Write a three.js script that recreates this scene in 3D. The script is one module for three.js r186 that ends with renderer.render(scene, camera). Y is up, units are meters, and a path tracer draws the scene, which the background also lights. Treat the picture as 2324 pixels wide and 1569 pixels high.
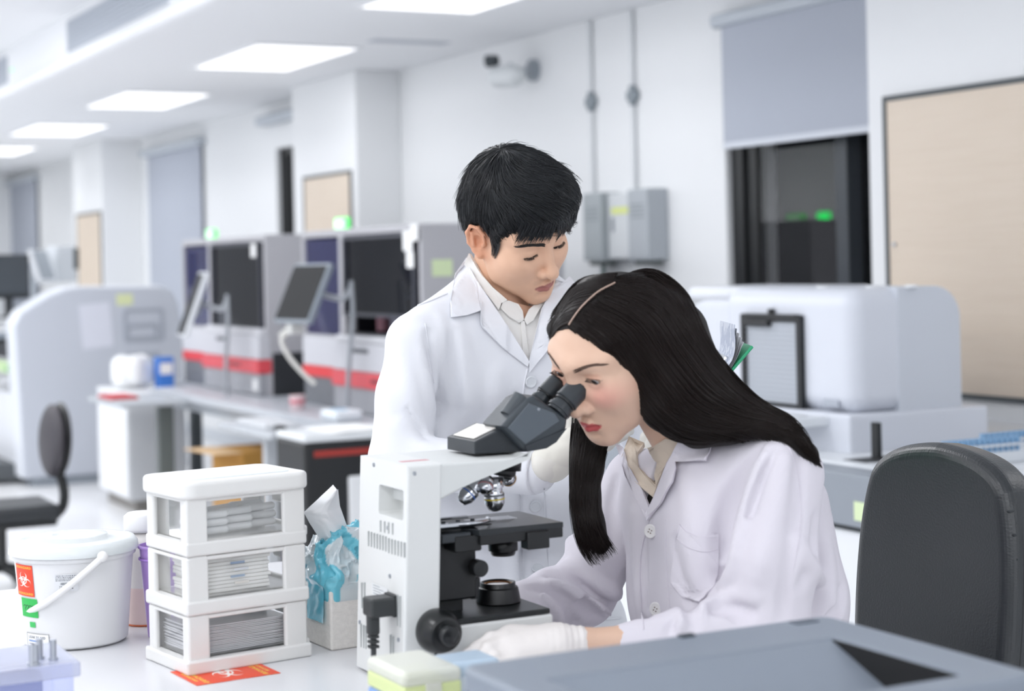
import * as THREE from 'three';
import { RoundedBoxGeometry } from 'three/addons/geometries/RoundedBoxGeometry.js';
import { mergeGeometries, mergeVertices, toCreasedNormals } from 'three/addons/utils/BufferGeometryUtils.js';
import { RectAreaLightUniformsLib } from 'three/addons/lights/RectAreaLightUniformsLib.js';
import { Brush, Evaluator, SUBTRACTION } from 'three-bvh-csg';
import { ImprovedNoise } from 'three/addons/math/ImprovedNoise.js';

// ---------------------------------------------------------------- camera, sky, exposure
const scene = new THREE.Scene();
scene.background = new THREE.Color(0x020304);            // night outside the window
const YAW = -0.4765, ROLL = -0.022, FPX = 4000, CX = 1162, CY = 597, EYE = 1.45;
const camera = new THREE.PerspectiveCamera(2 * Math.atan(972 / FPX) * 180 / Math.PI, 2324 / 1944, 0.05, 80);
camera.setViewOffset(2324, 1944, 0, 972 - CY, 2324, 1569);   // shifted lens: level camera, horizon above the middle
camera.rotation.order = 'YXZ';
camera.rotation.set(0, YAW, ROLL);
camera.position.set(0, EYE, 0);
camera.focus = 2.82;
camera.userData.fStop = 3.5;
scene.add(camera);
camera.updateMatrixWorld(true);
const renderer = new THREE.WebGLRenderer({ antialias: true });
renderer.toneMapping = THREE.LinearToneMapping;
renderer.toneMappingExposure = 1.0;
renderer.shadowMap.enabled = true;
RectAreaLightUniformsLib.init();
const PANEL = 9.2, ROW = 2.0, PANEL_COL = 0xfdfdff;                    // ceiling light panels: radiance and colour

// ---------------------------------------------------------------- measuring: photograph rays against planes of the room
const V = (x, y, z) => new THREE.Vector3(x, y, z);
const CAMROT = new THREE.Matrix4().extractRotation(camera.matrixWorld);
const ray = (px, py) => V((px - CX) / FPX, -(py - CY) / FPX, -1).applyMatrix4(CAMROT);
const P = (px, py, d) => ray(px, py).multiplyScalar(d).add(camera.position);
const onY = (px, py, y) => { const r = ray(px, py); return r.multiplyScalar((y - EYE) / r.y).add(camera.position); };
const onX = (px, py, x) => { const r = ray(px, py); return r.multiplyScalar(x / r.x).add(camera.position); };
const onZ = (px, py, z) => { const r = ray(px, py); return r.multiplyScalar(z / r.z).add(camera.position); };

// ---------------------------------------------------------------- small helpers
let seed = 7;
const rnd = () => { seed = (seed * 1664525 + 1013904223) % 4294967296; return seed / 4294967296; };
const rr = (a, b) => a + (b - a) * rnd();
const lerp = (a, b, t) => a + (b - a) * t, clamp = (x, a = 0, b = 1) => Math.min(b, Math.max(a, x));
const sst = (a, b, x) => { const t = clamp((x - a) / (b - a)); return t * t * (3 - 2 * t); };
const noiseGen = new ImprovedNoise();
const nz = (x, y, z) => noiseGen.noise(x + 31.7, y + 11.3, z + 5.9);
const used = {};
function numbered(n) { const k = used[n] = (used[n] ?? -1) + 1; return k ? n + '_' + String(k).padStart(3, '0') : n; }
function shadows(o) { o.traverse((m) => { if (m.isMesh) { m.castShadow = true; m.receiveShadow = true; } }); return o; }
function tag(o, label, category, group, kind) {
  if (label) o.userData.label = label;
  if (category) o.userData.category = category;
  if (group) o.userData.group = group;
  if (kind) o.userData.kind = kind;
  return o;
}
function thing(name, label, category, at = V(0, 0, 0), turn = 0, group) {
  const o = new THREE.Group(); o.name = numbered(name); scene.add(o);
  o.position.copy(at); o.rotation.y = turn;
  return tag(o, label, category, group);
}
function single(name, geo, mat, label, category, at = V(0, 0, 0), turn = 0, group) {
  const o = new THREE.Mesh(geo, mat); o.name = numbered(name); scene.add(o);
  o.position.copy(at); o.rotation.y = turn; shadows(o);
  return tag(o, label, category, group);
}
function part(name, geo, mat, parent, label) {
  const m = new THREE.Mesh(geo, mat);
  const kin = parent.userData.kin ??= {}; const k = kin[name] = (kin[name] ?? -1) + 1;
  m.name = k ? name + '_' + String(k).padStart(3, '0') : name;
  m.castShadow = m.receiveShadow = true;
  parent.add(m); if (label) m.userData.label = label;
  return m;
}
function struct(name, geo, mat) {
  const m = new THREE.Mesh(geo, mat); m.name = name; m.userData.kind = 'structure'; m.castShadow = m.receiveShadow = true; scene.add(m); return m;
}
function copyOf(root, at, turn, label, group) {
  const r = root.clone(); r.name = numbered(root.name.replace(/_\d{3}$/, '')); scene.add(r);
  r.position.copy(at); if (turn !== undefined) r.rotation.y = turn;
  r.userData = { ...root.userData }; delete r.userData.kin; if (label) r.userData.label = label; if (group) r.userData.group = group;
  return r;
}
// geometry
const G = (list) => list.length === 1 ? list[0] : mergeGeometries(list.map((g) => { const q = g.index ? g.toNonIndexed() : g; const c = new THREE.BufferGeometry(); for (const a of ['position', 'normal', 'uv', 'color']) if (q.attributes[a] && list.every((l) => l.attributes[a])) c.setAttribute(a, q.attributes[a]); return c; }));
const box = (w, h, d, x = 0, y = 0, z = 0, r = 0.002, seg = 2) => { const m = Math.min(w, h, d); const g = r > 0 ? new RoundedBoxGeometry(w, h, d, seg, Math.min(r, m * 0.49)) : new THREE.BoxGeometry(w, h, d); return g.translate(x, y, z); };
// box standing on y0 between two corners
const slab = (x0, x1, y0, y1, z0, z1, r = 0.002, seg = 2) => box(Math.abs(x1 - x0), Math.abs(y1 - y0), Math.abs(z1 - z0), (x0 + x1) / 2, (y0 + y1) / 2, (z0 + z1) / 2, r, seg);
const cyl = (r0, r1, h, x = 0, y = 0, z = 0, n = 32) => new THREE.CylinderGeometry(r1, r0, h, n).translate(x, y, z);
const lathe = (pts, n = 48) => new THREE.LatheGeometry(pts.map(([r, y]) => new THREE.Vector2(r, y)), n);
function between(geo, a, b) {            // geometry along +y of height 1 -> from a to b
  const d = b.clone().sub(a), q = new THREE.Quaternion().setFromUnitVectors(V(0, 1, 0), d.clone().normalize());
  return geo.applyMatrix4(new THREE.Matrix4().compose(a.clone().add(b).multiplyScalar(0.5), q, V(1, d.length(), 1)));
}
const rod = (a, b, r, n = 16) => { const l = a.distanceTo(b); const g = new THREE.CylinderGeometry(r, r, l, n); const q = new THREE.Quaternion().setFromUnitVectors(V(0, 1, 0), b.clone().sub(a).normalize()); return g.applyMatrix4(new THREE.Matrix4().compose(a.clone().add(b).multiplyScalar(0.5), q, V(1, 1, 1))); };
const tube = (pts, r, n = 40, k = 8) => new THREE.TubeGeometry(new THREE.CatmullRomCurve3(pts), n, r, k);
function prism(pts, depth, bevel = 0, bs = 2) {      // outline in xy, extruded along z from 0
  const s = new THREE.Shape(pts.map(([x, y]) => new THREE.Vector2(x, y)));
  return new THREE.ExtrudeGeometry(s, { depth: depth - 2 * bevel, bevelEnabled: bevel > 0, bevelSize: bevel, bevelThickness: bevel, bevelOffset: -bevel, bevelSegments: bs }).translate(0, 0, bevel);
}
function roundShape(w, h, r, x = 0, y = 0) {
  const s = new THREE.Shape(), a = x - w / 2, b = x + w / 2, c = y - h / 2, d = y + h / 2;
  s.moveTo(a + r, c); s.lineTo(b - r, c); s.absarc(b - r, c + r, r, -Math.PI / 2, 0); s.lineTo(b, d - r); s.absarc(b - r, d - r, r, 0, Math.PI / 2);
  s.lineTo(a + r, d); s.absarc(a + r, d - r, r, Math.PI / 2, Math.PI); s.lineTo(a, c + r); s.absarc(a + r, c + r, r, Math.PI, Math.PI * 1.5);
  return s;
}
const plate = (w, h, t, r = 0.005, bevel = 0) => new THREE.ExtrudeGeometry(roundShape(w, h, r), { depth: t, bevelEnabled: bevel > 0, bevelSize: bevel, bevelThickness: bevel, bevelOffset: -bevel, bevelSegments: 2, curveSegments: 8 });
function frameGeo(w, h, t, e, r = 0.003) {           // flat ring
  const s = roundShape(w, h, r), i = roundShape(w - 2 * e, h - 2 * e, Math.max(0.0005, r * 0.5)); s.holes.push(i);
  return new THREE.ExtrudeGeometry(s, { depth: t, bevelEnabled: false, curveSegments: 6 });
}
const csg = new Evaluator(); csg.useGroups = false;
const carve = (a, ...bs) => { let A = new Brush(a); A.updateMatrixWorld(); for (const b of bs) { const B = new Brush(b); B.updateMatrixWorld(); A = csg.evaluate(A, B, SUBTRACTION); A.updateMatrixWorld(); } return A.geometry; };
// materials
const std = (color, roughness = 0.5, o = {}) => new THREE.MeshStandardMaterial({ color, roughness, metalness: 0, ...o });
const phys = (color, roughness = 0.5, o = {}) => new THREE.MeshPhysicalMaterial({ color, roughness, ...o });
function canvasTex(w, h, draw) {
  const c = document.createElement('canvas'); c.width = w; c.height = h; const x = c.getContext('2d'); draw(x, w, h);
  const t = new THREE.CanvasTexture(c); t.colorSpace = THREE.SRGBColorSpace; t.anisotropy = 8; return t;
}
function noiseTex(n, fn, srgb) {
  const d = new Uint8Array(n * n * 4);
  for (let j = 0; j < n; j++) for (let i = 0; i < n; i++) { const c = fn(i / n, j / n); for (let k = 0; k < 3; k++) d[(j * n + i) * 4 + k] = clamp(Array.isArray(c) ? c[k] : c) * 255; d[(j * n + i) * 4 + 3] = 255; }
  const t = new THREE.DataTexture(d, n, n); t.wrapS = t.wrapT = THREE.RepeatWrapping; t.magFilter = THREE.LinearFilter; t.minFilter = THREE.LinearMipmapLinearFilter; t.generateMipmaps = true; if (srgb) t.colorSpace = THREE.SRGBColorSpace; t.needsUpdate = true; return t;
}
const M = {
  wall: std(0xf0f2f4, 0.75), ceil: std(0xf3f5f8, 0.8), floor: phys(0xf5f6f8, 0.22),
  whitePlastic: std(0xeceff2, 0.4), machine: std(0xdfe3ea, 0.38), machineGrey: std(0xc9ced8, 0.4), white: std(0xf2f4f6, 0.5),
  black: std(0x15181a, 0.45), blackSoft: std(0x1c2023, 0.6), darkGlass: phys(0x0c0d16, 0.08, { specularIntensity: 0.6 }),
  steel: std(0xb9bdc4, 0.3, { metalness: 1 }), chrome: std(0xd8dade, 0.16, { metalness: 1 }), grey: std(0x9aa0a8, 0.5), midGrey: std(0x6f7680, 0.5),
  red: std(0xd8262c, 0.45), paper: std(0xf6f7f7, 0.85), noteGreen: std(0xdcecc0, 0.85),
};
// ---------------------------------------------------------------- the room (x toward the window wall, -z along it away from the camera)
const WX = 4.58, CEIL = 2.70, HIGH = 3.03, SOF = 2.56, LEFT = -4.6, FAR = -27, NEAR = 6.5;
struct('floor', slab(LEFT - 0.3, WX + 0.3, -0.2, 0, FAR - 0.3, NEAR + 0.3, 0), M.floor);
struct('ceiling', slab(LEFT - 0.3, SOF, HIGH, HIGH + 0.2, FAR - 0.3, NEAR + 0.3, 0), M.ceil);
{ // lowered ceiling strip along the window wall, its edge rounded below the grilles
  const s = new THREE.Shape(); s.moveTo(SOF + 0.03, CEIL); s.lineTo(WX + 0.3, CEIL); s.lineTo(WX + 0.3, HIGH + 0.2); s.lineTo(SOF, HIGH + 0.2);
  s.lineTo(SOF, CEIL + 0.055); s.lineTo(SOF - 0.035, CEIL + 0.05); s.quadraticCurveTo(SOF - 0.04, CEIL + 0.002, SOF + 0.03, CEIL);
  const g = new THREE.ExtrudeGeometry(s, { depth: NEAR + 0.3 - (FAR - 0.3), bevelEnabled: false }).translate(0, 0, FAR - 0.3);
  const c = struct('ceiling_lowered', g, M.ceil);
  { const a = onY(822, 97, CEIL), b2 = onY(1035, 92, CEIL); part('ceiling_slot', box(Math.abs(b2.x - a.x), 0.006, 0.12, (a.x + b2.x) / 2, CEIL - 0.001, (a.z + b2.z) / 2, 0.001), std(0xc4cad2, 0.7), c); }
  // grilles with slats in the raised face
  const gm = std(0xb9c0ca, 0.6), sm = std(0xc9cfd8, 0.5);
  const a = onX(155, 90, SOF).z, b = onX(383, 10, SOF).z, step = b - a;
  for (const k of [0, 1, 2]) {
    const z1 = (k === 0 ? b : k === 1 ? onX(17, 150, SOF).z : onX(17, 150, SOF).z - 4.3), len = k === 0 ? b - a : 1.9;
    const y0 = CEIL + 0.095, y1 = HIGH - 0.045;
    const r = part('air_grille', slab(SOF - 0.008, SOF + 0.002, y0, y1, z1 - len, z1, 0.002), gm, c);
    for (let i = 0; i < 7; i++) { const y = lerp(y0 + 0.02, y1 - 0.02, i / 6); part('slat', box(0.012, 0.004, len - 0.03, SOF - 0.012, y, z1 - len / 2, 0), sm, r); }
    const zl = z1 + 0.16; part('status_lamp', box(0.012, 0.014, 0.04, SOF - 0.006, HIGH - 0.16, zl, 0.003), std(0x9ff0b4, 0.4, { emissive: 0x35c860, emissiveIntensity: 0.55 }), c);
  }
}
// window wall with two real openings (seen windows) and one covered by a blind far away
const winA = { z0: -6.72, z1: -4.9, y0: 0.95, y1: 2.56 }, winB = { z0: onX(465, 500, WX).z - 3.0, z1: 0, y0: 0.95, y1: 2.56 };
const zDark0 = onX(628, 400, WX).z;              // left edge of the uncovered dark window behind the column
const winC = { z0: zDark0, z1: zDark0 + 1.55, y0: 0.95, y1: 2.36 };
const zBl0 = onX(345, 500, WX).z, zBl1 = onX(467, 500, WX).z;
{
  const t0 = WX, t1 = WX + 0.28, L = [];
  const cuts = [[FAR - 0.3, winC.z0, 0], [winC.z0, winC.z1, winC], [winC.z1, winA.z0, 0], [winA.z0, winA.z1, winA], [winA.z1, NEAR + 0.3, 0]];
  for (const [a, b, w] of cuts) { if (!w) L.push(slab(t0, t1, 0, HIGH, a, b, 0)); else { L.push(slab(t0, t1, 0, w.y0, a, b, 0)); L.push(slab(t0, t1, w.y1, HIGH, a, b, 0)); } }
  struct('wall_right', G(L), M.wall);
  struct('wall_left', slab(LEFT - 0.28, LEFT, 0, HIGH, FAR - 0.3, NEAR + 0.3, 0), M.wall);
  struct('wall_far', slab(LEFT, WX, 0, HIGH, FAR - 0.28, FAR, 0), M.wall);
  struct('wall_back', slab(LEFT, WX, 0, HIGH, NEAR, NEAR + 0.28, 0), M.wall);
  // dark aluminium window frames with panes
  const fm = std(0x17191b, 0.4), gm = phys(0xffffff, 0.0, { transmission: 1, thickness: 0, ior: 1.5 });
  const ff = [winA, winC];
  ff.forEach((w, i) => {
    const f = []; const x0 = WX + 0.03, x1 = WX + 0.1, e = 0.05;
    f.push(slab(x0, x1, w.y0, w.y1, w.z0, w.z0 + 0.09, 0.003), slab(x0, x1, w.y0, w.y1, w.z1 - e, w.z1, 0.003), slab(x0, x1, w.y0, w.y0 + e, w.z0, w.z1, 0.003), slab(x0, x1, w.y1 - e, w.y1, w.z0, w.z1, 0.003));
    const o = struct('window_' + (i + 1), G(f), fm);
    const mid = i === 0 ? onX(1902, 500, WX).z : (w.z0 + w.z1) / 2;
    part('mullion', slab(x0 - 0.01, x1, w.y0, w.y1, mid - 0.04, mid + 0.04, 0.003), i === 0 ? std(0x3b4046, 0.4) : fm, o);
    part('sash', slab(x0 + 0.02, x1, w.y0 + e, w.y1 - e, w.z0 + 0.09, w.z0 + 0.17, 0.003), fm, o);
    part('window_pane', slab(x0 + 0.03, x0 + 0.034, w.y0 + e, w.y1 - e, w.z0 + 0.09, mid - 0.03, 0), gm, o);
    part('window_pane', slab(x0 + 0.05, x0 + 0.054, w.y0 + e, w.y1 - e, mid + 0.03, w.z1 - e, 0), gm, o);
  });
  struct('baseboard_right', slab(WX - 0.015, WX, 0, 0.1, FAR, NEAR, 0.004), std(0xd5dae0, 0.5));
}
// columns standing out of the wall; each has a pale wood panel in its face
const colF = 4.27, woodTex = noiseTex(256, (u, v) => { const s = 0.5 + 0.22 * nz(u * 4, v * 90, 1) + 0.2 * nz(u * 9, v * 190, 7) + .1 * nz(u * 2, v * 30, 3); return [lerp(0.91, 0.96, s), lerp(0.855, 0.915, s), lerp(0.8, 0.87, s)]; }, true);
const woodM = std(0xf3f0ea, 0.5, { map: woodTex });
const colZ = [[onX(1975, 500, colF).z, -3.2], [onX(668, 500, colF).z, onX(812, 500, colF).z], [onX(168, 500, 4.2).z, onX(233, 500, 4.2).z]];
colZ.push([colZ[2][0] - 5.9, colZ[2][1] - 5.9]);
colZ.forEach(([a, b], i) => {
  const f = i === 2 ? 4.2 : colF;
  const o = struct('trim_' + (i + 1), slab(f, WX, 0, CEIL, Math.min(a, b), Math.max(a, b), 0.006), M.wall);
});
{
  const zL = onX(2019, 400, colF).z, yT = onX(2324, 186, colF).y, yB = onX(2324, 905, colF).y;
  const mk = (z0, z1, y0, y1, f, label, lock) => {
    const t = thing('access_panel', label, 'panel', V(f, (y0 + y1) / 2, (z0 + z1) / 2), -Math.PI / 2);
    const w = z1 - z0, h = y1 - y0;
    part('panel_frame', frameGeo(w + 0.035, h + 0.035, 0.014, 0.02, 0.002), std(0x4a5054, 0.45), t);
    const g = new THREE.BoxGeometry(w, h, 0.01).translate(0, 0, 0.005); part('panel_board', g, woodM, t);
    if (lock) part('lock', cyl(0.008, 0.008, 0.012, 0, 0, 0, 20).rotateX(Math.PI / 2).translate(-w / 2 + 0.035, yLock - (y0 + y1) / 2, 0.012), M.steel, t);
  };
  const yLock = onX(2036, 555, colF).y;
  mk(zL, zL + 1.35, yB, yT, colF, 'large pale wood panel with dark frame on the nearest column, right', true);
  mk(onX(694, 450, colF).z, onX(798, 450, colF).z, 0.9, onX(745, 400, colF).y, colF, 'pale beige panel on the column behind the grey analyzers', false);
  mk(onX(178, 550, 4.2).z, onX(231, 550, 4.2).z, 0.9, onX(205, 487, 4.2).y, 4.2, 'small far pale beige panel on the column behind the cabinet with a square emblem', false);
}
// exit signs on the far side of the room: the dark window mirrors them
{
  const mirror = (px, py) => { const p = onX(px, py, WX + 0.06), d = ray(px, py), k = (WX + 0.06 - (LEFT + 0.02)) / d.x; return V(LEFT + 0.02, p.y + d.y * k, p.z + d.z * k); };
  [[1938, 490, 'lit green exit sign on the wall opposite the windows, nearer one'], [1872, 492, 'lit green exit sign on the wall opposite the windows, farther one']].forEach(([x, y, label]) => {
    const t = thing('exit_sign', label, 'sign', mirror(x, y), Math.PI / 2);
    part('sign_case', box(0.3, 0.14, 0.03, 0, 0, 0.0, 0.006), std(0xd8dcdf, 0.5), t);
    part('sign_face', box(0.27, 0.11, 0.004, 0, 0, 0.017, 0.001), std(0x18a04a, 0.5, { emissive: 0x10d050, emissiveIntensity: 5 }), t);
    const l = new THREE.RectAreaLight(0x30e070, 3, 0.27, 0.11); l.position.set(0, 0, 0.021); l.rotation.y = Math.PI; t.add(l);
  });
}
// roller blinds
function blind(z0, z1, yTop, yBot, x, label, gap = 0.05) {
  const t = thing('roller_blind', label, 'blind', V(x, yTop, (z0 + z1) / 2));
  const w = z1 - z0, fab = std(0xb4bac6, 0.8);
  part('cassette', box(0.1, 0.06, w + 0.12, -0.03, 0.0, 0, 0.02, 3), std(0xc3cad2, 0.45), t);
  part('roller', cyl(0.03, 0.03, w + 0.08, -0.03, -0.035, 0, 24).rotateX(Math.PI / 2), std(0xaab1bb, 0.6), t);
  const n = 20, g = new THREE.BoxGeometry(0.002, yTop - yBot - 0.03, w, 1, n, 1).translate(-gap, -(yTop - yBot) / 2 - 0.015, 0);
  part('blind_fabric', g, fab, t);
  part('bottom_bar', box(0.014, 0.03, w, -gap, -(yTop - yBot), 0, 0.006), std(0xd6dbe4, 0.45), t);
  return shadows(t);
}
{
  const x = WX - 0.02;
  const yT = onX(1640, 52, x).y, yB = onX(1800, 316, x).y;
  blind(onX(1640, 200, x - .05).z, onX(1640, 200, x).z + 2.2, yT, yB, x, 'grey roller blind drawn halfway down the near dark window');
  blind(zBl0, zBl1, onX(400, 335, x).y, 0.9, x, 'grey roller blind drawn fully down left of the dark narrow window', 0.01);
  const bx = onX(20, 420, x).z, by = onX(84, 420, x).z;
  blind(bx, by, onX(50, 412, x).y, 0.9, x, 'far grey roller blind at the left edge of the photo', 0.01);
  // rolled up blind over the narrow dark window
  const t = thing('roller_blind', 'rolled-up roller blind above the narrow dark window', 'blind', V(x, onX(640, 268, x).y, winC.z0 + 0.75));
  part('cassette', box(0.1, 0.07, 1.9, -0.03, 0, 0, 0.02, 3), std(0xc3cad2, 0.45), t);
}
// ceiling light panels: recessed frame, glowing diffuser and an area light of the same size under it
let lampN = 0;
const lampLabels = {};
function ceilingLight(x, z, y, label, group, real = true) {
  const t = thing('ceiling_light', label, 'ceiling light', V(x, y, z), 0, group);
  part('light_frame', frameGeo(0.64, 1.24, 0.012, 0.02, 0.004).rotateX(Math.PI / 2), std(0xf4f5f7, 0.4), t);
  part('diffuser', box(0.6, 0.008, 1.2, 0, -0.004, 0, 0.001, 1), std(0xffffff, 0.5, { emissive: 0xfdfdff, emissiveIntensity: 1.2 }), t);
  const l = new THREE.RectAreaLight(PANEL_COL, y > CEIL ? PANEL : ROW, 0.6, 1.2); l.rotation.x = -Math.PI / 2; l.position.set(0, -0.0125, 0); t.add(l);
  return t;
}
{
  const Z = [onY(805, 14, CEIL), onY(437, 152, CEIL), onY(197, 242, CEIL), onY(22, 305, CEIL)].map((p) => p.z + 0.62);
  const xr = onY(437, 152, CEIL).x + 0.3;
  const names = ['bright ceiling panel light cut by the top edge of the photo', 'bright ceiling panel light above the narrow dark window', 'bright ceiling panel light above the lowered grey blind', 'small bright ceiling panel light third from the far end', 'bright far ceiling panel light cut by the left photo edge'];
  Z.forEach((z, i) => ceilingLight(xr, z, CEIL, names[i]));
  for (let i = 4; i < 8; i++) ceilingLight(xr, Z[3] - 2.75 * (i - 3), CEIL, i === 4 ? names[4] : 'far bright panel light in the row beside the window wall', i === 4 ? undefined : 'far panel lights of the window row');
  for (const z of [Z[0] + 5.5, Z[0] + 8.2]) ceilingLight(xr, z, CEIL, 'panel light of the window row nearer than the photo shows', 'panel lights out of the photo');
  for (const x of [1.3, -0.7, -2.9]) for (let i = 0; i < 10; i++) { const z = 5.95 - i * 2.75; if (x > 0 && z > -4 && z < 2) continue; ceilingLight(x, z, HIGH, 'added unseen panel light in the raised ceiling for fill light', 'panel lights out of the photo'); }  // unseen rows, added and spaced to fill the people from the front
}
// ---------------------------------------------------------------- signed distance modelling for bodies, clothes and hair
const smin = (a, b, k) => { const h = Math.max(k - Math.abs(a - b), 0) / k; return Math.min(a, b) - h * h * k * 0.25; };
const smax = (a, b, k) => -smin(-a, -b, k);
const cap = (a, b, ra, rb = ra) => {
  const ax = a.x, ay = a.y, az = a.z, dx = b.x - ax, dy = b.y - ay, dz = b.z - az, q = 1 / Math.max(1e-9, dx * dx + dy * dy + dz * dz);
  return (x, y, z) => { const px = x - ax, py = y - ay, pz = z - az; let t = (px * dx + py * dy + pz * dz) * q; t = t < 0 ? 0 : t > 1 ? 1 : t; const ex = px - dx * t, ey = py - dy * t, ez = pz - dz * t; return Math.sqrt(ex * ex + ey * ey + ez * ez) - (ra + (rb - ra) * t); };
};
const ball = (c, r) => (x, y, z) => Math.sqrt((x - c.x) ** 2 + (y - c.y) ** 2 + (z - c.z) ** 2) - r;
function ell(c, rx, ry, rz, e) {
  const m = new THREE.Matrix4().makeRotationFromEuler(e ?? new THREE.Euler()).invert().elements;
  return (x, y, z) => {
    const px = x - c.x, py = y - c.y, pz = z - c.z, u = m[0] * px + m[4] * py + m[8] * pz, v = m[1] * px + m[5] * py + m[9] * pz, w = m[2] * px + m[6] * py + m[10] * pz;
    const a = u / rx, b = v / ry, d = w / rz, k0 = Math.sqrt(a * a + b * b + d * d), k1 = Math.sqrt((a / rx) ** 2 + (b / ry) ** 2 + (d / rz) ** 2);
    return k1 < 1e-9 ? -Math.min(rx, ry, rz) : k0 * (k0 - 1) / k1;
  };
}
class Field {
  constructor() { this.ops = []; this.f = (x, y, z) => this.at(x, y, z); }
  add(fn, k = 0.01) { this.ops.push([0, fn, k]); return this; }
  sub(fn, k = 0.01) { this.ops.push([1, fn, k]); return this; }
  tweak(fn) { this.ops.push([2, fn]); return this; }
  at(x, y, z) { let d = 1e3; for (const o of this.ops) { if (o[0] === 0) d = smin(d, o[1](x, y, z), o[2]); else if (o[0] === 1) d = smax(d, -o[1](x, y, z), o[2]); else d += o[1](x, y, z, d); } return d; }
}
function grad(f, p, e = 0.0012) {
  return V(f(p.x + e, p.y, p.z) - f(p.x - e, p.y, p.z), f(p.x, p.y + e, p.z) - f(p.x, p.y - e, p.z), f(p.x, p.y, p.z + e) - f(p.x, p.y, p.z - e)).normalize();
}
// surface nets over a box, skipping blocks far from the surface
function mesh(f, lo, hi, cell, paint) {
  const nx = Math.ceil((hi.x - lo.x) / cell) + 2, ny = Math.ceil((hi.y - lo.y) / cell) + 2, nz_ = Math.ceil((hi.z - lo.z) / cell) + 2, B = 8;
  const val = new Float32Array(nx * ny * nz_), sx = 1, sy = nx, sz = nx * ny, far = B * cell * 0.87 * 1.35;
  for (let kz = 0; kz < nz_; kz += B) for (let ky = 0; ky < ny; ky += B) for (let kx = 0; kx < nx; kx += B) {
    const c = f(lo.x + (kx + B / 2) * cell, lo.y + (ky + B / 2) * cell, lo.z + (kz + B / 2) * cell), skip = Math.abs(c) > far;
    for (let z = kz; z < Math.min(nz_, kz + B); z++) for (let y = ky; y < Math.min(ny, ky + B); y++) for (let x = kx; x < Math.min(nx, kx + B); x++)
      val[x + y * sy + z * sz] = skip ? c : f(lo.x + x * cell, lo.y + y * cell, lo.z + z * cell);
  }
  const pos = [], idx = [], id = new Int32Array(nx * ny * nz_).fill(-1), off = [0, sx, sy, sx + sy, sz, sx + sz, sy + sz, sx + sy + sz];
  const E = [[0, 1], [0, 2], [0, 4], [1, 3], [1, 5], [2, 3], [2, 6], [3, 7], [4, 5], [4, 6], [5, 7], [6, 7]];
  for (let z = 0; z < nz_ - 1; z++) for (let y = 0; y < ny - 1; y++) for (let x = 0; x < nx - 1; x++) {
    const b = x + y * sy + z * sz; let m = 0; for (let i = 0; i < 8; i++) if (val[b + off[i]] < 0) m |= 1 << i;
    if (m === 0 || m === 255) continue;
    let n = 0, ux = 0, uy = 0, uz = 0;
    for (const [p, q] of E) { const vp = val[b + off[p]], vq = val[b + off[q]]; if ((vp < 0) === (vq < 0)) continue; const t = vp / (vp - vq); n++; ux += (p & 1) + ((q & 1) - (p & 1)) * t; uy += (p >> 1 & 1) + ((q >> 1 & 1) - (p >> 1 & 1)) * t; uz += (p >> 2) + ((q >> 2) - (p >> 2)) * t; }
    id[b] = pos.length / 3; pos.push(lo.x + (x + ux / n) * cell, lo.y + (y + uy / n) * cell, lo.z + (z + uz / n) * cell);
  }
  const quad = (a, b, c, d, flip) => { if (a < 0 || b < 0 || c < 0 || d < 0) return; if (flip) idx.push(a, c, b, a, d, c); else idx.push(a, b, c, a, c, d); };
  for (let z = 1; z < nz_ - 1; z++) for (let y = 1; y < ny - 1; y++) for (let x = 1; x < nx - 1; x++) {
    const b = x + y * sy + z * sz, s = val[b] < 0;
    if (s !== val[b + sx] < 0) quad(id[b], id[b - sy], id[b - sy - sz], id[b - sz], s);
    if (s !== val[b + sy] < 0) quad(id[b], id[b - sz], id[b - sx - sz], id[b - sx], s);
    if (s !== val[b + sz] < 0) quad(id[b], id[b - sx], id[b - sx - sy], id[b - sy], s);
  }
  const g = new THREE.BufferGeometry(); g.setAttribute('position', new THREE.Float32BufferAttribute(pos, 3)); g.setIndex(idx); g.computeVertexNormals();
  // orient outward
  { const n = g.attributes.normal; let s = 0; for (let i = 0; i < n.count; i += Math.max(1, Math.floor(n.count / 60))) { const x = pos[i * 3], y = pos[i * 3 + 1], z = pos[i * 3 + 2], e = cell * 0.5; s += Math.sign(f(x + n.getX(i) * e, y + n.getY(i) * e, z + n.getZ(i) * e) - f(x - n.getX(i) * e, y - n.getY(i) * e, z - n.getZ(i) * e)); }
    if (s < 0) { for (let i = 0; i < idx.length; i += 3) { const t = idx[i]; idx[i] = idx[i + 1]; idx[i + 1] = t; } g.setIndex(idx); g.computeVertexNormals(); } }
  if (paint) { const c = new Float32Array(pos.length); for (let i = 0; i < pos.length; i += 3) { const q = paint(pos[i], pos[i + 1], pos[i + 2]); c[i] = q[0]; c[i + 1] = q[1]; c[i + 2] = q[2]; } g.setAttribute('color', new THREE.BufferAttribute(c, 3)); }
  return g;
}
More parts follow.
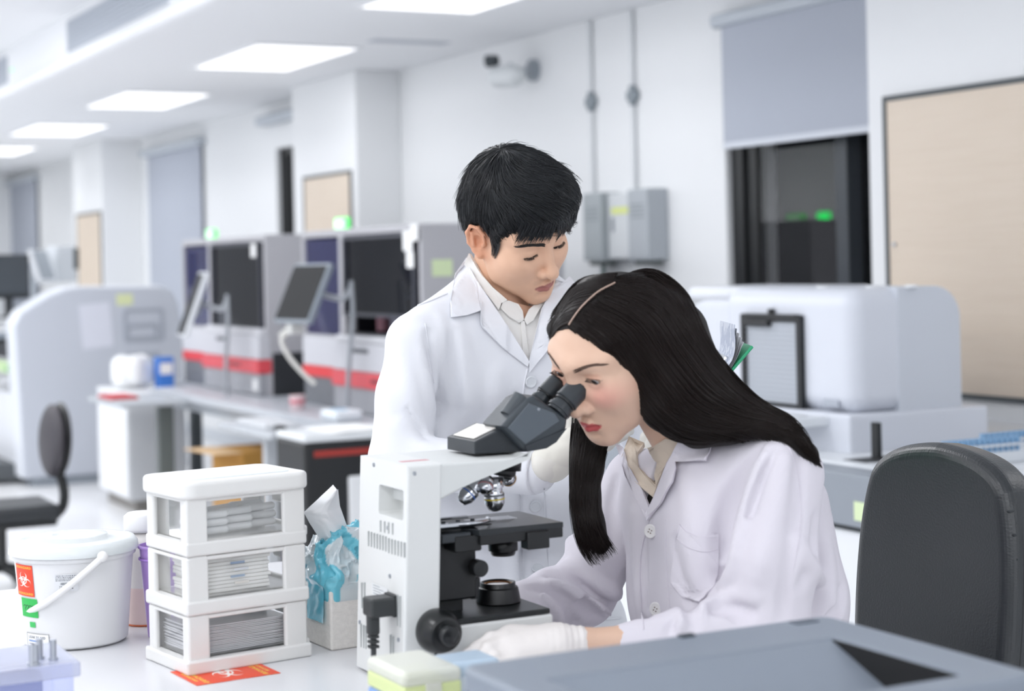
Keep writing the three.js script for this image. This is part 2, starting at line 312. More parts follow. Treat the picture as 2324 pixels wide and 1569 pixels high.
// openings: a photograph outline cut into a field between two depths
const CAMINV = CAMROT.clone().invert().elements;
function cutPx(outline, dmin, dmax) {
  const n = outline.length, X = outline.map((p) => p[0]), Y = outline.map((p) => p[1]);
  return (x, y, z) => {
    const ax = x - camera.position.x, ay = y - camera.position.y, az = z - camera.position.z, cx = CAMINV[0] * ax + CAMINV[4] * ay + CAMINV[8] * az, cy = CAMINV[1] * ax + CAMINV[5] * ay + CAMINV[9] * az, dep = -(CAMINV[2] * ax + CAMINV[6] * ay + CAMINV[10] * az);
    const u = CX + FPX * cx / dep, v = CY - FPX * cy / dep; let d = 1e9, s = 1;
    for (let i = 0, j = n - 1; i < n; j = i++) {
      const ex = X[j] - X[i], ey = Y[j] - Y[i], wx = u - X[i], wy = v - Y[i], t = clamp((wx * ex + wy * ey) / (ex * ex + ey * ey)), bx = wx - ex * t, by = wy - ey * t; d = Math.min(d, bx * bx + by * by);
      const c1 = v >= Y[i], c2 = v < Y[j], c3 = ex * wy > ey * wx; if ((c1 && c2 && c3) || (!c1 && !c2 && !c3)) s = -s;
    }
    return Math.max(s * Math.sqrt(d) * dep / FPX, dmin - dep, dep - dmax);
  };
}
// the point where a photograph ray meets a field
function hit(f, px, py, d0) {
  const r = ray(px, py), l = r.length(), o = camera.position; let d = d0; let best = 1e9, bd = d0;
  for (let i = 0; i < 160; i++) { const v = f(o.x + r.x * d, o.y + r.y * d, o.z + r.z * d); if (Math.abs(v) < best) { best = Math.abs(v); bd = d; } if (v < -0.0005) { d += v * 0.6 / l; continue; } if (v < 0.0004) return P(px, py, d); d += Math.max(0.0004, v * 0.8 / l); if (d > d0 + 0.9) break; }
  return P(px, py, bd);
}
// cloth piece: an outline laid on a field, with its own thickness and lift
function patch(f, outline, d0, { off = 0.003, th = 0.003, step = 9, lift, even = 4, trim = 0.97 } = {}) {
  let pts = outline.map(([x, y]) => new THREE.Vector2(x, y));
  const dense = []; pts.forEach((p, i) => { const q = pts[(i + 1) % pts.length], n = Math.max(1, Math.round(p.distanceTo(q) / step)); for (let k = 0; k < n; k++) dense.push(p.clone().lerp(q, k / n)); });
  if (THREE.ShapeUtils.isClockWise(dense)) dense.reverse();
  let tri = THREE.ShapeUtils.triangulateShape(dense, []), vs = dense.map((p) => [p.x, p.y]);
  for (let it = 0; it < 6; it++) {
    const mids = new Map(), out = []; let any = false;
    const mid = (a, b) => { if (Math.hypot(vs[a][0] - vs[b][0], vs[a][1] - vs[b][1]) < step * 1.5) return -1; const k = a < b ? a * 1e6 + b : b * 1e6 + a; if (!mids.has(k)) { mids.set(k, vs.length); vs.push([(vs[a][0] + vs[b][0]) / 2, (vs[a][1] + vs[b][1]) / 2]); } any = true; return mids.get(k); };
    for (const [a, b, c] of tri) {
      const x = mid(a, b), y = mid(b, c), z = mid(c, a), n = (x >= 0) + (y >= 0) + (z >= 0);
      if (n === 0) out.push([a, b, c]); else if (n === 3) out.push([a, x, z], [x, b, y], [z, y, c], [x, y, z]);
      else { const r = [[a, b, c, x, y, z], [b, c, a, y, z, x], [c, a, b, z, x, y]];
        for (const [A, Bq, C, X, Y, Z] of r) { if (n === 1 && X >= 0) { out.push([A, X, C], [X, Bq, C]); break; } if (n === 2 && Z < 0) { out.push([X, Bq, Y], [A, X, Y], [A, Y, C]); break; } } }
    }
    tri = out; if (!any) break;
  }
  // depths along the rays: misses filled from their neighbours, then evened out like stiff cloth
  const dep = vs.map(([x, y]) => { const h = hit(f, x, y, d0), r = ray(x, y), d = h.clone().sub(camera.position).dot(r) / r.lengthSq(); return Math.abs(f(h.x, h.y, h.z)) < 0.0015 ? d : NaN; });
  { const nb = vs.map(() => new Set()); for (const [a, b, c] of tri) { nb[a].add(b).add(c); nb[b].add(a).add(c); nb[c].add(a).add(b); }
    const good = dep.filter((d) => d === d).sort((a, b) => a - b), q1 = good[Math.floor(good.length * 0.02)] , q3 = good[Math.floor(good.length * (trim))]; for (let i = 0; i < dep.length; i++) if (!(dep[i] <= q3 + 0.01)) dep[i] = NaN;
    for (let it = 0; it < 60 && dep.some((d) => d !== d); it++) { const nx = dep.slice(); dep.forEach((d, i) => { if (d === d) return; let s = 0, n = 0; for (const j of nb[i]) if (dep[j] === dep[j]) { s += dep[j]; n++; } if (n) nx[i] = s / n; }); nx.forEach((d, i) => dep[i] = d); }
    for (let it = 0; it < even; it++) { const nx = dep.map((d, i) => { let s = 0; for (const j of nb[i]) s += dep[j]; return lerp(d, s / nb[i].size, 0.5); }); nx.forEach((d, i) => dep[i] = d); } }
  const top = [], bot = []; let vi = 0;
  for (const [x, y] of vs) { const h = P(x, y, dep[vi++]), n = grad(f, h, 0.004), t = camera.position.clone().sub(h).normalize(); n.lerp(t, 0.35).normalize(); const o = off + (lift ? lift(x, y) : 0); top.push(h.clone().addScaledVector(n, o)); bot.push(h.clone().addScaledVector(n, o - th)); }
  const pos = [], idx = [], n = vs.length; for (const p of [...top, ...bot]) pos.push(p.x, p.y, p.z);
  const count = new Map(); for (const [a, b, c] of tri) { idx.push(a, c, b, n + a, n + b, n + c); for (const [p, q] of [[a, b], [b, c], [c, a]]) { count.set(p + ',' + q, (count.get(p + ',' + q) || 0) + 1); } }
  const side = []; for (const k of count.keys()) { const [p, q] = k.split(',').map(Number); if (!count.has(q + ',' + p)) side.push([p, q]); }
  for (const [p, q] of side) { const b = pos.length / 3; for (const v of [top[p], top[q], bot[q], bot[p]]) pos.push(v.x, v.y, v.z); idx.push(b, b + 1, b + 2, b, b + 2, b + 3); }
  const g = new THREE.BufferGeometry(); g.setAttribute('position', new THREE.Float32BufferAttribute(pos, 3)); g.setIndex(idx); g.computeVertexNormals(); return g;
}
const onField = (f, pts, d0, off = 0, n = 8) => { const c = new THREE.CatmullRomCurve3(pts.map(([x, y]) => V(x, y, 0))), out = []; for (let i = 0; i <= n; i++) { const q = c.getPoint(i / n), h = hit(f, q.x, q.y, d0); out.push(h.addScaledVector(grad(f, h, 0.004), off)); } return out; };
const seam = (f, pts, d0, r = 0.0012, off = 0.0006, n = 24) => tube(onField(f, pts, d0, off, n), r, n * 2, 6);
// folds: soft ridges and grooves laid along photograph lines on a field
function folds(F, base, list, d0) {
  for (const [kind, pts, r1, dep, k] of list) {
    const r = kind < 0 ? Math.max(r1, dep * 1.35) : r1;
    const p = onField(base, pts, d0, kind > 0 ? -r + dep : r - dep, Math.max(4, pts.length * 3)), caps = [];
    for (let i = 0; i + 1 < p.length; i++) { const e = Math.min(1, Math.min(i + 0.6, p.length - 1.4 - i) / 2.2); caps.push(cap(p[i], p[i + 1], r * (0.75 + 0.25 * e))); }
    const c = p.reduce((s, q) => s.add(q), V(0, 0, 0)).divideScalar(p.length), R = Math.max(...p.map((q) => q.distanceTo(c))) + r;
    const fn = (x, y, z) => { const q = Math.hypot(x - c.x, y - c.y, z - c.z) - R; if (q > 0.06) return q; let d = 1e3; for (const g of caps) d = Math.min(d, g(x, y, z)); return d; };
    if (kind > 0) F.add(fn, k ?? r * 0.9); else F.sub(fn, k ?? r * 0.7);
  }
}
// many tapered strands in one geometry
class Strands {
  constructor(sides = 4) { this.p = []; this.n = []; this.i = []; this.s = sides; }
  add(pts, r0, r1 = 0.0002, flat = 1) {
    const S = this.s, b0 = this.p.length / 3, t = V(), u = V(), w = V(); let ref = V(0.31, 0.86, 0.4);
    pts.forEach((q, k) => {
      t.copy(pts[Math.min(k + 1, pts.length - 1)]).sub(pts[Math.max(0, k - 1)]).normalize();
      u.copy(ref).addScaledVector(t, -ref.dot(t)).normalize(); w.crossVectors(t, u); ref = u.clone();
      const f = k / (pts.length - 1), r = (f < 0.15 ? lerp(r0 * 0.6, r0, f / 0.15) : lerp(r0, r1, Math.pow((f - 0.15) / 0.85, 1.6)));
      for (let a = 0; a < S; a++) { const c = Math.cos(a / S * 2 * Math.PI), s = Math.sin(a / S * 2 * Math.PI) * flat; this.p.push(q.x + (u.x * c + w.x * s) * r, q.y + (u.y * c + w.y * s) * r, q.z + (u.z * c + w.z * s) * r); this.n.push(u.x * c + w.x * s, u.y * c + w.y * s, u.z * c + w.z * s); }
      if (k) for (let a = 0; a < S; a++) { const A = b0 + (k - 1) * S + a, B = b0 + (k - 1) * S + (a + 1) % S; this.i.push(A, B, A + S, B, B + S, A + S); }
    });
  }
  geo() { const g = new THREE.BufferGeometry(); g.setAttribute('position', new THREE.Float32BufferAttribute(this.p, 3)); g.setAttribute('normal', new THREE.Float32BufferAttribute(this.n, 3)); g.setIndex(this.i); return g; }
}
const bare = (g) => { const q = g.clone(); for (const a of Object.keys(q.attributes)) if (!['position', 'normal', 'color'].includes(a)) q.deleteAttribute(a); return q.index ? q.toNonIndexed() : q; };
const join = (l) => mergeGeometries(l.map((g) => { const q = bare(g); return q; }));
// ---------------------------------------------------------------- a head in its own frame: x to the person's left, y up, z out of the face
function headField(o) {
  const F = new Field(), L = o.lips, fw = o.fw ?? 1;
  const ch = o.crown ?? 1; F.add(ell(V(0, 0.042 * ch, -0.018 * ch), 0.073, 0.08 * (0.4 + 0.6 * ch), 0.094 * (0.45 + 0.55 * ch)), 0.01);
  F.add(ell(V(0, 0.012 * ch, 0.022), 0.064 * fw, 0.078 * (0.3 + 0.7 * ch), 0.062), 0.03);
  F.add(ell(V(0, -0.042, 0.034), 0.05 * fw, 0.058, 0.048), 0.03);
  for (const s of [-1, 1]) {
    F.add(cap(V(s * 0.053 * fw, -0.035, -0.004), V(s * 0.047 * fw, -0.066, 0.02), 0.02, 0.017), 0.025);
    F.add(cap(V(s * 0.047 * fw, -0.066, 0.02), V(s * 0.012, -0.1, 0.066), 0.018, 0.016), 0.022);
    F.add(ball(V(s * 0.039 * fw, -0.03, 0.052), 0.026), 0.032); if (o.full) F.add(cap(V(s * 0.04 * fw, -0.03, 0.043), V(s * 0.032 * fw, -0.075, 0.047), 0.022, 0.019), 0.03); else F.add(cap(V(s * 0.04 * fw, -0.03, 0.043), V(s * 0.03 * fw, -0.07, 0.052), 0.02, 0.0165), 0.03);
    F.add(cap(V(s * 0.008, 0.019, 0.076), V(s * 0.046, 0.021, 0.054), 0.0105, 0.012), 0.016);
  }
  F.add(ell(V(0, -0.102, 0.068), 0.02, 0.016, 0.0165), 0.02);
  F.add(ell(V(0, -0.073, 0.064), 0.028, 0.022, 0.0245), 0.022);
  for (const s of [-1, 1]) {
    F.sub(ell(V(s * 0.031, -0.001, 0.093), 0.019, 0.012, 0.016), 0.018);
    F.add(ball(V(s * 0.032, -0.002, 0.0655), 0.0146), 0.007);
  }
  // nose
  F.add(cap(V(0, 0.012, 0.0775), V(0, -0.034, 0.0945 + o.nose), 0.0068, 0.0082), 0.013);
  F.add(ball(V(0, -0.041, 0.096 + o.nose), 0.0116), 0.009);
  for (const s of [-1, 1]) F.add(ell(V(s * (o.nw ?? 0.0138), -0.0445, 0.0865 + o.nose * 0.5), 0.0082, 0.0082, 0.0105), 0.004);
  for (const s of [-1, 1]) F.sub(ell(V(s * 0.0075, -0.0525, 0.0925 + o.nose), 0.0046, 0.0042, 0.0066), 0.002);
  F.sub(cap(V(0, -0.055, 0.0925), V(0, -0.063, 0.0915), 0.0022), 0.005);
  // eyelid crease and opening
  for (const s of [-1, 1]) {
    F.sub(cap(V(s * 0.019, 0.0055, 0.0815), V(s * 0.043, 0.0065, 0.0765), 0.0014), 0.004);
    if (o.open > 0) { F.sub(ell(V(s * 0.0325, -0.0035, 0.0815), 0.0115, o.open, 0.007, new THREE.Euler(0, s * 0.18, s * 0.1)), 0.0012); }
    else F.sub(cap(V(s * 0.0205, -0.0072, 0.0795), V(s * 0.0445, -0.0062, 0.0745), 0.0011), 0.0025);
  }
  // lips with the line between them
  const up = [], lo = [];
  for (const s of [-1, 1]) {
    up.push(cap(V(s * 0.005, -0.0685, 0.0905), V(s * L, -0.0742, 0.0775), 0.0048, 0.0014)); up.push(cap(V(0, -0.07, 0.0905), V(s * 0.006, -0.0686, 0.0903), 0.0044));
    lo.push(cap(V(0, -0.0803, 0.089), V(s * (L - 0.004), -0.0758, 0.079), 0.0058, 0.0018));
  }
  for (const g of up) F.add(g, 0.0035); for (const g of lo) F.add(g, 0.0045);
  for (const s of [-1, 1]) F.sub(cap(V(0, -0.0748, 0.0965), V(s * L, -0.0755, 0.0815), 0.0017, 0.0012), 0.0028);
  F.sub(ell(V(0, -0.0905, 0.0895), 0.014, 0.0035, 0.006), 0.009);
  // ears
  for (const s of [-1, 1]) {
    const E = (y, z, out = 0) => V(s * (0.0735 + out), y, z);
    F.add(ell(E(-0.006, -0.016, 0.002), 0.0065, 0.029, 0.0165, new THREE.Euler(-0.16, s * -0.5, 0)), 0.006);
    const rim = [[-0.008, 0.0, 0.001], [0.012, -0.002, 0.003], [0.024, -0.012, 0.009], [0.022, -0.026, 0.014], [0.006, -0.033, 0.0155], [-0.014, -0.029, 0.013], [-0.027, -0.018, 0.0075], [-0.034, -0.008, 0.003]];
    for (let i = 0; i + 1 < rim.length; i++) F.add(cap(E(rim[i][0], rim[i][1], rim[i][2]), E(rim[i + 1][0], rim[i + 1][1], rim[i + 1][2]), i < 1 ? 0.0024 : i > 5 ? 0.0052 : 0.0036), 0.003);
    F.add(ball(E(-0.034, -0.008, 0.003), 0.0065), 0.005);
    F.sub(ell(E(-0.007, -0.0125, 0.0095), 0.0098, 0.0145, 0.009, new THREE.Euler(-0.2, 0, 0)), 0.003);
    F.sub(ell(E(0.013, -0.017, 0.0135), 0.0065, 0.0085, 0.0095), 0.003);
    F.add(cap(E(0.008, -0.0245, 0.0115), E(-0.016, -0.019, 0.009), 0.003), 0.003);
    F.add(ball(E(-0.009, -0.0015, 0.003), 0.0045), 0.003);
  }
  // 0 outside the red of the lips, 1 on it
  F.lip = (x, y, z) => { const t = Math.abs(x) / L; if (t > 1.05 || z < 0.068) return 0; const m = -0.0752, top = lerp(-0.0655 - 0.0012 * sst(0.16, 0, t), m, Math.pow(t, 1.6)), bot = lerp(-0.0868, m - 0.0004, t * t); return sst(0.0008, -0.0006, y - top) * sst(-0.0008, 0.0006, y - bot) * sst(1.04, 0.96, t); };
  return F;
}
function headMatrix(px, py, d, ax, ay, az, s) {
  const R = (f, a) => new THREE.Matrix4()[f](a * Math.PI / 180);
  return new THREE.Matrix4().makeTranslation(...P(px, py, d).toArray()).multiply(CAMROT).multiply(R('makeRotationY', ay)).multiply(R('makeRotationX', ax)).multiply(R('makeRotationZ', az)).multiply(new THREE.Matrix4().makeScale(s, s, s));
}
const localField = (F, m, s) => { const i = m.clone().invert().elements; return (x, y, z) => F.at(i[0] * x + i[4] * y + i[8] * z + i[12], i[1] * x + i[5] * y + i[9] * z + i[13], i[2] * x + i[6] * y + i[10] * z + i[14]) * s; };
const LIN = (hex) => { const c = new THREE.Color(hex); return [c.r, c.g, c.b]; };
const mix3 = (a, b, t) => [lerp(a[0], b[0], t), lerp(a[1], b[1], t), lerp(a[2], b[2], t)];
// a hand: wrist, knuckles and per finger a chain of joints
function handField(W, palm, fingers, grow = 0) {
  const F = new Field(); F.add(cap(W[0], W[1], W[2] + grow, W[3] + grow), 0.01);
  for (const [a, b, ra, rb] of palm) F.add(cap(a, b, ra + grow, rb + grow), 0.014);
  for (const f of fingers) { const G2 = new Field(); for (let i = 0; i + 1 < f.p.length; i++) { G2.add(cap(f.p[i], f.p[i + 1], f.r * (1 - 0.09 * i) + grow, f.r * (1 - 0.09 * (i + 1)) + grow), 0.003); if (i) G2.add(ball(f.p[i], f.r * (1.04 - 0.09 * i) + grow), 0.003); } F.add(G2.f, 0.007); }
  return F;
}
// ---------------------------------------------------------------- things on the window wall
{
  const x = WX, c = onX(1215, 160, x);
  const t = thing('security_camera', 'white wall security camera high on the wall, left of the two conduits', 'camera', V(x, c.y, c.z));
  part('mount', cyl(0.06, 0.06, 0.03, 0, 0, 0, 28).rotateZ(Math.PI / 2).translate(-0.015, 0, 0), std(0x9ea6ae, 0.5), t);
  part('bracket', tube([V(-0.02, 0, 0), V(-0.1, 0.0, -0.01), V(-0.15, 0.03, -0.03)], 0.017, 20), std(0xc3c9cf, 0.5), t);
  part('camera_body', new THREE.CapsuleGeometry(0.062, 0.1, 8, 24).rotateX(Math.PI / 2).rotateY(0.5).translate(-0.17, -0.035, -0.02), std(0xe4e8ea, 0.4), t);
  part('lens', cyl(0.035, 0.03, 0.06, 0, 0, 0, 24).rotateX(Math.PI / 2).rotateY(0.5).translate(-0.22, 0.055, -0.09), std(0x3a4247, 0.35), t);
  // conduits with their couplings, and the double electrical box below
  const bx = onX(1330, 440, x - 0.1), bx2 = onX(1478, 590, x - 0.1);
  [[1337, 232, 'surface conduit left of the other, rising from the grey box'], [1436, 217, 'surface conduit right of the other, rising from the grey box']].forEach(([px, py, label], i) => {
    const p = onX(px, py, x - 0.015);
    const q = thing('wall_conduit', label, 'conduit', V(x - 0.015, bx.y, p.z + (i ? 0.0 : 0.02)));
    part('pipe', rod(V(0, 0, 0), V(0, CEIL - bx.y, 0), 0.0135), std(0xe2e5e8, 0.5), q);
    part('coupling', G([box(0.03, 0.05, 0.09, 0, p.y - bx.y, 0, 0.008), rod(V(0, p.y - bx.y - .05, 0), V(0, p.y - bx.y + 0.05, 0), 0.02)]), std(0x8b949b, 0.5), q);
  });
  const h = bx.y - bx2.y, zc = (bx.z + bx2.z) / 2, w = bx2.z - bx.z;
  const e = thing('electrical_box', 'grey twin electrical box with yellow label below the conduits', 'electrical box', V(x, bx2.y, zc), -Math.PI / 2);
  part('back_plate', plate(w - 0.02, h - 0.04, 0.07, 0.01, 0.004).translate(0, h / 2, 0.0), std(0xd7dbdf, 0.45), e);
  for (const s of [-1, 1]) {
    const b = part('side_box', box(w * 0.3, h, 0.12, s * w * 0.36, h / 2, 0.06, 0.008), std(s < 0 ? 0xa9b0b4 : 0xb2b8be, 0.5), e);
    for (let i = 0; i < 4; i++) part('vent_slot', box(w * 0.2, 0.006, 0.004, s * w * 0.36, h * 0.78 - i * 0.02, 0.12, 0), std(0x8d949a, 0.6), b);
    part('cable_gland', box(w * 0.22, 0.02, 0.08, s * w * 0.36, -0.012, 0.06, 0.004), std(0x5b6361, 0.6), b);
  }
  part('door', box(w * 0.4, h * 0.94, 0.012, 0, h / 2, 0.076, 0.004), std(0xdadee1, 0.4), e);
  part('latch', box(0.02, 0.07, 0.01, -w * 0.12, h * 0.52, 0.086, 0.003), M.grey, e);
  part('label', box(w * 0.28, 0.035, 0.002, 0, h * 0.72, 0.083, 0), std(0xe3ec9a, 0.7), e, 'yellow-green label');
  part('cable', tube([V(-w * 0.36, -0.01, 0.06), V(-w * 0.37, -0.12, 0.05), V(-w * 0.4, -0.4, 0.02)], 0.012), std(0x59716f, 0.5), e);
}
// the bench with the two grey analyzers
const BH = 0.75, AX = 3.22;
{
  const top = std(0xc0c5cc, 0.35), leg = std(0x6d7477, 0.4), z0 = -11.0, z1 = -6.85, x0 = 2.9, x1 = 4.25;
  const t = thing('analyzer_bench', 'long grey steel bench carrying the two grey analyzers', 'bench', V((x0 + x1) / 2, 0, (z0 + z1) / 2));
  const L = z1 - z0, W = x1 - x0;
  { const zs = -10.38 - t.position.z; part('bench_top', G([slab(-W / 2, W / 2, BH - 0.04, BH, zs, L / 2, 0.006), slab(-W / 2 + 0.31, W / 2, BH - 0.04, BH, -L / 2, zs + 0.01, 0.006)]), top, t); }
  for (const [sx, sz] of [[-0.4, -0.48], [-1, 0.2], [-1, 0.46], [1, -0.46], [1, 0.02], [1, 0.46]]) part('leg', box(0.07, BH - 0.04, 0.07, sx * (W / 2 - 0.09), (BH - 0.04) / 2, sz * L, 0.004), leg, t);
  part('back_panel', box(0.02, BH - 0.15, L - 0.2, W / 2 - 0.12, (BH - 0.1) / 2 + .05, 0, 0.002), std(0xb4bac2, 0.5), t);
  part('rail', box(0.04, 0.06, L - 0.9, -W / 2 + 0.09, BH - 0.075, 0.4, 0.003), std(0xaeb4bb, 0.45), t);
}
function analyzer(z0, z1, label, right) {
  const W = z1 - z0, H = 0.885, D = 0.72;
  const t = thing('analyzer', label, 'analyzer', V(AX, BH, (z0 + z1) / 2), -Math.PI / 2);
  const sp = -W / 2 + W * 0.37;           // split between the narrow and the wide section
  const frame = std(0xb9b9be, 0.42), light = std(0xcfd0d6, 0.4), dark = std(0x6f7278, 0.45), inside = std(0x15151d, 0.6);
  part('cabinet', G([slab(-W / 2 - 0.001, W / 2 + 0.001, H - 0.035, H, -D - 0.001, 0.001, 0.006), slab(-W / 2, -W / 2 + 0.025, 0.3, H - 0.001, -D, 0, 0.004), slab(W / 2 - 0.03, W / 2, 0.0, H - 0.001, -D, 0, 0.004), slab(-W / 2 + 0.002, W / 2 - 0.003, 0.3, 0.36, -D + 0.002, -0.002, 0.004), slab(-W / 2 + 0.002, W / 2 - 0.002, 0.002, H - 0.003, -D + 0.001, -D + 0.03, 0.004), slab(sp - 0.035, sp + 0.035, 0.302, H - 0.002, -0.06, 0.004, 0.004)]), frame, t);
  part('side_plinth', slab(W / 2 - 0.5, W / 2 + 0.005, 0, 0.235, -D - 0.003, -0.03, 0.004), std(0x2f3236, 0.5), t);
  const ch = part('chamber', G([slab(-W / 2 + 0.03, W / 2 - 0.035, 0.37, 0.38, -D + 0.04, -0.02, 0), slab(-W / 2 + 0.03, W / 2 - 0.035, 0.37, H - 0.04, -D + 0.031, -D + 0.04, 0), slab(sp - 0.01, sp + 0.01, 0.37, H - 0.04, -D + 0.04, -0.07, 0)]), std(0x1b1c28, 0.5), t);
  part('pipetting_arm', G([box(0.5, 0.05, 0.09, W * 0.2, 0.62, -0.2, 0.008).rotateZ(-0.12), box(0.09, 0.25, 0.09, W * 0.32, 0.5, -0.22, 0.01)]), std(0x23252c, 0.3), ch);
  for (let i = 0; i < 5; i++) part('rail', rod(V(-W / 2 + 0.1 + i * 0.085, 0.4, -0.25), V(-W / 2 + 0.1 + i * 0.085, H - 0.06, -0.25), 0.016), std([0x8d8fc0, 0x4a4b74, 0xb4b5d4][i % 3], 0.35), ch);
  for (let i = 0; i < 8; i++) part('bottle', lathe([[0, 0], [0.028, 0], [0.03, 0.01], [0.03, 0.07], [0.012, 0.09], [0.014, 0.11], [0, 0.11]], 16).translate(sp + 0.12 + i * 0.085, 0.38, -0.16 - 0.05 * (i % 2)), std([0xe6a8b8, 0xe9d9dd, 0xc8c2d8][i % 3], 0.4), ch);
  // dark panes; the wide one stops above the reagent row on the right analyzer
  const pane = phys(0x6a6ca6, 0.04, { transmission: 0.75, thickness: 0, ior: 1.5 }), paneD = phys(0x16171f, 0.04, { transmission: 0.35, thickness: 0, ior: 1.5 });
  part('narrow_pane', slab(-W / 2 + 0.03, sp - 0.035, 0.36, H - 0.045, -0.02, -0.014, 0), pane, t);
  const yb = right ? 0.46 : 0.36;
  part('wide_pane', slab(sp + 0.04, W / 2 - 0.07, yb, H - 0.045, -0.014, -0.008, 0), paneD, t);
  part('wide_pane_frame', frameGeo(W / 2 - 0.06 - sp - 0.04, H - 0.04 - yb, 0.02, 0.016).translate((sp + W / 2 - 0.03) / 2 - 0.01, (H - 0.04 + yb) / 2, -0.012), std(0x4a4c55, 0.4), t);
  // lower fascia with the red stripe; the wide section stands further out
  part('narrow_fascia', slab(-W / 2, sp - 0.03, 0.2, 0.345, -0.3, 0.005, 0.006), light, t);
  part('wide_fascia', slab(sp - 0.025, W / 2 + 0.0015, 0.2005, 0.335, -0.02, 0.05, 0.008), light, t);
  part('hood_lip', slab(sp - 0.02, W / 2 - 0.02, 0.335, 0.37, -0.1, 0.035, 0.01), std(0xdadbe0, 0.35), t);
  part('narrow_stripe', slab(-W / 2, sp - 0.03, 0.145, 0.2, -0.3, 0.008, 0.003), std(0xe23a3f, 0.4), t, 'red stripe');
  part('wide_stripe', slab(sp - 0.0255, W / 2 + 0.0035, 0.125, 0.2, -0.025, 0.056, 0.003), std(0xe4555e, 0.4), t, 'pinkish red stripe');
  part('narrow_base', slab(-W / 2 + 0.005, sp - 0.03, 0, 0.145, -D, 0, 0.004), dark, t);
  part('wide_base', slab(sp - 0.025, W / 2 - 0.005, 0.004, 0.125, -D, 0.045, 0.006), std(0xa3a5ab, 0.45), t);
  part('print', box(0.2, 0.022, 0.002, lerp(sp, W / 2, 0.35), 0.3, 0.0505, 0), std(0x63666d, 0.6), t);
  part('print', box(0.2, 0.02, 0.002, lerp(sp, W / 2, 0.6), 0.163, 0.0565, 0), std(0x8c3a40, 0.6), t);
  const bc = part('beacon', slab(sp - 0.15, sp - 0.02, H, H + 0.05, -0.06, -0.02, 0.012), phys(0xdffbe4, 0.4, { emissive: 0xb8ffc4, emissiveIntensity: 0.75 }), t, 'lit green status beacon');
  part('beacon_rim', G([slab(sp - 0.166, sp - 0.004, H - 0.002, H + 0.06, -0.056, -0.026, 0.012)]), std(0x8df29a, 0.4, { emissive: 0x42e05c, emissiveIntensity: 0.7 }), bc);
  part('label', box(0.075, 0.075, 0.002, right ? W / 2 - 0.1 : W / 2 - 0.16, right ? H - 0.16 : H - 0.085, 0.012, 0), M.paper, t, 'white paper label');
  if (right) { part('label', box(0.1, 0.09, 0.002, W / 2 - 0.12, H - 0.075, 0.013, 0), M.paper, t); part('label', box(0.075, 0.075, 0.002, W / 2 - 0.045, H - 0.04, 0.0135, 0), M.paper, t);
    part('note', box(0.002, 0.075, 0.1, W / 2 + 0.001, H - 0.2, -0.1, 0), M.noteGreen, t, 'pale green note'); }
  else part('label', box(0.07, 0.06, 0.002, W / 2 - 0.08, 0.06, 0.046, 0), M.paper, t);
  return t;
}
{
  const a0 = onX(685, 600, AX).z, a1 = onX(957, 600, AX).z, b0 = onX(413, 600, AX).z, b1 = onX(602, 600, AX).z;
  analyzer(a0, a1, 'large grey analyzer with dark windows directly left of the standing man', true);
  analyzer(b0, b1, 'farther grey analyzer with dark windows, right of the paper pack', false);
  // monitors on arms
  const mon = (px, py, d, w, h, label, turn, tilt, back) => {
    const p = P(px, py, d);
    const t = thing('monitor', label, 'monitor', p, turn);
    const tl = (g) => g.rotateX(-tilt);
    part('bezel', tl(box(w, h, 0.03, 0, 0, -0.015, 0.008)), std(back ? 0xdfe3e8 : 0x8a939d, 0.4), t);
    part('screen', tl(box(w - 0.03, h - 0.03, 0.004, 0, 0, 0.001, 0.001)), phys(0x101316, 0.5, { specularIntensity: 0.3 }), t);
    part('mount', tl(box(0.1, 0.1, 0.03, 0, 0, -0.045, 0.006)), M.grey, t);
    part('arm', tube([V(0.0, 0.0, -0.06), V(0.12, -0.03, -0.16), V(0.16, 0.02, -0.18)], 0.014, 20), std(0xb9bec4, 0.35), t);
    part('pole', tube([V(0.16, 0.05, -0.18), V(0.17, -0.1, -0.18), V(0.13, -(p.y - BH) * 0.7, -0.17), V(0.1, -(p.y - BH), -0.18)], 0.012, 30), std(0xa8adb3, 0.35), t);
    return t;
  };
  mon(683, 664, 8.25, 0.36, 0.3, 'black monitor on an arm in front of the near grey analyzer', -1.45, 0.42, false);
  mon(433, 690, 9.8, 0.3, 0.38, 'pale-backed monitor on an arm at the farther grey analyzer', -1.75, 0.35, true);
  // hose bundle hanging under the near monitor
  const h = thing('cable_bundle', 'white cable bundle hanging beside the near grey analyzer', 'cable', P(650, 765, 8.3));
  const pp = (a, b, d = 8.3) => P(a, b, d).sub(h.position);
  part('cable', tube([pp(695, 700), pp(672, 742), pp(640, 768), pp(650, 800), pp(690, 850), pp(715, 872)], 0.012, 40), std(0xe2e1dc, 0.5), h);
  part('cable', tube([pp(690, 640), pp(700, 690), pp(665, 735), pp(634, 762)], 0.01, 30), std(0xd8d8d4, 0.5), h);
  part('clamp', box(0.07, 0.06, 0.06, ...pp(670, 745).toArray(), 0.01), std(0xd9dad8, 0.5), h);
}
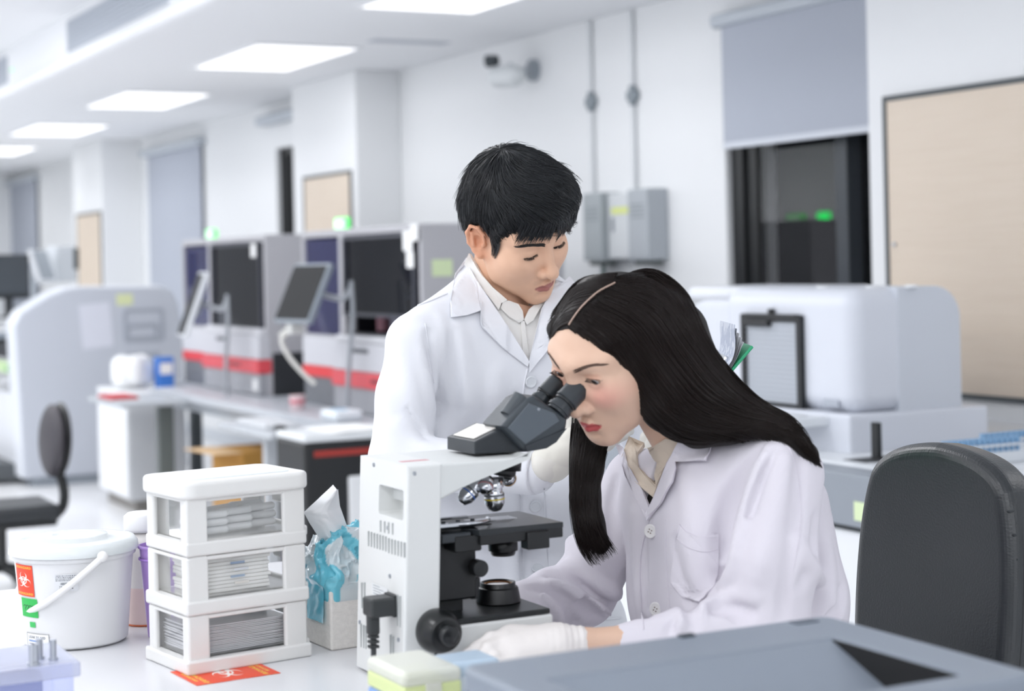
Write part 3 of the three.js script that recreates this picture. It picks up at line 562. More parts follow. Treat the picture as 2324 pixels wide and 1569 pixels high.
// keyboard trays before the bench, with things on them
{
  const k = onY(615, 988, 0.72), k2 = onY(508, 960, 0.72);
  const t = thing('keyboard_tray', 'grey keyboard tray on white legs before the near grey analyzer', 'tray', V((k.x + 2.9) / 2, 0, (k.z + k2.z) / 2));
  part('tray_top', box(2.9 - k.x, 0.025, k.z - k2.z, 0, 0.71, 0, 0.006), std(0xbfc4ca, 0.4), t);
  for (const s of [0.3, -0.3]) part('leg', box(0.07, 0.7, 0.05, 0.03, 0.35, s * (k.z - k2.z) + .06, 0.005), std(0xd4d8dd, 0.4), t);
  const kb = onY(560, 958, 0.735);
  single('keyboard', G([box(0.16, 0.02, 0.42, 0, 0.01, 0, 0.005), ...Array.from({ length: 32 }, (_, i) => box(0.026, 0.008, 0.036, -0.055 + (i % 4) * 0.036, 0.022, -0.17 + Math.floor(i / 4) * 0.048, 0.002, 1))]), std(0xd9dce0, 0.5), 'pale keyboard on the tray before the near grey analyzer', 'keyboard', V(2.72, 0.7225, k2.z + 0.3));
  single('mouse', new THREE.SphereGeometry(0.035, 24, 16).scale(0.8, 0.45, 1.3), std(0x2a2c30, 0.4), 'small black mouse on the tray beside the keyboard', 'mouse', V(2.66, 0.738, k.z - 0.1));
  const q = onY(375, 935, 0.72), q0 = onY(285, 912, 0.72);
  const u = thing('keyboard_tray', 'grey tray with a red folder right of the white cabinet', 'tray', V(2.7, 0, -9.95));
  part('tray_top', box(0.38, 0.025, 0.75, 0, 0.71, 0, 0.006), std(0xb4bac0, 0.4), u);
  part('leg', box(0.09, 0.7, 0.06, 0.12, 0.35, 0.15, 0.005), std(0x6b7271, 0.45), u);
  single('folder', G([box(0.16, 0.012, 0.3, 0, 0.006, 0, 0.003), box(0.15, 0.006, 0.28, 0, 0.015, 0, 0.002)]), std(0xc9434a, 0.6), 'flat red folder lying on the grey tray right of the cabinet', 'folder', V(2.62, 0.7225, -10.05));
}
{ // black instrument with paper tray, near end of the bench
  const p = P(690, 1000, 6.9);
  const x0 = p.x, x1 = p.x + 0.62, z1 = p.z, t = thing('instrument', 'black floor instrument with a white screen panel and red stripe, right of the tray', 'instrument', V((x0 + x1) / 2, 0, z1 - 0.3));
  part('housing', box(0.62, 0.76, 0.33, 0, 0.38, 0.135, 0.015), std(0x16181a, 0.4), t);
  part('top_tray', box(0.62, 0.03, 0.33, 0, 0.775, 0.135, 0.01), std(0xdfe3e6, 0.4), t);
  part('red_glow_strip', box(0.5, 0.025, 0.008, -0.02, 0.715, 0.3, 0.002), std(0x9c3028, 0.5), t);  // red glow put into the colour of a plain strip
  part('control_panel', box(0.3, 0.2, 0.02, 0.02, 0.52, 0.305, 0.012), std(0xe6e8ea, 0.4), t);
  part('display', box(0.13, 0.075, 0.006, 0.02, 0.53, 0.317, 0.003), phys(0x23242e, 0.15), t);
  part('stripe', box(0.34, 0.035, 0.012, 0.03, 0.4, 0.304, 0.004), std(0xd0203a, 0.45), t, 'red stripe');
  const s = new THREE.BoxGeometry(0.21, 0.002, 0.3);
  for (let i = 0; i < 3; i++) single('paper_sheet', s, M.paper, ['white sheet at the bottom of the pile on the black instrument', 'white sheet in the middle of the pile on the black instrument', 'top white sheet of the pile on the black instrument'][i], 'paper', V(x0 + 0.22 + i * 0.02, 0.7915 + i * 0.0024, z1 - 0.16), 0.05 * i, 'sheets on the black instrument');
}
{
  const p = onY(575, 1165, 0.0), c = std(0xb98a44, 0.85);
  const t = thing('cardboard_box', 'brown open cardboard box under the grey bench', 'box', V(3.07, 0, -8.95), 0.1);
  part('carton', box(0.34, 0.5, 0.4, 0, 0.25, 0, 0.003), c, t);
  part('flap', box(0.16, 0.006, 0.4, -0.25, 0.5, 0, 0.002), std(0xd8b890, 0.85), t);
}
{ // white cabinet with paper pack and blue box
  const p = onY(300, 1165, 0), q = onY(215, 1137, 0), H = onZ(290, 892, p.z).y;
  const x0 = p.x, z1 = p.z, z0 = q.z, W = 0.34, D = z1 - z0;
  const t = thing('floor_cabinet', 'white floor cabinet left of the grey bench, paper pack on top', 'cabinet', V(x0 + W / 2, 0, (z0 + z1) / 2));
  part('carcass', box(W, H - 0.1, D, 0, (H - 0.1) / 2 + 0.07, 0, 0.004), std(0xd7dade, 0.45), t);
  part('door', box(0.018, H - 0.12, D - 0.01, -W / 2 - 0.01, (H - 0.1) / 2 + 0.075, 0, 0.004), std(0xeef0f3, 0.4), t);
  part('cabinet_top', box(W + 0.03, 0.03, D + 0.03, 0, H - 0.015, 0, 0.005), std(0xeff1f3, 0.4), t);
  part('plinth', box(W - 0.06, 0.07, D - 0.06, 0, 0.035, 0, 0.003), std(0x8f8c88, 0.6), t);
  const tp = (x, z) => V(x0 + x, H, z1 + z);
  const pk = thing('paper_roll_pack', 'white plastic-wrapped pack of paper rolls on the white cabinet', 'paper pack', tp(0.13, -0.42));
  const g = [];
  for (const [a, b] of [[-0.06, 0], [0.06, 0], [0, 0.1]]) g.push(new THREE.CapsuleGeometry(0.07, 0.06, 6, 20).translate(a, 0.11, b * 0.7));
  part('wrap', G([new RoundedBoxGeometry(0.24, 0.18, 0.22, 5, 0.07).translate(0, 0.09, 0), ...g]), std(0xf4f6f7, 0.45), pk);
  const bb = thing('blue_box', 'small blue and white box beside the paper pack', 'box', tp(0.3, -0.3));
  part('carton', box(0.1, 0.19, 0.1, 0, 0.095, 0, 0.003), std(0x3f7fd6, 0.5), bb);
  part('label', box(0.08, 0.07, 0.002, 0, 0.12, 0.051, 0), M.paper, bb);
  const pc = thing('specimen_cup', 'small pink and white cup on the bench between the analyzers', 'cup', P(675, 914, 8.7));
  pc.position.y = BH;
  part('cup', lathe([[0, 0], [0.034, 0], [0.04, 0.07], [0.037, 0.07], [0.032, 0.006], [0, 0.006]], 24), std(0xefd9dc, 0.5), pc);
  part('cup_band', lathe([[0.0378, 0.03], [0.0395, 0.05], [0.0388, 0.05], [0.037, 0.03]], 24), std(0xe08a96, 0.5), pc);
  const wr = thing('wipe_pack', 'small white and blue wipe packet at the bench front edge', 'packet', V(2.98, BH, -7.5));
  part('packet', new RoundedBoxGeometry(0.14, 0.05, 0.2, 4, 0.02).translate(0, 0.025, 0), std(0xe9f0f6, 0.5), wr);
  part('print', box(0.06, 0.004, 0.09, -0.01, 0.05, 0, 0.001), std(0x8db9d6, 0.6), wr);
}
{ // big analyzer at the left whose grey side panel faces the camera
  const z = -12.16, pt = (px, py) => onZ(px, py, z);
  const pts = []; const B = pt(45, 1085), R = 3.86;
  const t = thing('analyzer', 'pale grey analyzer with square emblem on its rounded side panel', 'analyzer', V(3.1, 0, z));
  const L = (px, py) => { const q = pt(px, py); return [q.x - 3.1, q.y]; };
  const prof = [[L(52, 1060)[0], 0.06], L(34, 780), L(31, 740), L(45, 712), L(80, 690), L(110, 672), L(150, 657), L(185, 653), L(360, 652), L(385, 662), L(399, 690), [L(410, 760)[0], L(410, 760)[1]], [L(420, 900)[0] , 0.06]];
  part('side_panel', prism(prof, 0.05, 0.012), std(0xc5cad4, 0.4), t);
  const prof2 = prof.map(([x, y]) => [x * 1.0 + 0.0, y + (y > 0.2 ? 0.012 : 0)]);
  part('body', prism(prof2, 0.28, 0.02).translate(0, 0, -0.285), std(0xe3e7ee, 0.4), t);
  part('rear_body', prism([[prof[0][0] + 0.02, 0.06], [prof[0][0] - 0.0, 0.62], [prof[0][0] + 0.35, 0.66], [prof[0][0] + 0.5, 1.22], [prof[9][0], 1.25], [prof[9][0] + 0.05, 0.06]], 1.3, 0.02).translate(0, 0, -1.6), std(0xe6e9ef, 0.4), t);
  part('plinth', slab(prof[0][0] + 0.07, prof[12][0] - 0.05, 0, 0.06, -1.5, 0.02, 0.004), std(0x9aa2ab, 0.5), t);
  part('skirt', prism([[prof[0][0] - 0.25, 0.05], [prof[0][0] + 0.1, 0.0], [prof[0][0] + 0.1, 0.12], [prof[0][0] - 0.25, 0.17]], 1.2).translate(0, 0, -1.45), std(0x55595c, 0.5), t);
  const face = (name, px0, py0, px1, py1, mat, rot = 0, th = 0.004, label) => { const a = pt(px0, py0), b = pt(px1, py1), w = b.x - a.x, h = a.y - b.y; return part(name, box(w, h, th, 0, 0, 0, 0).rotateZ(rot).translate((a.x + b.x) / 2 - 3.1, (a.y + b.y) / 2, 0.05 + th / 2), mat, t, label); };
  face('posted_sheet', 178, 690, 250, 788, std(0xdadde8, 0.8), 0.08, 0.003, 'white sheet taped to the panel');
  face('sticker', 260, 668, 297, 692, std(0xdfe6b6, 0.8), 0, 0.003, 'yellow-green sticker');
  const gm = std(0xa9afba, 0.5), em = pt(322, 738), ex = em.x - 3.1;
  // emblem: rounded square ring with an inner ring open to the upper left
  const u = 0.29, v = 0.235;
  part('emblem', frameGeo(u, v, 0.006, 0.028, 0.03).translate(ex, em.y, 0.05), gm, t, 'grey raised square emblem');
  part('emblem', frameGeo(u * 0.8, v * 0.5, 0.006, 0.028, 0.02).translate(ex - 0.015, em.y - 0.045, 0.0515), gm, t);
  for (const [a, b, y] of [[282, 358, 806]]) face('print', a, y - 5, b, y + 4, gm);
  // operator side: shelf, dark recess, keyboard, labels
  const fx = prof[0][0];
  part('recess', slab(fx - 0.012, fx + 0.3, 0.86, 0.98, -1.4, -0.3, 0.01), std(0x2a2d33, 0.5), t);
  part('shelf', slab(fx - 0.2, fx + 0.3, 1.0, 1.05, -1.4, -0.31, 0.015), std(0x8d949d, 0.45), t);
  part('label', slab(fx - 0.018, fx - 0.006, 0.76, 0.84, -0.75, -0.3, 0.002), std(0xcfe9b6, 0.7), t, 'green label');
  part('label', slab(fx - 0.02, fx - 0.005, 0.77, 0.81, -0.42, -0.34, 0.002), std(0x4fa85c, 0.7), t);
  // monitors on it
  const m = thing('monitor', 'dark monitor at the left photo edge on the pale analyzer', 'monitor', P(30, 628, 12.75), 0.15);
  part('bezel', box(0.3, 0.32, 0.03, -0.03, 0, 0, 0.01), std(0x2a2d30, 0.4), m);
  part('screen', box(0.26, 0.27, 0.006, -0.03, 0.01, 0.016, 0.001), phys(0x4c5258, 0.25), m);
  part('stand', G([box(0.06, 0.14, 0.03, -0.03, -0.22, -0.02, 0.006), box(0.2, 0.015, 0.14, -0.03, -0.29, 0, 0.005)]), std(0x3a3d40, 0.4), m);
  const m2 = thing('monitor', 'white monitor seen edge-on beside the dark monitor, far left', 'monitor', P(95, 605, 13.6), 1.0);
  part('bezel', box(0.34, 0.27, 0.035, 0, 0, 0, 0.012).rotateX(-0.3), std(0xe8ebef, 0.4), m2);
  part('screen', box(0.3, 0.23, 0.006, 0, 0.006, 0.018, 0.001).rotateX(-0.3), phys(0xaeb6be, 0.25), m2);
  part('arm', tube([V(0, 0, -0.03), V(0.16, -0.05, -0.14), V(0.34, -0.09, -0.2), V(0.36, -0.3, -0.2)], 0.02, 24), std(0xaab1b8, 0.4), m2);
  const m3 = thing('barcode_printer', 'grey box printer with dark side beside the white monitor', 'printer', P(140, 640, 13.9), 0.3);
  part('housing', box(0.17, 0.28, 0.2, 0, 0.14, 0, 0.02), std(0xd5dadf, 0.45), m3);
  part('side_cover', box(0.05, 0.17, 0.19, 0.075, 0.18, 0.01, 0.01), std(0x434a4c, 0.45), m3);
  const kb = single('keyboard', G([box(0.14, 0.02, 0.4, 0, 0.01, 0, 0.005), ...Array.from({ length: 24 }, (_, i) => box(0.03, 0.008, 0.04, -0.045 + (i % 3) * 0.042, 0.022, -0.165 + Math.floor(i / 3) * 0.047, 0.002, 1))]), std(0xb9bec4, 0.5), 'grey keyboard on the shelf of the pale analyzer', 'keyboard', V(3.1 + fx - 0.09, 1.05, z - 0.85));
  for (let i = 0; i < 3; i++) single('paper_sheet', new THREE.BoxGeometry(0.2, 0.003, 0.28), M.paper, ['lowest loose sheet beside the far-left keyboard', 'middle loose sheet beside the far-left keyboard', 'top loose sheet beside the far-left keyboard'][i], 'paper', V(3.1 + fx - 0.1 + i * 0.004, 1.052 + i * 0.0035, z - 0.47), 0.05 * i);
}
{ // task chair far left: seat, backrest on a curved spine, five-star base
  const t = thing('task_chair', 'small black task chair at the left photo edge, seen from the side', 'chair', V(0, 0, 0));
  const d = 8.0, pb = P(118, 1000, d); t.position.set(P(10, 1150, d).x - 0.02, 0, P(10, 1150, d).z);
  const l = (px, py, dd = d) => P(px, py, dd).sub(t.position);
  const vin = std(0x23272b, 0.4), c = l(118, 1000);
  const back = part('backrest', new THREE.SphereGeometry(1, 40, 28).scale(0.045, 0.165, 0.2).rotateZ(-0.05).translate(c.x, c.y, c.z), std(0x3a373d, 0.55), t);
  part('backrest_shell', new THREE.SphereGeometry(1, 40, 28).scale(0.032, 0.168, 0.19).rotateZ(-0.05).translate(c.x + 0.036, c.y + 0.005, c.z), std(0x1b1d1f, 0.35), t);
  const s = l(20, 1160);
  part('seat', new RoundedBoxGeometry(0.44, 0.075, 0.42, 5, 0.035).translate(s.x - 0.02, s.y, s.z), vin, t);
  part('seat_shell', new RoundedBoxGeometry(0.4, 0.03, 0.38, 3, 0.014).translate(s.x - 0.02, s.y - 0.045, s.z), M.black, t);
  part('spine', tube([l(125, 1060), l(140, 1090), l(146, 1125), l(140, 1155), l(118, 1172), l(60, 1178)], 0.022, 40, 10), std(0x15181a, 0.45), t);
  part('gas_column', rod(V(0, 0.1, 0), V(0, 0.4, 0), 0.028), std(0x2a2c2e, 0.3), t);
  for (let i = 0; i < 5; i++) {
    const a = i / 5 * 2 * Math.PI + 0.12, e = V(Math.cos(a) * 0.27, 0.075, Math.sin(a) * 0.27);
    const lg = part('base_leg', tube([V(0, 0.12, 0), V(e.x * 0.5, 0.105, e.z * 0.5), e], 0.018, 12), M.black, t);
    part('caster', new THREE.TorusGeometry(0.02, 0.012, 10, 18).rotateY(a).translate(e.x, 0.032, e.z), M.black, lg);
  }
}
// ---------------------------------------------------------------- the white analyzer on the right
{
  const X0 = 3.27, Z1 = -4.16, Z0 = onX(1560, 800, X0).z, YT = 1.352, YB = 0.978;
  const t = thing('analyzer', 'large white analyzer with rounded hood and loading drawer, behind the black chair', 'analyzer', V(X0, 0, Z1));
  const px = (x, y, X = X0) => onX(x, y, X).sub(t.position), pz = (x, y, Z = Z1) => onZ(x, y, Z).sub(t.position);
  const m = std(0xdce0e9, 0.34), m2 = std(0xd3d8e1, 0.36), grey = std(0x8f969f, 0.42);
  const xr = pz(2180, 800).x, xs = pz(2037, 800).x, YH = YT - YB;
  // hood block: two shells with the seam between
  part('hood', new RoundedBoxGeometry(xs + 0.06, YH, -px(1640, 800).z, 8, 0.055).translate(xs / 2 + 0.03, YB + YH / 2, px(1640, 800).z / 2), m, t);
  const s = new THREE.Shape(); s.moveTo(0, 0); s.lineTo(xr - xs, 0); s.lineTo(xr - xs, YH - 0.098); s.absarc(xr - xs - 0.1, YH - 0.098, 0.1, 0, Math.PI / 2); s.lineTo(0, YH + 0.002); s.lineTo(0, 0);
  part('hood_end', new THREE.ExtrudeGeometry(s, { depth: 0.75, bevelEnabled: true, bevelSize: 0.005, bevelThickness: 0.005, bevelOffset: -0.005, bevelSegments: 3, curveSegments: 16 }).translate(xs + 0.001, YB - 0.001, -0.7485 - 0.004), m2, t);
  // arched shoulder and low lid to the left
  { const zz = px(1560, 800).z - 0.05, h = new THREE.Shape(); const w = 0.3, hh = YH - 0.04; h.moveTo(0, 0); h.lineTo(w, 0); h.lineTo(w, hh); h.lineTo(0.13, hh); h.absarc(0.13, hh - 0.13, 0.13, Math.PI / 2, Math.PI); h.lineTo(0, 0);
    part('hood_shoulder', new THREE.ExtrudeGeometry(h, { depth: 0.5, bevelEnabled: true, bevelSize: 0.02, bevelThickness: 0.02, bevelOffset: -0.02, bevelSegments: 4, curveSegments: 20 }).rotateY(-Math.PI / 2).translate(0.54, YB, zz), m, t); }
  part('rear_lid', new RoundedBoxGeometry(0.35, 0.05, 0.62, 4, 0.024).translate(0.33, YT - 0.025, px(1660, 700).z - 0.2), std(0xe5e8ee, 0.35), t);
  for (const q of [1820, 1905, 1960]) part('hood_button', cyl(0.02, 0.018, 0.008, 0.08 + (q - 1820) * 0.001, YT + 0.002, px(q, 655).z + (q > 1900 ? -0.05 : 0), 20), std(0xeceff3, 0.4), t);
  // loading slot with rack
  const a = px(1690, 712), b = px(1830, 937), zc = (a.z + b.z) / 2, w = b.z - a.z, h = a.y - b.y, yc = (a.y + b.y) / 2;
  const fr = part('slot_frame', frameGeo(w, h, 0.018, 0.022, 0.006).rotateY(-Math.PI / 2).translate(0.0, yc, zc), std(0x17191c, 0.4), t);
  const rk = part('rack_panel', box(0.01, h - 0.04, w - 0.044, -0.002, yc, zc, 0.002), std(0xb4bac3, 0.45), t);
  for (let i = 0; i < 17; i++) part('rack_rib', box(0.006, 0.006, w - 0.05, -0.009, b.y + 0.03 + i * (h - 0.06) / 16, zc, 0.001), std(0xc6cbd2, 0.4), rk);
  part('slot_knob', G([cyl(0.011, 0.011, 0.016, -0.01, a.y + 0.01, zc, 16), box(0.022, 0.012, w * 0.9, -0.012, a.y - 0.004, zc, 0.003)]), std(0x1c1e20, 0.4), fr);
  part('slot_latch', box(0.02, 0.018, w * 0.42, -0.02, a.y - 0.028, zc - w * 0.2, 0.004), std(0x17191c, 0.4), fr);
  part('vent', box(0.006, 0.022, 0.075, -0.001, YB + 0.03, px(1887, 925).z, 0.002), std(0xb4bac4, 0.5), t);
  // plinth, console and cabinets
  const CX0 = 2.95 - X0, CZ1 = 0.64, YC = 0.866;
  part('plinth', slab(-0.04, pz(2200, 950).x + 0.05, YC, YB + 0.004, Z0 - Z1 - 0.05, 0.03, 0.01), m, t);
  part('ledge', slab(-0.16, 0, YB - 0.035, YB - 0.005, Z0 - Z1, px(1905, 950).z, 0.008), std(0xe3e7ec, 0.35), t);
  part('post', box(0.016, 0.1, 0.03, -0.05, YC + 0.056, px(1989, 1000, X0 - 0.05).z, 0.002), M.black, t);
  const gx = onZ(2150, 1130, Z1 + CZ1).x - X0, xe = 1.25, zw = Z0 - Z1 - 0.2;
  part('console', slab(CX0, gx, 0.725, YC, zw, CZ1, 0.006), grey, t);
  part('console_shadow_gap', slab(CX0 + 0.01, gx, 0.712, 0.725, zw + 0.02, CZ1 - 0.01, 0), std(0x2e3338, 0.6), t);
  const dk = std(0x1a1c1f, 0.5), w0 = onY(1955, 1055, YC).sub(t.position), w1 = onY(2262, 1020, YC).sub(t.position);
  part('base_cabinet', slab(CX0 + 0.02, gx, 0, 0.712, zw, CZ1 - 0.02, 0.006), std(0xe9ecf0, 0.4), t);
  part('end_cabinet', slab(gx + 0.003, xe, 0.0, YC - 0.05, zw, CZ1 + 0.004, 0.01), std(0xdde1e7, 0.38), t);
  part('end_deck', slab(gx + 0.003, xe, YC - 0.05, YC + 0.006, zw, CZ1 + 0.004, 0.008), std(0xe2e6eb, 0.36), t);
  part('seam', box(xe - gx, 0.004, 0.004, (xe + gx) / 2, pz(2280, 1262, Z1 + CZ1).y, CZ1 + 0.004, 0), std(0xaab0b8, 0.6), t);
  part('loading_well', slab(w0.x, w1.x, YC - 0.01, YC + 0.0075, w1.z - 0.02, w0.z + 0.02, 0.002), dk, t);
  part('deck_trim', slab(w0.x - 0.05, xe, YC - 0.01, YC + 0.0065, w0.z + 0.03, CZ1 - 0.03, 0.004), std(0xdfe3e8, 0.35), t);
  // labels on the console
  const onc = (n, x0, y0, x1, y1, mat, lab) => { const A = px(x0, y0, 2.95), Bq = px(x1, y1, 2.95); return part(n, box(0.002, A.y - Bq.y, Bq.z - A.z, CX0 - 0.001, (A.y + Bq.y) / 2, (A.z + Bq.z) / 2, 0), mat, t, lab); };
  onc('note', 1939, 1138, 1999, 1192, M.noteGreen, 'pale green note');
  const lt = (lines) => std(0xffffff, 0.7, { map: canvasTex(128, 96, (c, W, H) => { c.fillStyle = '#eef0f2'; c.fillRect(0, 0, W, H); c.fillStyle = '#60666e'; for (let i = 0; i < lines; i++) c.fillRect(14, 18 + i * 26, 70 + (i * 29) % 36, 9); }) });
  onc('label', 2007, 1106, 2042, 1130, lt(2), 'white printed label'); onc('label', 2005, 1141, 2046, 1172, lt(3));
  const st = pz(2109, 1143, Z1 + CZ1); part('round_sticker', cyl(0.021, 0.021, 0.002, 0, 0, 0, 40).rotateX(Math.PI / 2).translate(st.x, st.y, CZ1 + 0.001), std(0xf4f2ee, 0.6), t, 'white round sticker');
  part('round_sticker', new THREE.RingGeometry(0.005, 0.015, 32).translate(st.x, st.y, CZ1 + 0.0025), std(0xf0b49a, 0.6), t, 'orange ring');
  // two racks of blue-capped tubes standing on the deck
  const bl = std(0x7fa9cf, 0.35), tubeG = lathe([[0, 0], [0.006, 0.002], [0.0065, 0.02], [0.0065, 0.06], [0.008, 0.062], [0.008, 0.08], [0, 0.08]], 12);
  [[2137, 1062, 2250, 'white rack of blue tubes on the loading deck, nearer of the two'], [2225, 1042, 2330, 'white rack of blue tubes on the loading deck, farther of the two']].forEach(([q0, qy, q1, label], k) => {
    const A = onY(q0, qy, YC + 0.007), n = 14;
    const r = thing('tube_rack', label, 'tube rack', A);
    part('rack_base', box(n * 0.02 + 0.02, 0.03, 0.03, n * 0.01, 0.015, 0, 0.003), std(0xdfe4ea, 0.4), r);
    part('rack_top', box(n * 0.02 + 0.02, 0.006, 0.026, n * 0.01, 0.048, 0, 0.001), std(0xdfe4ea, 0.4), r);
    for (let i = 0; i < n; i++) part('tube', tubeG.clone().scale(1, 0.8, 1).translate(0.01 + i * 0.02, 0.006, 0), bl, r);
  });
}
// ---------------------------------------------------------------- the white laboratory bench in front
const TH = EYE - 0.56;
{
  const x0 = -0.15, x1 = 1.26, z0 = -3.2, z1 = -0.85, t = thing('laboratory_bench', 'white laboratory bench in front carrying the microscope', 'bench', V((x0 + x1) / 2, 0, (z0 + z1) / 2));
  const W = x1 - x0, L = z1 - z0;
  part('worktop', box(W, 0.03, L, 0, TH - 0.015, 0, 0.006), phys(0xe6e7ea, 0.3), t);
  for (const [sx, sz] of [[-1, -1], [-1, 1], [1, -1], [1, 1]]) part('leg', box(0.06, TH - 0.03, 0.06, sx * (W / 2 - 0.25), (TH - 0.03) / 2, sz * (L / 2 - 0.2), 0.004), std(0xd4d7da, 0.45), t);
  part('apron', box(W - 0.5, 0.1, 0.03, 0, TH - 0.08, L / 2 - 0.2, 0.003), std(0xdfe2e5, 0.5), t);
  part('apron', box(W - 0.5, 0.1, 0.03, 0, TH - 0.08, -L / 2 + 0.2, 0.003), std(0xdfe2e5, 0.5), t);
}
// hazard print: three open rings, crescents and a hub
function biohazard(c, x, y, r, col, back) {
  c.save(); c.translate(x, y); c.strokeStyle = col; c.fillStyle = col;
  for (let i = 0; i < 3; i++) { c.save(); c.rotate(i * 2 * Math.PI / 3); c.beginPath(); c.arc(0, -r * 0.5, r * 0.52, 0, 2 * Math.PI); c.fill(); c.restore(); }
  c.fillStyle = back;
  for (let i = 0; i < 3; i++) { c.save(); c.rotate(i * 2 * Math.PI / 3); c.beginPath(); c.arc(0, -r * 0.62, r * 0.4, 0, 2 * Math.PI); c.fill(); c.fillRect(-r * 0.1, -r * 1.25, r * 0.2, r * 0.4); c.restore(); }
  c.beginPath(); c.arc(0, 0, r * 0.11, 0, 2 * Math.PI); c.fill();
  c.lineWidth = r * 0.12; c.strokeStyle = col; c.beginPath(); c.arc(0, 0, r * 0.42, 0, 2 * Math.PI); c.stroke();
  c.restore();
}
const hazTex = canvasTex(512, 256, (c, W, H) => {
  c.fillStyle = '#f0512f'; c.fillRect(0, 0, W, H); biohazard(c, W / 2, H / 2, 92, '#fbf3ee', '#f0512f');
  c.fillStyle = '#f7d94a'; c.font = 'bold 40px sans-serif'; c.textAlign = 'center';
  for (const [x, a] of [[64, 1], [W - 64, -1]]) { c.save(); c.translate(x, H / 2); c.rotate(a * Math.PI / 2); c.fillText('BIOHAZARD', 0, 2, H - 24); c.font = 'bold 26px sans-serif'; c.fillText('BIOHAZARD', 0, 36, H - 70); c.font = 'bold 40px sans-serif'; c.restore(); }
});
{
  const a = onY(447, 1558, TH), b = onY(637, 1529, TH), w = a.distanceTo(b), h = 0.1, an = Math.atan2(-(b.z - a.z), b.x - a.x);
  const g = new THREE.BoxGeometry(w, 0.0006, h).translate(w / 2, 0.0003, -h / 2);
  single('hazard_sticker', g, std(0xffffff, 0.45, { map: hazTex }), 'orange biohazard sticker stuck flat on the bench before the drawer unit', 'sticker', V(a.x, TH + 0.0003, a.z), an);
}
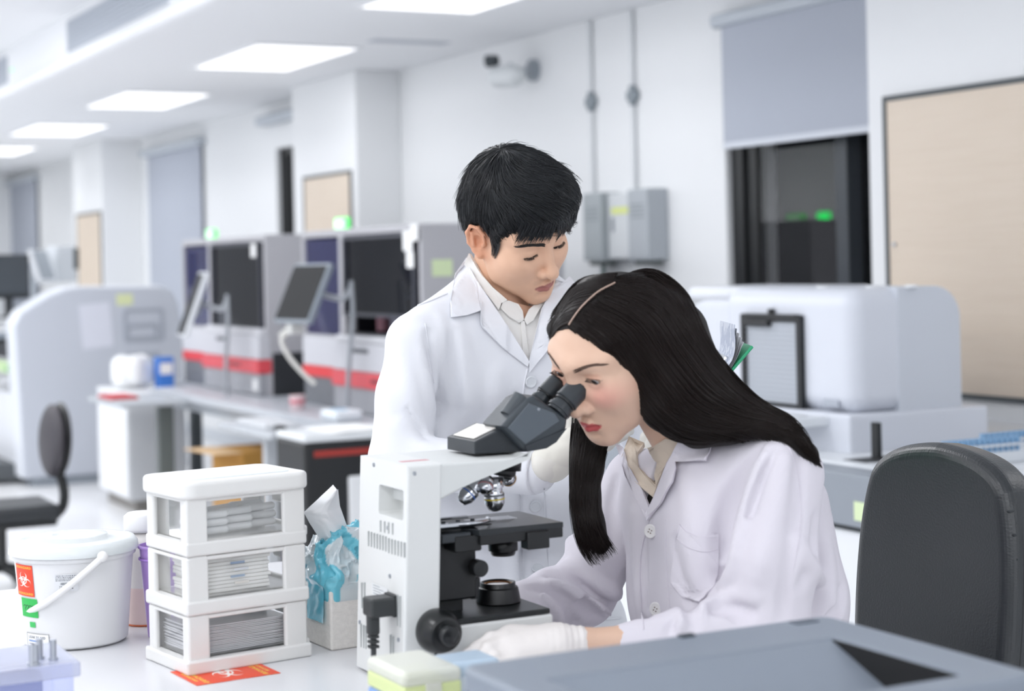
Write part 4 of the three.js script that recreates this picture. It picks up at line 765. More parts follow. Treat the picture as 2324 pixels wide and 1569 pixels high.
// ---------------------------------------------------------------- white three-drawer unit
const DU = { N: onY(430, 1535, TH), w: 0.186, d: 0.135, h: 0.268, turn: 0 };
{
  const R = onY(700, 1490, TH); DU.turn = Math.atan2(-(R.z - DU.N.z), R.x - DU.N.x);
  const { w, d, h } = DU, t = thing('drawer_unit', 'white plastic unit of three clear drawers on the bench, left of the tissues', 'drawer unit', DU.N.clone(), DU.turn);
  const wm = phys(0xfbfbf9, 0.38, { transmission: 0.15, thickness: 0 }), clear = phys(0xffffff, 0.06, { transmission: 1.0, thickness: 0, ior: 1.45, opacity: 1 });
  const th = (h - 0.024) / 3, rail = 0.02;
  for (let k = 0; k < 3; k++) {
    const y = k * th, tier = [];
    const o = 0.0016 + 0.0016 * (2 - k);
    tier.push(slab(-o, w + o, y, y + rail, -0.012, o, 0.004), slab(-o, w + o, y, y + rail, -d - o, -d + 0.012, 0.004), slab(-o + 0.0004, 0.014, y + 0.0004, y + rail - 0.0004, -d, 0, 0.004), slab(w - 0.014, w + o - 0.0004, y + 0.0004, y + rail - 0.0004, -d, 0, 0.004), slab(0, w, y + 0.004, y + 0.007, -d, 0, 0));
    tier.push(slab(0, 0.033, y, y + th, -0.009, 0, 0.004), slab(w - 0.036, w, y, y + th, -0.009, 0, 0.004), slab(0, 0.033, y, y + th, -d, -d + 0.009, 0.004), slab(w - 0.036, w, y, y + th, -d, -d + 0.009, 0.004));
    tier.push(slab(0.0004, 0.009, y + 0.001, y + th - 0.0005, -0.022, -0.0004, 0.004), slab(0.0004, 0.009, y + 0.001, y + th - 0.0005, -d + 0.0004, -d + 0.022, 0.004), slab(w - 0.009, w - 0.0004, y + 0.001, y + th - 0.0005, -0.012, -0.0004, 0.004), slab(w - 0.009, w - 0.0004, y + 0.001, y + th - 0.0005, -d + 0.0004, -d + 0.012, 0.004));
    tier.push(slab(0.0008, w - 0.0008, y + th - 0.007, y + th - 0.001, -0.006, -0.0008, 0.003), slab(0.0012, 0.006, y + th - 0.007, y + th - 0.0014, -d + 0.001, -0.001, 0.003), slab(0.0008, w - 0.0008, y + th - 0.007, y + th - 0.001, -d + 0.0008, -d + 0.006, 0.003));
    part('tier_frame', G(tier), wm, t);
    // drawer: clear walls, a white front lip at the right end
    const b = y + rail + 0.001, c = y + th - 0.01, e = 0.011;
    const dr = part('drawer', G([slab(e, w - 0.004, b, b + 0.0015, -d + e, -e, 0), slab(e, w - 0.004, b, c, -e - 0.0012, -e, 0), slab(e, w - 0.004, b, c, -d + e, -d + e + 0.0012, 0), slab(e, e + 0.0012, b, c, -d + e, -e, 0), slab(w - 0.0052, w - 0.004, b, c, -d + e, -e, 0)]), clear, t, 'clear drawer');
    part('drawer_handle', G([slab(w - 0.002, w + 0.0095, y + th - 0.03, y + th - 0.012, -d * 0.75, -d * 0.25, 0.004), slab(w - 0.003, w + 0.006, y + 0.01, y + 0.026, -d + 0.005, -0.004, 0.004)]), wm, dr);
  }
  // lid with rounded corners and a softly pillowed top
  const s = roundShape(w + 0.016, d + 0.016, 0.022);
  part('lid', new THREE.ExtrudeGeometry(s, { depth: 0.013, bevelEnabled: true, bevelSize: 0.006, bevelThickness: 0.006, bevelOffset: -0.006, bevelSegments: 5, curveSegments: 10 }).rotateX(-Math.PI / 2).translate(w / 2, h - 0.02, -d / 2), wm, t);
  part('lid_panel', new THREE.ExtrudeGeometry(roundShape(w - 0.03, d - 0.03, 0.012), { depth: 0.0004, bevelEnabled: true, bevelSize: 0.002, bevelThickness: 0.0006, bevelSegments: 2 }).rotateX(-Math.PI / 2).translate(w / 2, h - 0.0008 , -d / 2), std(0xe6eef2, 0.4), t);
  // what lies in the drawers
  const at = (x, y, z) => V(x, y, z).applyAxisAngle(V(0, 1, 0), DU.turn).add(DU.N);
  const tubeG = new THREE.CapsuleGeometry(0.0055, 0.045, 5, 12).rotateZ(Math.PI / 2), tm = phys(0xf7f9fa, 0.35, { transmission: 0.3, thickness: 0 });
  const y2 = 2 * th + rail + 0.003;
  for (let i = 0; i < 18; i++) { const l = i % 6, s2 = Math.floor(i / 6); single('sample_tube', tubeG, tm, 'capped clear sample tube in the pile filling the top drawer', 'tube', at(0.05 + (i % 3) * 0.045, y2 + 0.006 + s2 * 0.0112, -0.03 - (i % 6) * 0.0135), DU.turn + (s2 === 2 ? rr(-0.5, 0.5) : rr(-0.06, 0.06)), 'tubes in the top drawer'); }
  const pg = box(0.11, 0.005, 0.085, 0, 0.0025, 0, 0.0012), pm = std(0xfafaf7, 0.6);
  for (let i = 0; i < 9; i++) single('slide_pack', pg, pm, 'flat white pack in the stack filling the middle drawer', 'pack', at(0.085 + rr(-0.003, 0.003), th + rail + 0.003 + i * 0.0053, -d / 2), DU.turn + rr(-0.02, 0.02), 'packs in the middle drawer');
  for (let i = 0; i < 4; i++) single('label_strip', box(0.022, 0.0035, 0.001, 0, 0, 0, 0.0004), std([0x8ea2bd, 0xdfe3e8, 0x9db0c6, 0xe6e2da][i], 0.5), ['blue label strip topmost in the middle drawer window', 'pale label strip second in the middle drawer window', 'blue-grey label strip third in the middle drawer window', 'cream label strip lowest in the middle drawer window'][i], 'label', at(0.084 + (i % 2) * 0.006, th + rail + 0.044 - i * 0.0095, -0.0145), DU.turn);
  const sg = box(0.145, 0.0016, 0.1, 0, 0.0008, 0, 0.0004, 1), sm = phys(0xf4f5f8, 0.3, { transmission: 0.3, thickness: 0 });
  for (let i = 0; i < 16; i++) single('plastic_sheet', sg, sm, 'thin clear sheet in the stack filling the bottom drawer', 'sheet', at(0.09 + rr(-0.004, 0.004), rail + 0.003 + i * 0.0024, -d / 2), DU.turn + rr(-0.03, 0.03), 'sheets in the bottom drawer');
}
// ---------------------------------------------------------------- bucket with lid, bail handle and stickers
{
  const c = P(172, 1440, 2.68); c.y = TH;
  const t = thing('bucket', 'translucent white lidded bucket with an orange hazard sticker, left on the bench', 'bucket', c);
  const H = 0.143, rb = 0.078, rt = 0.088, tr = phys(0xfdfeff, 0.35, { transmission: 0.18, thickness: 0, ior: 1.45 });
  part('tub', lathe([[0, 0.002], [rb - 0.004, 0.002], [rb, 0.006], [lerp(rb, rt, 0.45), H * 0.45], [rt, H - 0.012], [rt + 0.004, H - 0.011], [rt + 0.004, H], [rt - 0.002, H], [rt - 0.003, H - 0.01], [rb - 0.0025, 0.008], [0, 0.0045]], 72), tr, t);
  part('lid', lathe([[0, H + 0.017], [0.03, H + 0.017], [0.032, H + 0.0195], [0.05, H + 0.0195], [0.053, H + 0.013], [0.075, H + 0.011], [0.079, H + 0.014], [0.09, H + 0.0135], [0.0955, H + 0.006], [0.0965, H - 0.004], [0.0945, H - 0.004], [0.0935, H + 0.003], [0.078, H + 0.009], [0, H + 0.012]], 72), phys(0xf6fbfc, 0.25, { transmission: 0.2, thickness: 0 }), t);
  part('contents', lathe([[0, 0.006], [rb - 0.005, 0.006], [lerp(rb, rt, 0.5) - 0.005, H * 0.52], [0, H * 0.53]], 48), std(0xe3e9ee, 0.7), t, 'pale liquid in the lower half');
  const toC = Math.atan2(camera.position.x - c.x, camera.position.z - c.z);   // direction of the viewer, for reading label places
  const R = (y) => lerp(rb, rt, clamp(y / (H - 0.012)));
  const lab = (a, wd, y0, y1, mat, name, label, sk = 0) => {   // curved sticker
    const g = new THREE.PlaneGeometry(1, 1, 14, 4), p = g.attributes.position;
    for (let i = 0; i < p.count; i++) { const u = p.getX(i), v = p.getY(i) + 0.5, y = lerp(y0, y1, v), an = toC + a + u * wd / R(y) + sk * (v - 0.5), r = R(y) + 0.0007; p.setXYZ(i, Math.sin(an) * r, y, Math.cos(an) * r); }
    g.computeVertexNormals(); return part(name, g, mat, t, label);
  };
  const redT = canvasTex(128, 192, (x, W, Hh) => { x.fillStyle = '#ef4a2e'; x.fillRect(0, 0, W, Hh); biohazard(x, W / 2, Hh * 0.5, 50, '#fbf3ee', '#ef4a2e'); x.fillStyle = '#f6c93f'; x.font = 'bold 20px sans-serif'; x.textAlign = 'center'; x.fillText('BIOHAZARD', W / 2, 24, W - 10); x.fillText('BIOHAZARD', W / 2, Hh - 8, W - 10); });
  lab(-1.02, 0.046, 0.081, 0.128, std(0xffffff, 0.5, { map: redT }), 'hazard_label', 'orange biohazard label', 0);
  const grT = canvasTex(96, 96, (x, W) => { x.fillStyle = '#35c05a'; x.fillRect(0, 0, W, W); x.strokeStyle = '#0f5a2c'; x.lineWidth = 4; for (let i = 0; i < 4; i++) { x.beginPath(); x.arc(24 + i * 17, 44, 8, Math.PI * 0.9, Math.PI * 2.4); x.lineTo(24 + i * 17 + 3, 62); x.stroke(); } });
  lab(-0.93, 0.038, 0.05, 0.078, std(0xffffff, 0.5, { map: grT }), 'green_label', 'green label', 0);
  lab(-0.86, 0.012, 0.035, 0.043, std(0x45c96a, 0.5), 'green_label');
  const bc = canvasTex(192, 160, (x, W, Hh) => { x.fillStyle = '#e9ebee'; x.fillRect(0, 0, W, Hh); x.fillStyle = '#5b616a'; let s = 5; const r = () => (s = (s * 16807) % 2147483647) / 2147483647; for (let l = 0; l < 4; l++) for (let i = 10; i < W - 14;) { const w = 3 + r() * 12; x.fillRect(i, 10 + l * 15, w, 8); i += w + 5; } for (let i = 50; i < 150;) { const w = 2 + r() * 4; x.fillRect(i, 78, w, 24); i += w + 3; } for (let l = 0; l < 2; l++) for (let i = 40; i < W - 40;) { const w = 3 + r() * 12; x.fillRect(i, 112 + l * 18, w, 9); i += w + 5; } });
  lab(-0.14, 0.034, 0.091, 0.116, std(0xffffff, 0.6, { map: bc }), 'barcode_label', 'small grey barcode label');
  const wt = canvasTex(192, 128, (x, W, Hh) => { x.fillStyle = '#f4f5f6'; x.fillRect(0, 0, W, Hh); x.strokeStyle = '#777'; x.lineWidth = 3; x.strokeRect(2, 2, W - 4, Hh - 4); x.fillStyle = '#4a4f58'; x.font = 'bold 26px sans-serif'; x.fillText('LEAK 35 MD', 20, 40); x.fillStyle = '#8fa9d6'; x.fillRect(20, 54, 90, 14); x.fillStyle = '#aab'; x.fillRect(20, 80, 130, 9); x.fillRect(20, 98, 110, 9); });
  lab(-0.78, 0.045, -0.002 + 0.004, 0.026, std(0xffffff, 0.6, { map: wt }), 'text_label', 'white text label');
  const l = (px, py, d) => P(px, py, d).sub(c);
  part('handle', tube([l(232, 1266, 2.592), l(205, 1290, 2.586), l(160, 1328, 2.582), l(110, 1365, 2.59), l(70, 1386, 2.62), l(46, 1380, 2.66), l(38, 1355, 2.69), l(44, 1335, 2.72)], 0.0052, 60, 10), std(0xf6f6f5, 0.4), t);
  part('handle_pivot', new THREE.SphereGeometry(0.008, 20, 14).translate(...l(233, 1264, 2.592).toArray()), std(0xf6f6f5, 0.4), t);
}
{ // between the bucket and the drawer unit
  const b = P(330, 1448, 2.80); b.y = TH;
  const t = thing('squeeze_bottle', 'white bottle with pink lower half behind the bucket', 'bottle', b);
  part('bottle_body', lathe([[0, 0], [0.026, 0], [0.028, 0.004], [0.028, 0.055], [0.027, 0.06]], 40), std(0xf3dcd8, 0.5), t);
  part('bottle_shoulder', lathe([[0.027, 0.06], [0.0275, 0.13], [0.022, 0.145], [0, 0.147]], 40), std(0xf4f1ee, 0.5), t);
  part('base_ring', lathe([[0.0262, 0], [0.0285, 0.0005], [0.0285, 0.003], [0.0262, 0.003]], 40), std(0xd9744a, 0.5), t);
  part('cap', lathe([[0, 0.178], [0.024, 0.177], [0.03, 0.172], [0.03, 0.152], [0.026, 0.147], [0, 0.147]], 40), std(0xf5f6f8, 0.4), t);
  const p = P(366, 1446, 2.70); p.y = TH;
  const q = thing('plastic_cup', 'purple plastic cup half hidden by the drawer unit', 'cup', p);
  part('cup', lathe([[0, 0], [0.019, 0], [0.02, 0.002], [0.03, 0.135], [0.0325, 0.137], [0.0325, 0.141], [0.029, 0.141], [0.019, 0.004], [0, 0.004]], 40), phys(0xc9a6ec, 0.35, { transmission: 0.25, thickness: 0 }), q);
  part('rim_band', lathe([[0.0295, 0.118], [0.0318, 0.119], [0.032, 0.122], [0.0299, 0.122]], 40), std(0xb78fe2, 0.4), q);
}
// ---------------------------------------------------------------- acrylic slide tank with metal pegs, bottom left corner
{
  const Y = TH + 0.075, a = onY(167, 1504, Y), b = onY(122, 1467, Y), w = 0.3, d = Math.abs(a.z - b.z) + 0.0;
  const t = thing('acrylic_tank', 'clear acrylic tank with metal pegs at the lower left corner', 'tank', V(a.x, TH, a.z));
  const ac = phys(0xf4f6ff, 0.03, { transmission: 0.95, thickness: 0, ior: 1.49 }), h = Y - TH;
  part('tank_wall', G([slab(-w, 0, 0, h, -0.004, 0, 0.001), slab(-w, 0, 0, h, -d, -d + 0.004, 0.001), slab(-0.004, 0, 0, h, -d, 0, 0.001), slab(-w, -w + 0.004, 0, h, -d, 0, 0.001)]), ac, t);
  part('tank_base', slab(-w, 0, 0, 0.006, -d, 0, 0.001), std(0xc9cfe6, 0.3), t);
  part('tank_lid', slab(-w - 0.004, 0.003, h, h + 0.005, -d - 0.003, 0.003, 0.0015), phys(0xe2e5f4, 0.08, { transmission: 0.5, thickness: 0 }), t);
  part('gel_block', slab(-w + 0.01, -0.035, 0.006, h - 0.012, -d + 0.012, -0.012, 0.004), std(0xbfc6e2, 0.35), t, 'lavender block');
  part('pink_stain', slab(-0.09, -0.05, h - 0.012, h - 0.01, -d + 0.02, -d + 0.07, 0.001), std(0xd9b9cb, 0.4), t);
  for (const [x, y, dd] of [[90, 1497, 0], [121, 1499, 0], [117, 1543, 0], [135, 1566, 0]]) {  // last two pegs stand in for reflections in the acrylic
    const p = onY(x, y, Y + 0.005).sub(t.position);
    const q = onX(x, y, a.x); part('peg_and_reflection', G([cyl(0.0042, 0.0042, 0.026, p.x, h + 0.018, Math.min(p.z, 0.012), 18), cyl(0.006, 0.006, 0.004, p.x, h + 0.007, Math.min(p.z, 0.012), 18)]), M.steel, t);
  }
  part('peg_rail', slab(-w, 0.004, h - 0.014, h + 0.005, 0.003, 0.022, 0.003), phys(0xe6e9f6, 0.08, { transmission: 0.6, thickness: 0 }), t);
}
// ---------------------------------------------------------------- foreground: pipette tip boxes and the dark printer
{
  const p = P(938, 1500, 2.08), bx = (label, at, w, d, h, mLid, mBand, mBody) => {
    const t = thing('tip_box', label, 'box', V(at.x, TH, at.z)), rack = h * 0.62;
    part('box_body', box(w, rack, d, 0, rack / 2, 0, 0.006, 3), mBody, t);
    part('box_band', box(w * 0.985, h * 0.2, d * 0.985, 0, rack + h * 0.1, 0, 0.003), mBand, t);
    part('box_lid', box(w * 1.02, h * 0.2, d * 1.02, 0, h * 0.9, 0, 0.008, 3), mLid, t);
    part('latch', box(0.02, 0.018, 0.004, 0, rack + 0.012, d * 0.51, 0.0015), mLid, t);
    return t;
  };
  bx('yellow-green and white tip box on blue base, before the microscope', p, 0.075, 0.11, p.y - TH, phys(0xf2f3ea, 0.3, { transmission: 0.3, thickness: 0 }), std(0xdbe7a8, 0.45), std(0x7fa3dc, 0.4));
  const q = P(1052, 1490, 2.1); bx('pale blue tip box behind the corner of the dark printer', q, 0.07, 0.06, q.y - TH, phys(0xcfe3f4, 0.3, { transmission: 0.2, thickness: 0 }), std(0xdfe9f2, 0.4), std(0xb9d2ea, 0.4));
}
{
  const x0 = 0.75, x1 = 1.205, z0 = -1.59, z1 = -1.256, Y = TH + 0.16, h = 0.16;
  const t = thing('printer', 'dark grey printer with sunken paper tray in the right foreground', 'printer', V((x0 + x1) / 2, TH, (z0 + z1) / 2));
  const cx = t.position.x, cz = t.position.z, dk = phys(0x87909c, 0.45), side = std(0x2b2f33, 0.5);
  const rx = 1.137 - cx, rz0 = -1.489 - cz, rz1 = -1.297 - cz, rl = x0 + 0.05 - cx, W = x1 - x0, D = z1 - z0;
  // top rim with its opening
  const s = roundShape(W, D, 0.02), hole = new THREE.Path([[rl, -rz0], [rx, -rz0], [rx, -rz1], [rl, -rz1]].map(([a, b]) => new THREE.Vector2(a, b))); s.holes.push(hole);
  part('top_cover', new THREE.ExtrudeGeometry(s, { depth: 0.014, bevelEnabled: true, bevelSize: 0.006, bevelThickness: 0.006, bevelOffset: -0.006, bevelSegments: 4, curveSegments: 10 }).rotateX(-Math.PI / 2).translate(0, h - 0.02, 0), dk, t);
  const run = rz1 - rz0 + 0.012, drop = run * Math.tan(0.36);
  const rg = prism([[-rz1 - 0.012, -drop - 0.012], [-rz1 - 0.012, -drop], [-rz0 - 0.0, 0.0], [-rz0 + 0.012, -0.012]], rx - rl + 0.002, 0.0);
  part('paper_ramp', rg.rotateY(Math.PI / 2).translate(rl - 0.003, h - 0.002, 0), phys(0x87909c, 0.42), t);
  part('tray_wall', slab(rx - 0.002, rx + 0.0006, h - 0.1, h - 0.0012, rz0 + 0.001, rz1 - 0.001, 0), std(0x0d0e10, 0.7), t, 'black inner wall of the tray, shade put into its colour');  // dark plastic, blackened further for the shade inside the tray
  part('housing', G([slab(-W / 2 + 0.004, W / 2 - 0.004, 0.001, h - 0.012, -D / 2 + 0.004, -D / 2 + 0.06, 0.006), slab(-W / 2 + 0.0045, -W / 2 + 0.045, 0.0015, h - 0.0125, -D / 2 + 0.0045, D / 2 - 0.0045, 0.006), slab(W / 2 - 0.05, W / 2 - 0.0045, 0.0015, h - 0.0125, -D / 2 + 0.0045, D / 2 - 0.0045, 0.006), slab(-W / 2 + 0.006, W / 2 - 0.006, 0.002, 0.05, -D / 2 + 0.006, D / 2 - 0.006, 0.006), slab(-W / 2 + 0.005, W / 2 - 0.005, 0.03, h - 0.013, D / 2 - 0.034, D / 2 - 0.005, 0.006)]), side, t);
  part('front_panel', slab(-W / 2 + 0.01, W / 2 + 0.002, 0.005, h - 0.022, D / 2 - 0.006, D / 2 + 0.012, 0.008), std(0xeceef0, 0.4), t, 'white front panel');
  part('paper_stop', box(0.03, 0.002, 0.016, W / 2 - 0.045, h + 0.0005, -D / 2 + 0.02, 0.0008), std(0x5f6873, 0.45), t);
  part('hinge_pad', box(0.018, 0.004, 0.01, 0.035, h + 0.001, -D / 2 + 0.012, 0.0015), std(0x3f464e, 0.5), t);
}
// ---------------------------------------------------------------- tissue pack
{
  const N = onY(752, 1479, TH), t = thing('tissue_box', 'white tissue box with blue film and a pulled tissue, left of the microscope', 'tissue box', N.clone(), 0.06);
  const w = 0.11, d = 0.11, h = 0.088;
  part('carton', box(w, h, d, w / 2, h / 2, -d / 2, 0.004, 3), std(0xfaf9f7, 0.75, { map: noiseTex(128, (u, v) => { const s = nz(u * 40, v * 40, 2) * 0.5 + nz(u * 13, v * 13, 5) * 0.5; const q = 0.95 + s * 0.05; return [q, q * 0.99, q * 0.975]; }, true) }), t);
  // crumpled film: a tapering bag with ridged creases, cyan print over clear plastic
  {
    const ridge = (q) => sst(0.22, 0, Math.abs(q));
    const bag = (x, y, z) => {
      const k = clamp((y - h) / 0.075), hw = lerp(0.0565, 0.03, k * k) , cx = w / 2, cz = -d / 2;
      const qx = Math.abs(x - cx) - hw + 0.012, qz = Math.abs(z - cz) - hw + 0.012, qy = Math.max(y - (h + 0.062), h - 0.012 - y);
      const s2 = Math.hypot(Math.max(qx, 0), Math.max(qz, 0), Math.max(qy, 0)) + Math.min(Math.max(qx, qz, qy), 0) - 0.012;
      const e = sst(h - 0.005, h + 0.02, y);
      return s2 * 0.8 - e * (0.006 * ridge(nz(x * 26, y * 19, z * 26)) + 0.005 * ridge(nz(x * 52 + 3, y * 40, z * 52)) + 0.009 * nz(x * 15, y * 12, z * 15 + 4));
    };
    const g = mesh(bag, V(-0.03, h - 0.02, -d - 0.03), V(w + 0.03, h + 0.1, 0.03), 0.0024, (x, y, z) => { const p = nz(x * 22 + 8, y * 16, z * 22);return p + 2.2 * (x - 0.06) > 0 ? LIN(0xeef7fa) : LIN(0x7cdcf0); });
    part('film', g, phys(0xffffff, 0.14, { vertexColors: true, transmission: 0.25, thickness: 0, clearcoat: 0.8, clearcoatRoughness: 0.08 }), t, 'cyan and clear crumpled plastic film');
  }
  // blue print hanging down the left corner
  const flap = new THREE.PlaneGeometry(0.06, 0.06, 8, 8), fp = flap.attributes.position;
  for (let i = 0; i < fp.count; i++) { const u = fp.getX(i), v = fp.getY(i); fp.setXYZ(i, -0.003 - 0.004 * Math.abs(nz(u * 60, v * 60, 2)), h - 0.02 + v, -0.045 + u); }
  flap.computeVertexNormals(); part('film_flap', flap, phys(0x5fcfe8, 0.2, { transmission: 0.2, thickness: 0, side: THREE.DoubleSide }), t);
  // the pulled tissue, a folded upright sheet
  const T = new THREE.PlaneGeometry(1, 1, 24, 24), q = T.attributes.position;
  const l = (px, py, dd) => P(px, py, dd).sub(t.position).applyAxisAngle(V(0, 1, 0), -0.06);
  const A = [l(735, 1240, 2.62), l(800, 1235, 2.64)], B = [l(703, 1190, 2.6), l(788, 1195, 2.64)], C = [l(690, 1166, 2.585), l(772, 1150, 2.63)], D2 = [l(757, 1103, 2.61), l(768, 1112, 2.62)];
  for (let i = 0; i < q.count; i++) {
    const u = q.getX(i) + 0.5, v = (q.getY(i) + 0.5) * 3, k = Math.min(2, Math.floor(v)), f = v - k, S = [A, B, C, D2];
    const a = S[k][0].clone().lerp(S[k + 1][0], f), b = S[k][1].clone().lerp(S[k + 1][1], f), m = a.lerp(b, u);
    const fold = Math.sin(u * Math.PI) * 0.02 + Math.abs(u - 0.62) * -0.02;
    m.add(V(-0.4, 0, 1).normalize().multiplyScalar(fold + 0.003 * nz(u * 6, v * 3, 1))); q.setXYZ(i, m.x, m.y, m.z);
  }
  T.computeVertexNormals(); part('tissue', T, phys(0xf7f8fa, 0.9, { transmission: 0.12, thickness: 0, side: THREE.DoubleSide }), t, 'white tissue standing out of the film');
}
// ---------------------------------------------------------------- microscope (local x = forward to the eyepieces, near side at z = 0)
{
  const N = onY(915, 1572, TH), W = 0.164;
  const t = thing('microscope', 'white and black binocular microscope the woman looks into', 'microscope', N.clone());
  const m = (px, py, z = 0) => { const q = onZ(px, py, N.z + z).sub(N); return [q.x, q.y]; };
  const mb = (px, py, x = 0) => onX(px, py, N.x + x).sub(N);       // a spot on the back face
  const wh = std(0xe9ebea, 0.42), wh2 = std(0xe2e5e4, 0.42), bk = std(0x191b1d, 0.42), bk2 = std(0x232629, 0.5), gr = std(0x5b646c, 0.4), gr2 = std(0x3b4248, 0.42);
  const TOP = 0.296, lean = 0.013;
  const cf = m(1004, 1200)[0];
  // column: hollow where the carrying slot is
  const sl0 = 1100, slA = mb(852, 1100, 0.006), slB = mb(909, 1183, 0.006);
  const colP = (y) => lean * y / TOP;
  const prof = (y0, y1, a = 0, b = 0) => [[colP(y0) + a, y0], [cf + 0.002 - 0.012 * (1 - y0 / TOP) + b, y0], [cf + 0.002 + b, y1], [colP(y1) + a, y1]];
  const yS0 = slB.y, yS1 = slA.y, zS1 = slB.z, zS0 = slA.z;
  part('column', carve(prism(prof(0.004, TOP), W, 0.004, 3).translate(0, 0, -W), slab(-0.05, 0.045, yS0, yS1, zS0, zS1, 0.004)), wh, t);
  // arm reaching forward, underside curved
  const a0 = m(1004, 1044), a1 = m(1200, 1024), a2 = m(1198, 1031), a3 = m(1120, 1072), a4 = m(1006, 1134);
  const as = new THREE.Shape(); as.moveTo(cf - 0.03, TOP - 0.001); as.lineTo(a1[0], TOP - 0.0); as.lineTo(a2[0] + .003, a2[1]); as.quadraticCurveTo(a3[0] + 0.01, a3[1] + 0.002, a4[0], a4[1]); as.lineTo(cf - 0.03, a4[1] - 0.006); as.closePath();
  part('arm', new THREE.ExtrudeGeometry(as, { depth: W - 0.012, bevelEnabled: true, bevelSize: 0.004, bevelThickness: 0.004, bevelOffset: -0.004, bevelSegments: 3 }).translate(0, 0, -W + 0.006), wh2, t);
  part('base', G([slab(cf - 0.02, m(1256, 1388)[0], 0.006, 0.078, -W, 0, 0.004, 3)]), wh, t);
  part('base_plate', slab(cf - 0.003, m(1250, 1386)[0], 0.079, 0.086, -W + 0.004, -0.001, 0.002), std(0x202426, 0.32), t);
  for (const [x, z] of [[0.02, -0.015], [0.02, -W + 0.015], [0.21, -0.015], [0.21, -W + 0.015]]) part('foot', cyl(0.011, 0.009, 0.008, x, 0.003, z, 20), bk, t);
  part('top_text', box(0.04, 0.0006, 0.012, 0.045, TOP + 0.0002, -0.05, 0), std(0xd9a7ac, 0.6), t, 'small red lettering');
  // back of the column: slits, screws, label, socket and plug
  const slit = (px, y0, y1) => { const a = mb(px, y0, 0.006), b = mb(px, y1, 0.006); return box(0.003, a.y - b.y, 0.0022, colP((a.y + b.y) / 2) - 0.0003, (a.y + b.y) / 2, a.z, 0.0005, 1); };
  const sm = std(0xb4b8b8, 0.7);
  for (let i = 0; i < 7; i++) part('vent_slit', slit(834 + i * 6.5, 1206 + i * 2, 1240 + i * 2), sm, t);
  for (let i = 0; i < 4; i++) part('vent_slit', slit(860 + i * 9, 1182 + i * 2, 1208 + i * 2), sm, t);
  for (let i = 0; i < 6; i++) part('vent_slit', slit(880 + i * 7, 1222 + i * 2, 1256 + i * 2), sm, t);
  for (const [px, a, b] of [[824, 1322, 1380], [830, 1322, 1382], [826, 1415, 1468], [832, 1418, 1470], [837, 1420, 1472], [893, 1440, 1500], [899, 1444, 1502], [905, 1350, 1420], [911, 1353, 1423]]) part('vent_slit', slit(px, a, b), sm, t);
  for (const [px, py] of [[839, 1056], [930, 1076], [876, 1199], [822, 1412], [910, 1452], [885, 1308]]) { const q = mb(px, py, 0.006); part('screw', cyl(0.0028, 0.0028, 0.003, 0, 0, 0, 14).rotateZ(Math.PI / 2).translate(colP(q.y), q.y, q.z), M.grey, t); }
  { const a = mb(843, 1322, 0.004), b = mb(880, 1385, 0.004); const lt = canvasTex(96, 128, (c, w, h) => { c.fillStyle = '#eceff0'; c.fillRect(0, 0, w, h); c.fillStyle = '#9aa3a8'; for (let i = 0; i < 7; i++) c.fillRect(8, 10 + i * 16, 40 + (i * 23) % 40, 5); });
    part('rating_label', new THREE.PlaneGeometry(Math.abs(b.z - a.z), a.y - b.y).rotateY(-Math.PI / 2).translate(colP(a.y) - 0.0012, (a.y + b.y) / 2, (a.z + b.z) / 2), std(0xffffff, 0.6, { map: lt }), t); }
  const s0 = mb(880, 1345, 0.002), s1 = mb(900, 1402, 0.002), pa = mb(849, 1357, -0.02), pb = mb(890, 1398, -0.02);
  part('socket', slab(-0.002, 0.006, s1.y, s0.y, s0.z - 0.004, s1.z, 0.001), std(0x2a2d2f, 0.5), t);
  const pz = s0.z - 0.0, py = (s0.y + s1.y) / 2;
  part('power_plug', G([slab(-0.034, 0.002, py - 0.0125, py + 0.013, s0.z - 0.004, s1.z + 0.002, 0.004), box(0.016, 0.03, 0.014, -0.026, py - 0.022, (s0.z + s1.z) / 2, 0.004), ...[0, 1, 2].map((i) => box(0.013, 0.004, 0.012, -0.026, py - 0.039 - i * 0.0065, (s0.z + s1.z) / 2, 0.001)), cyl(0.0035, 0.0045, 0.03, -0.026, py - 0.046, (s0.z + s1.z) / 2, 14)]), std(0x36393a, 0.5), t);
  part('power_cord', tube([V(-0.026, py - 0.055, (s0.z + s1.z) / 2), V(-0.027, 0.03, (s0.z + s1.z) / 2 + 0.002), V(-0.03, 0.008, (s0.z + s1.z) / 2 + 0.012), V(-0.03, 0.0042, (s0.z + s1.z) / 2 + 0.06), V(0.01, 0.0042, 0.2)], 0.0038, 60, 10), std(0x3a3d40, 0.5), t);
  // focus block, knobs
  const fx = cf + 0.0;
  part('focus_block', G([slab(fx - 0.004, m(1078, 1240, -0.05)[0], m(1040, 1362, -0.05)[1], m(1040, 1205, -0.05)[1], -0.118, -0.046, 0.004), slab(fx - 0.004, fx + 0.006, 0.08, m(1010, 1205, -0.04)[1], -0.13, -0.03, 0.002), slab(fx, m(1055, 1200, -0.05)[0], 0.08, m(1040, 1330, -0.05)[1], -0.11, -0.06, 0.003), slab(fx, m(1120, 1230, -0.04)[0], m(1040, 1222, -0.04)[1], m(1040, 1196, -0.04)[1], -0.12, -0.04, 0.003)]), bk, t);
  const kc = m(997, 1434, 0.012);
  part('coarse_knob', lathe([[0, 0.03], [0.018, 0.03], [0.0235, 0.028], [0.0285, 0.012], [0.029, 0.004], [0.029, -0.004], [0.026, -0.006], [0, -0.006]], 48).rotateX(Math.PI / 2).translate(kc[0], kc[1], 0.004), std(0x17191a, 0.28), t);
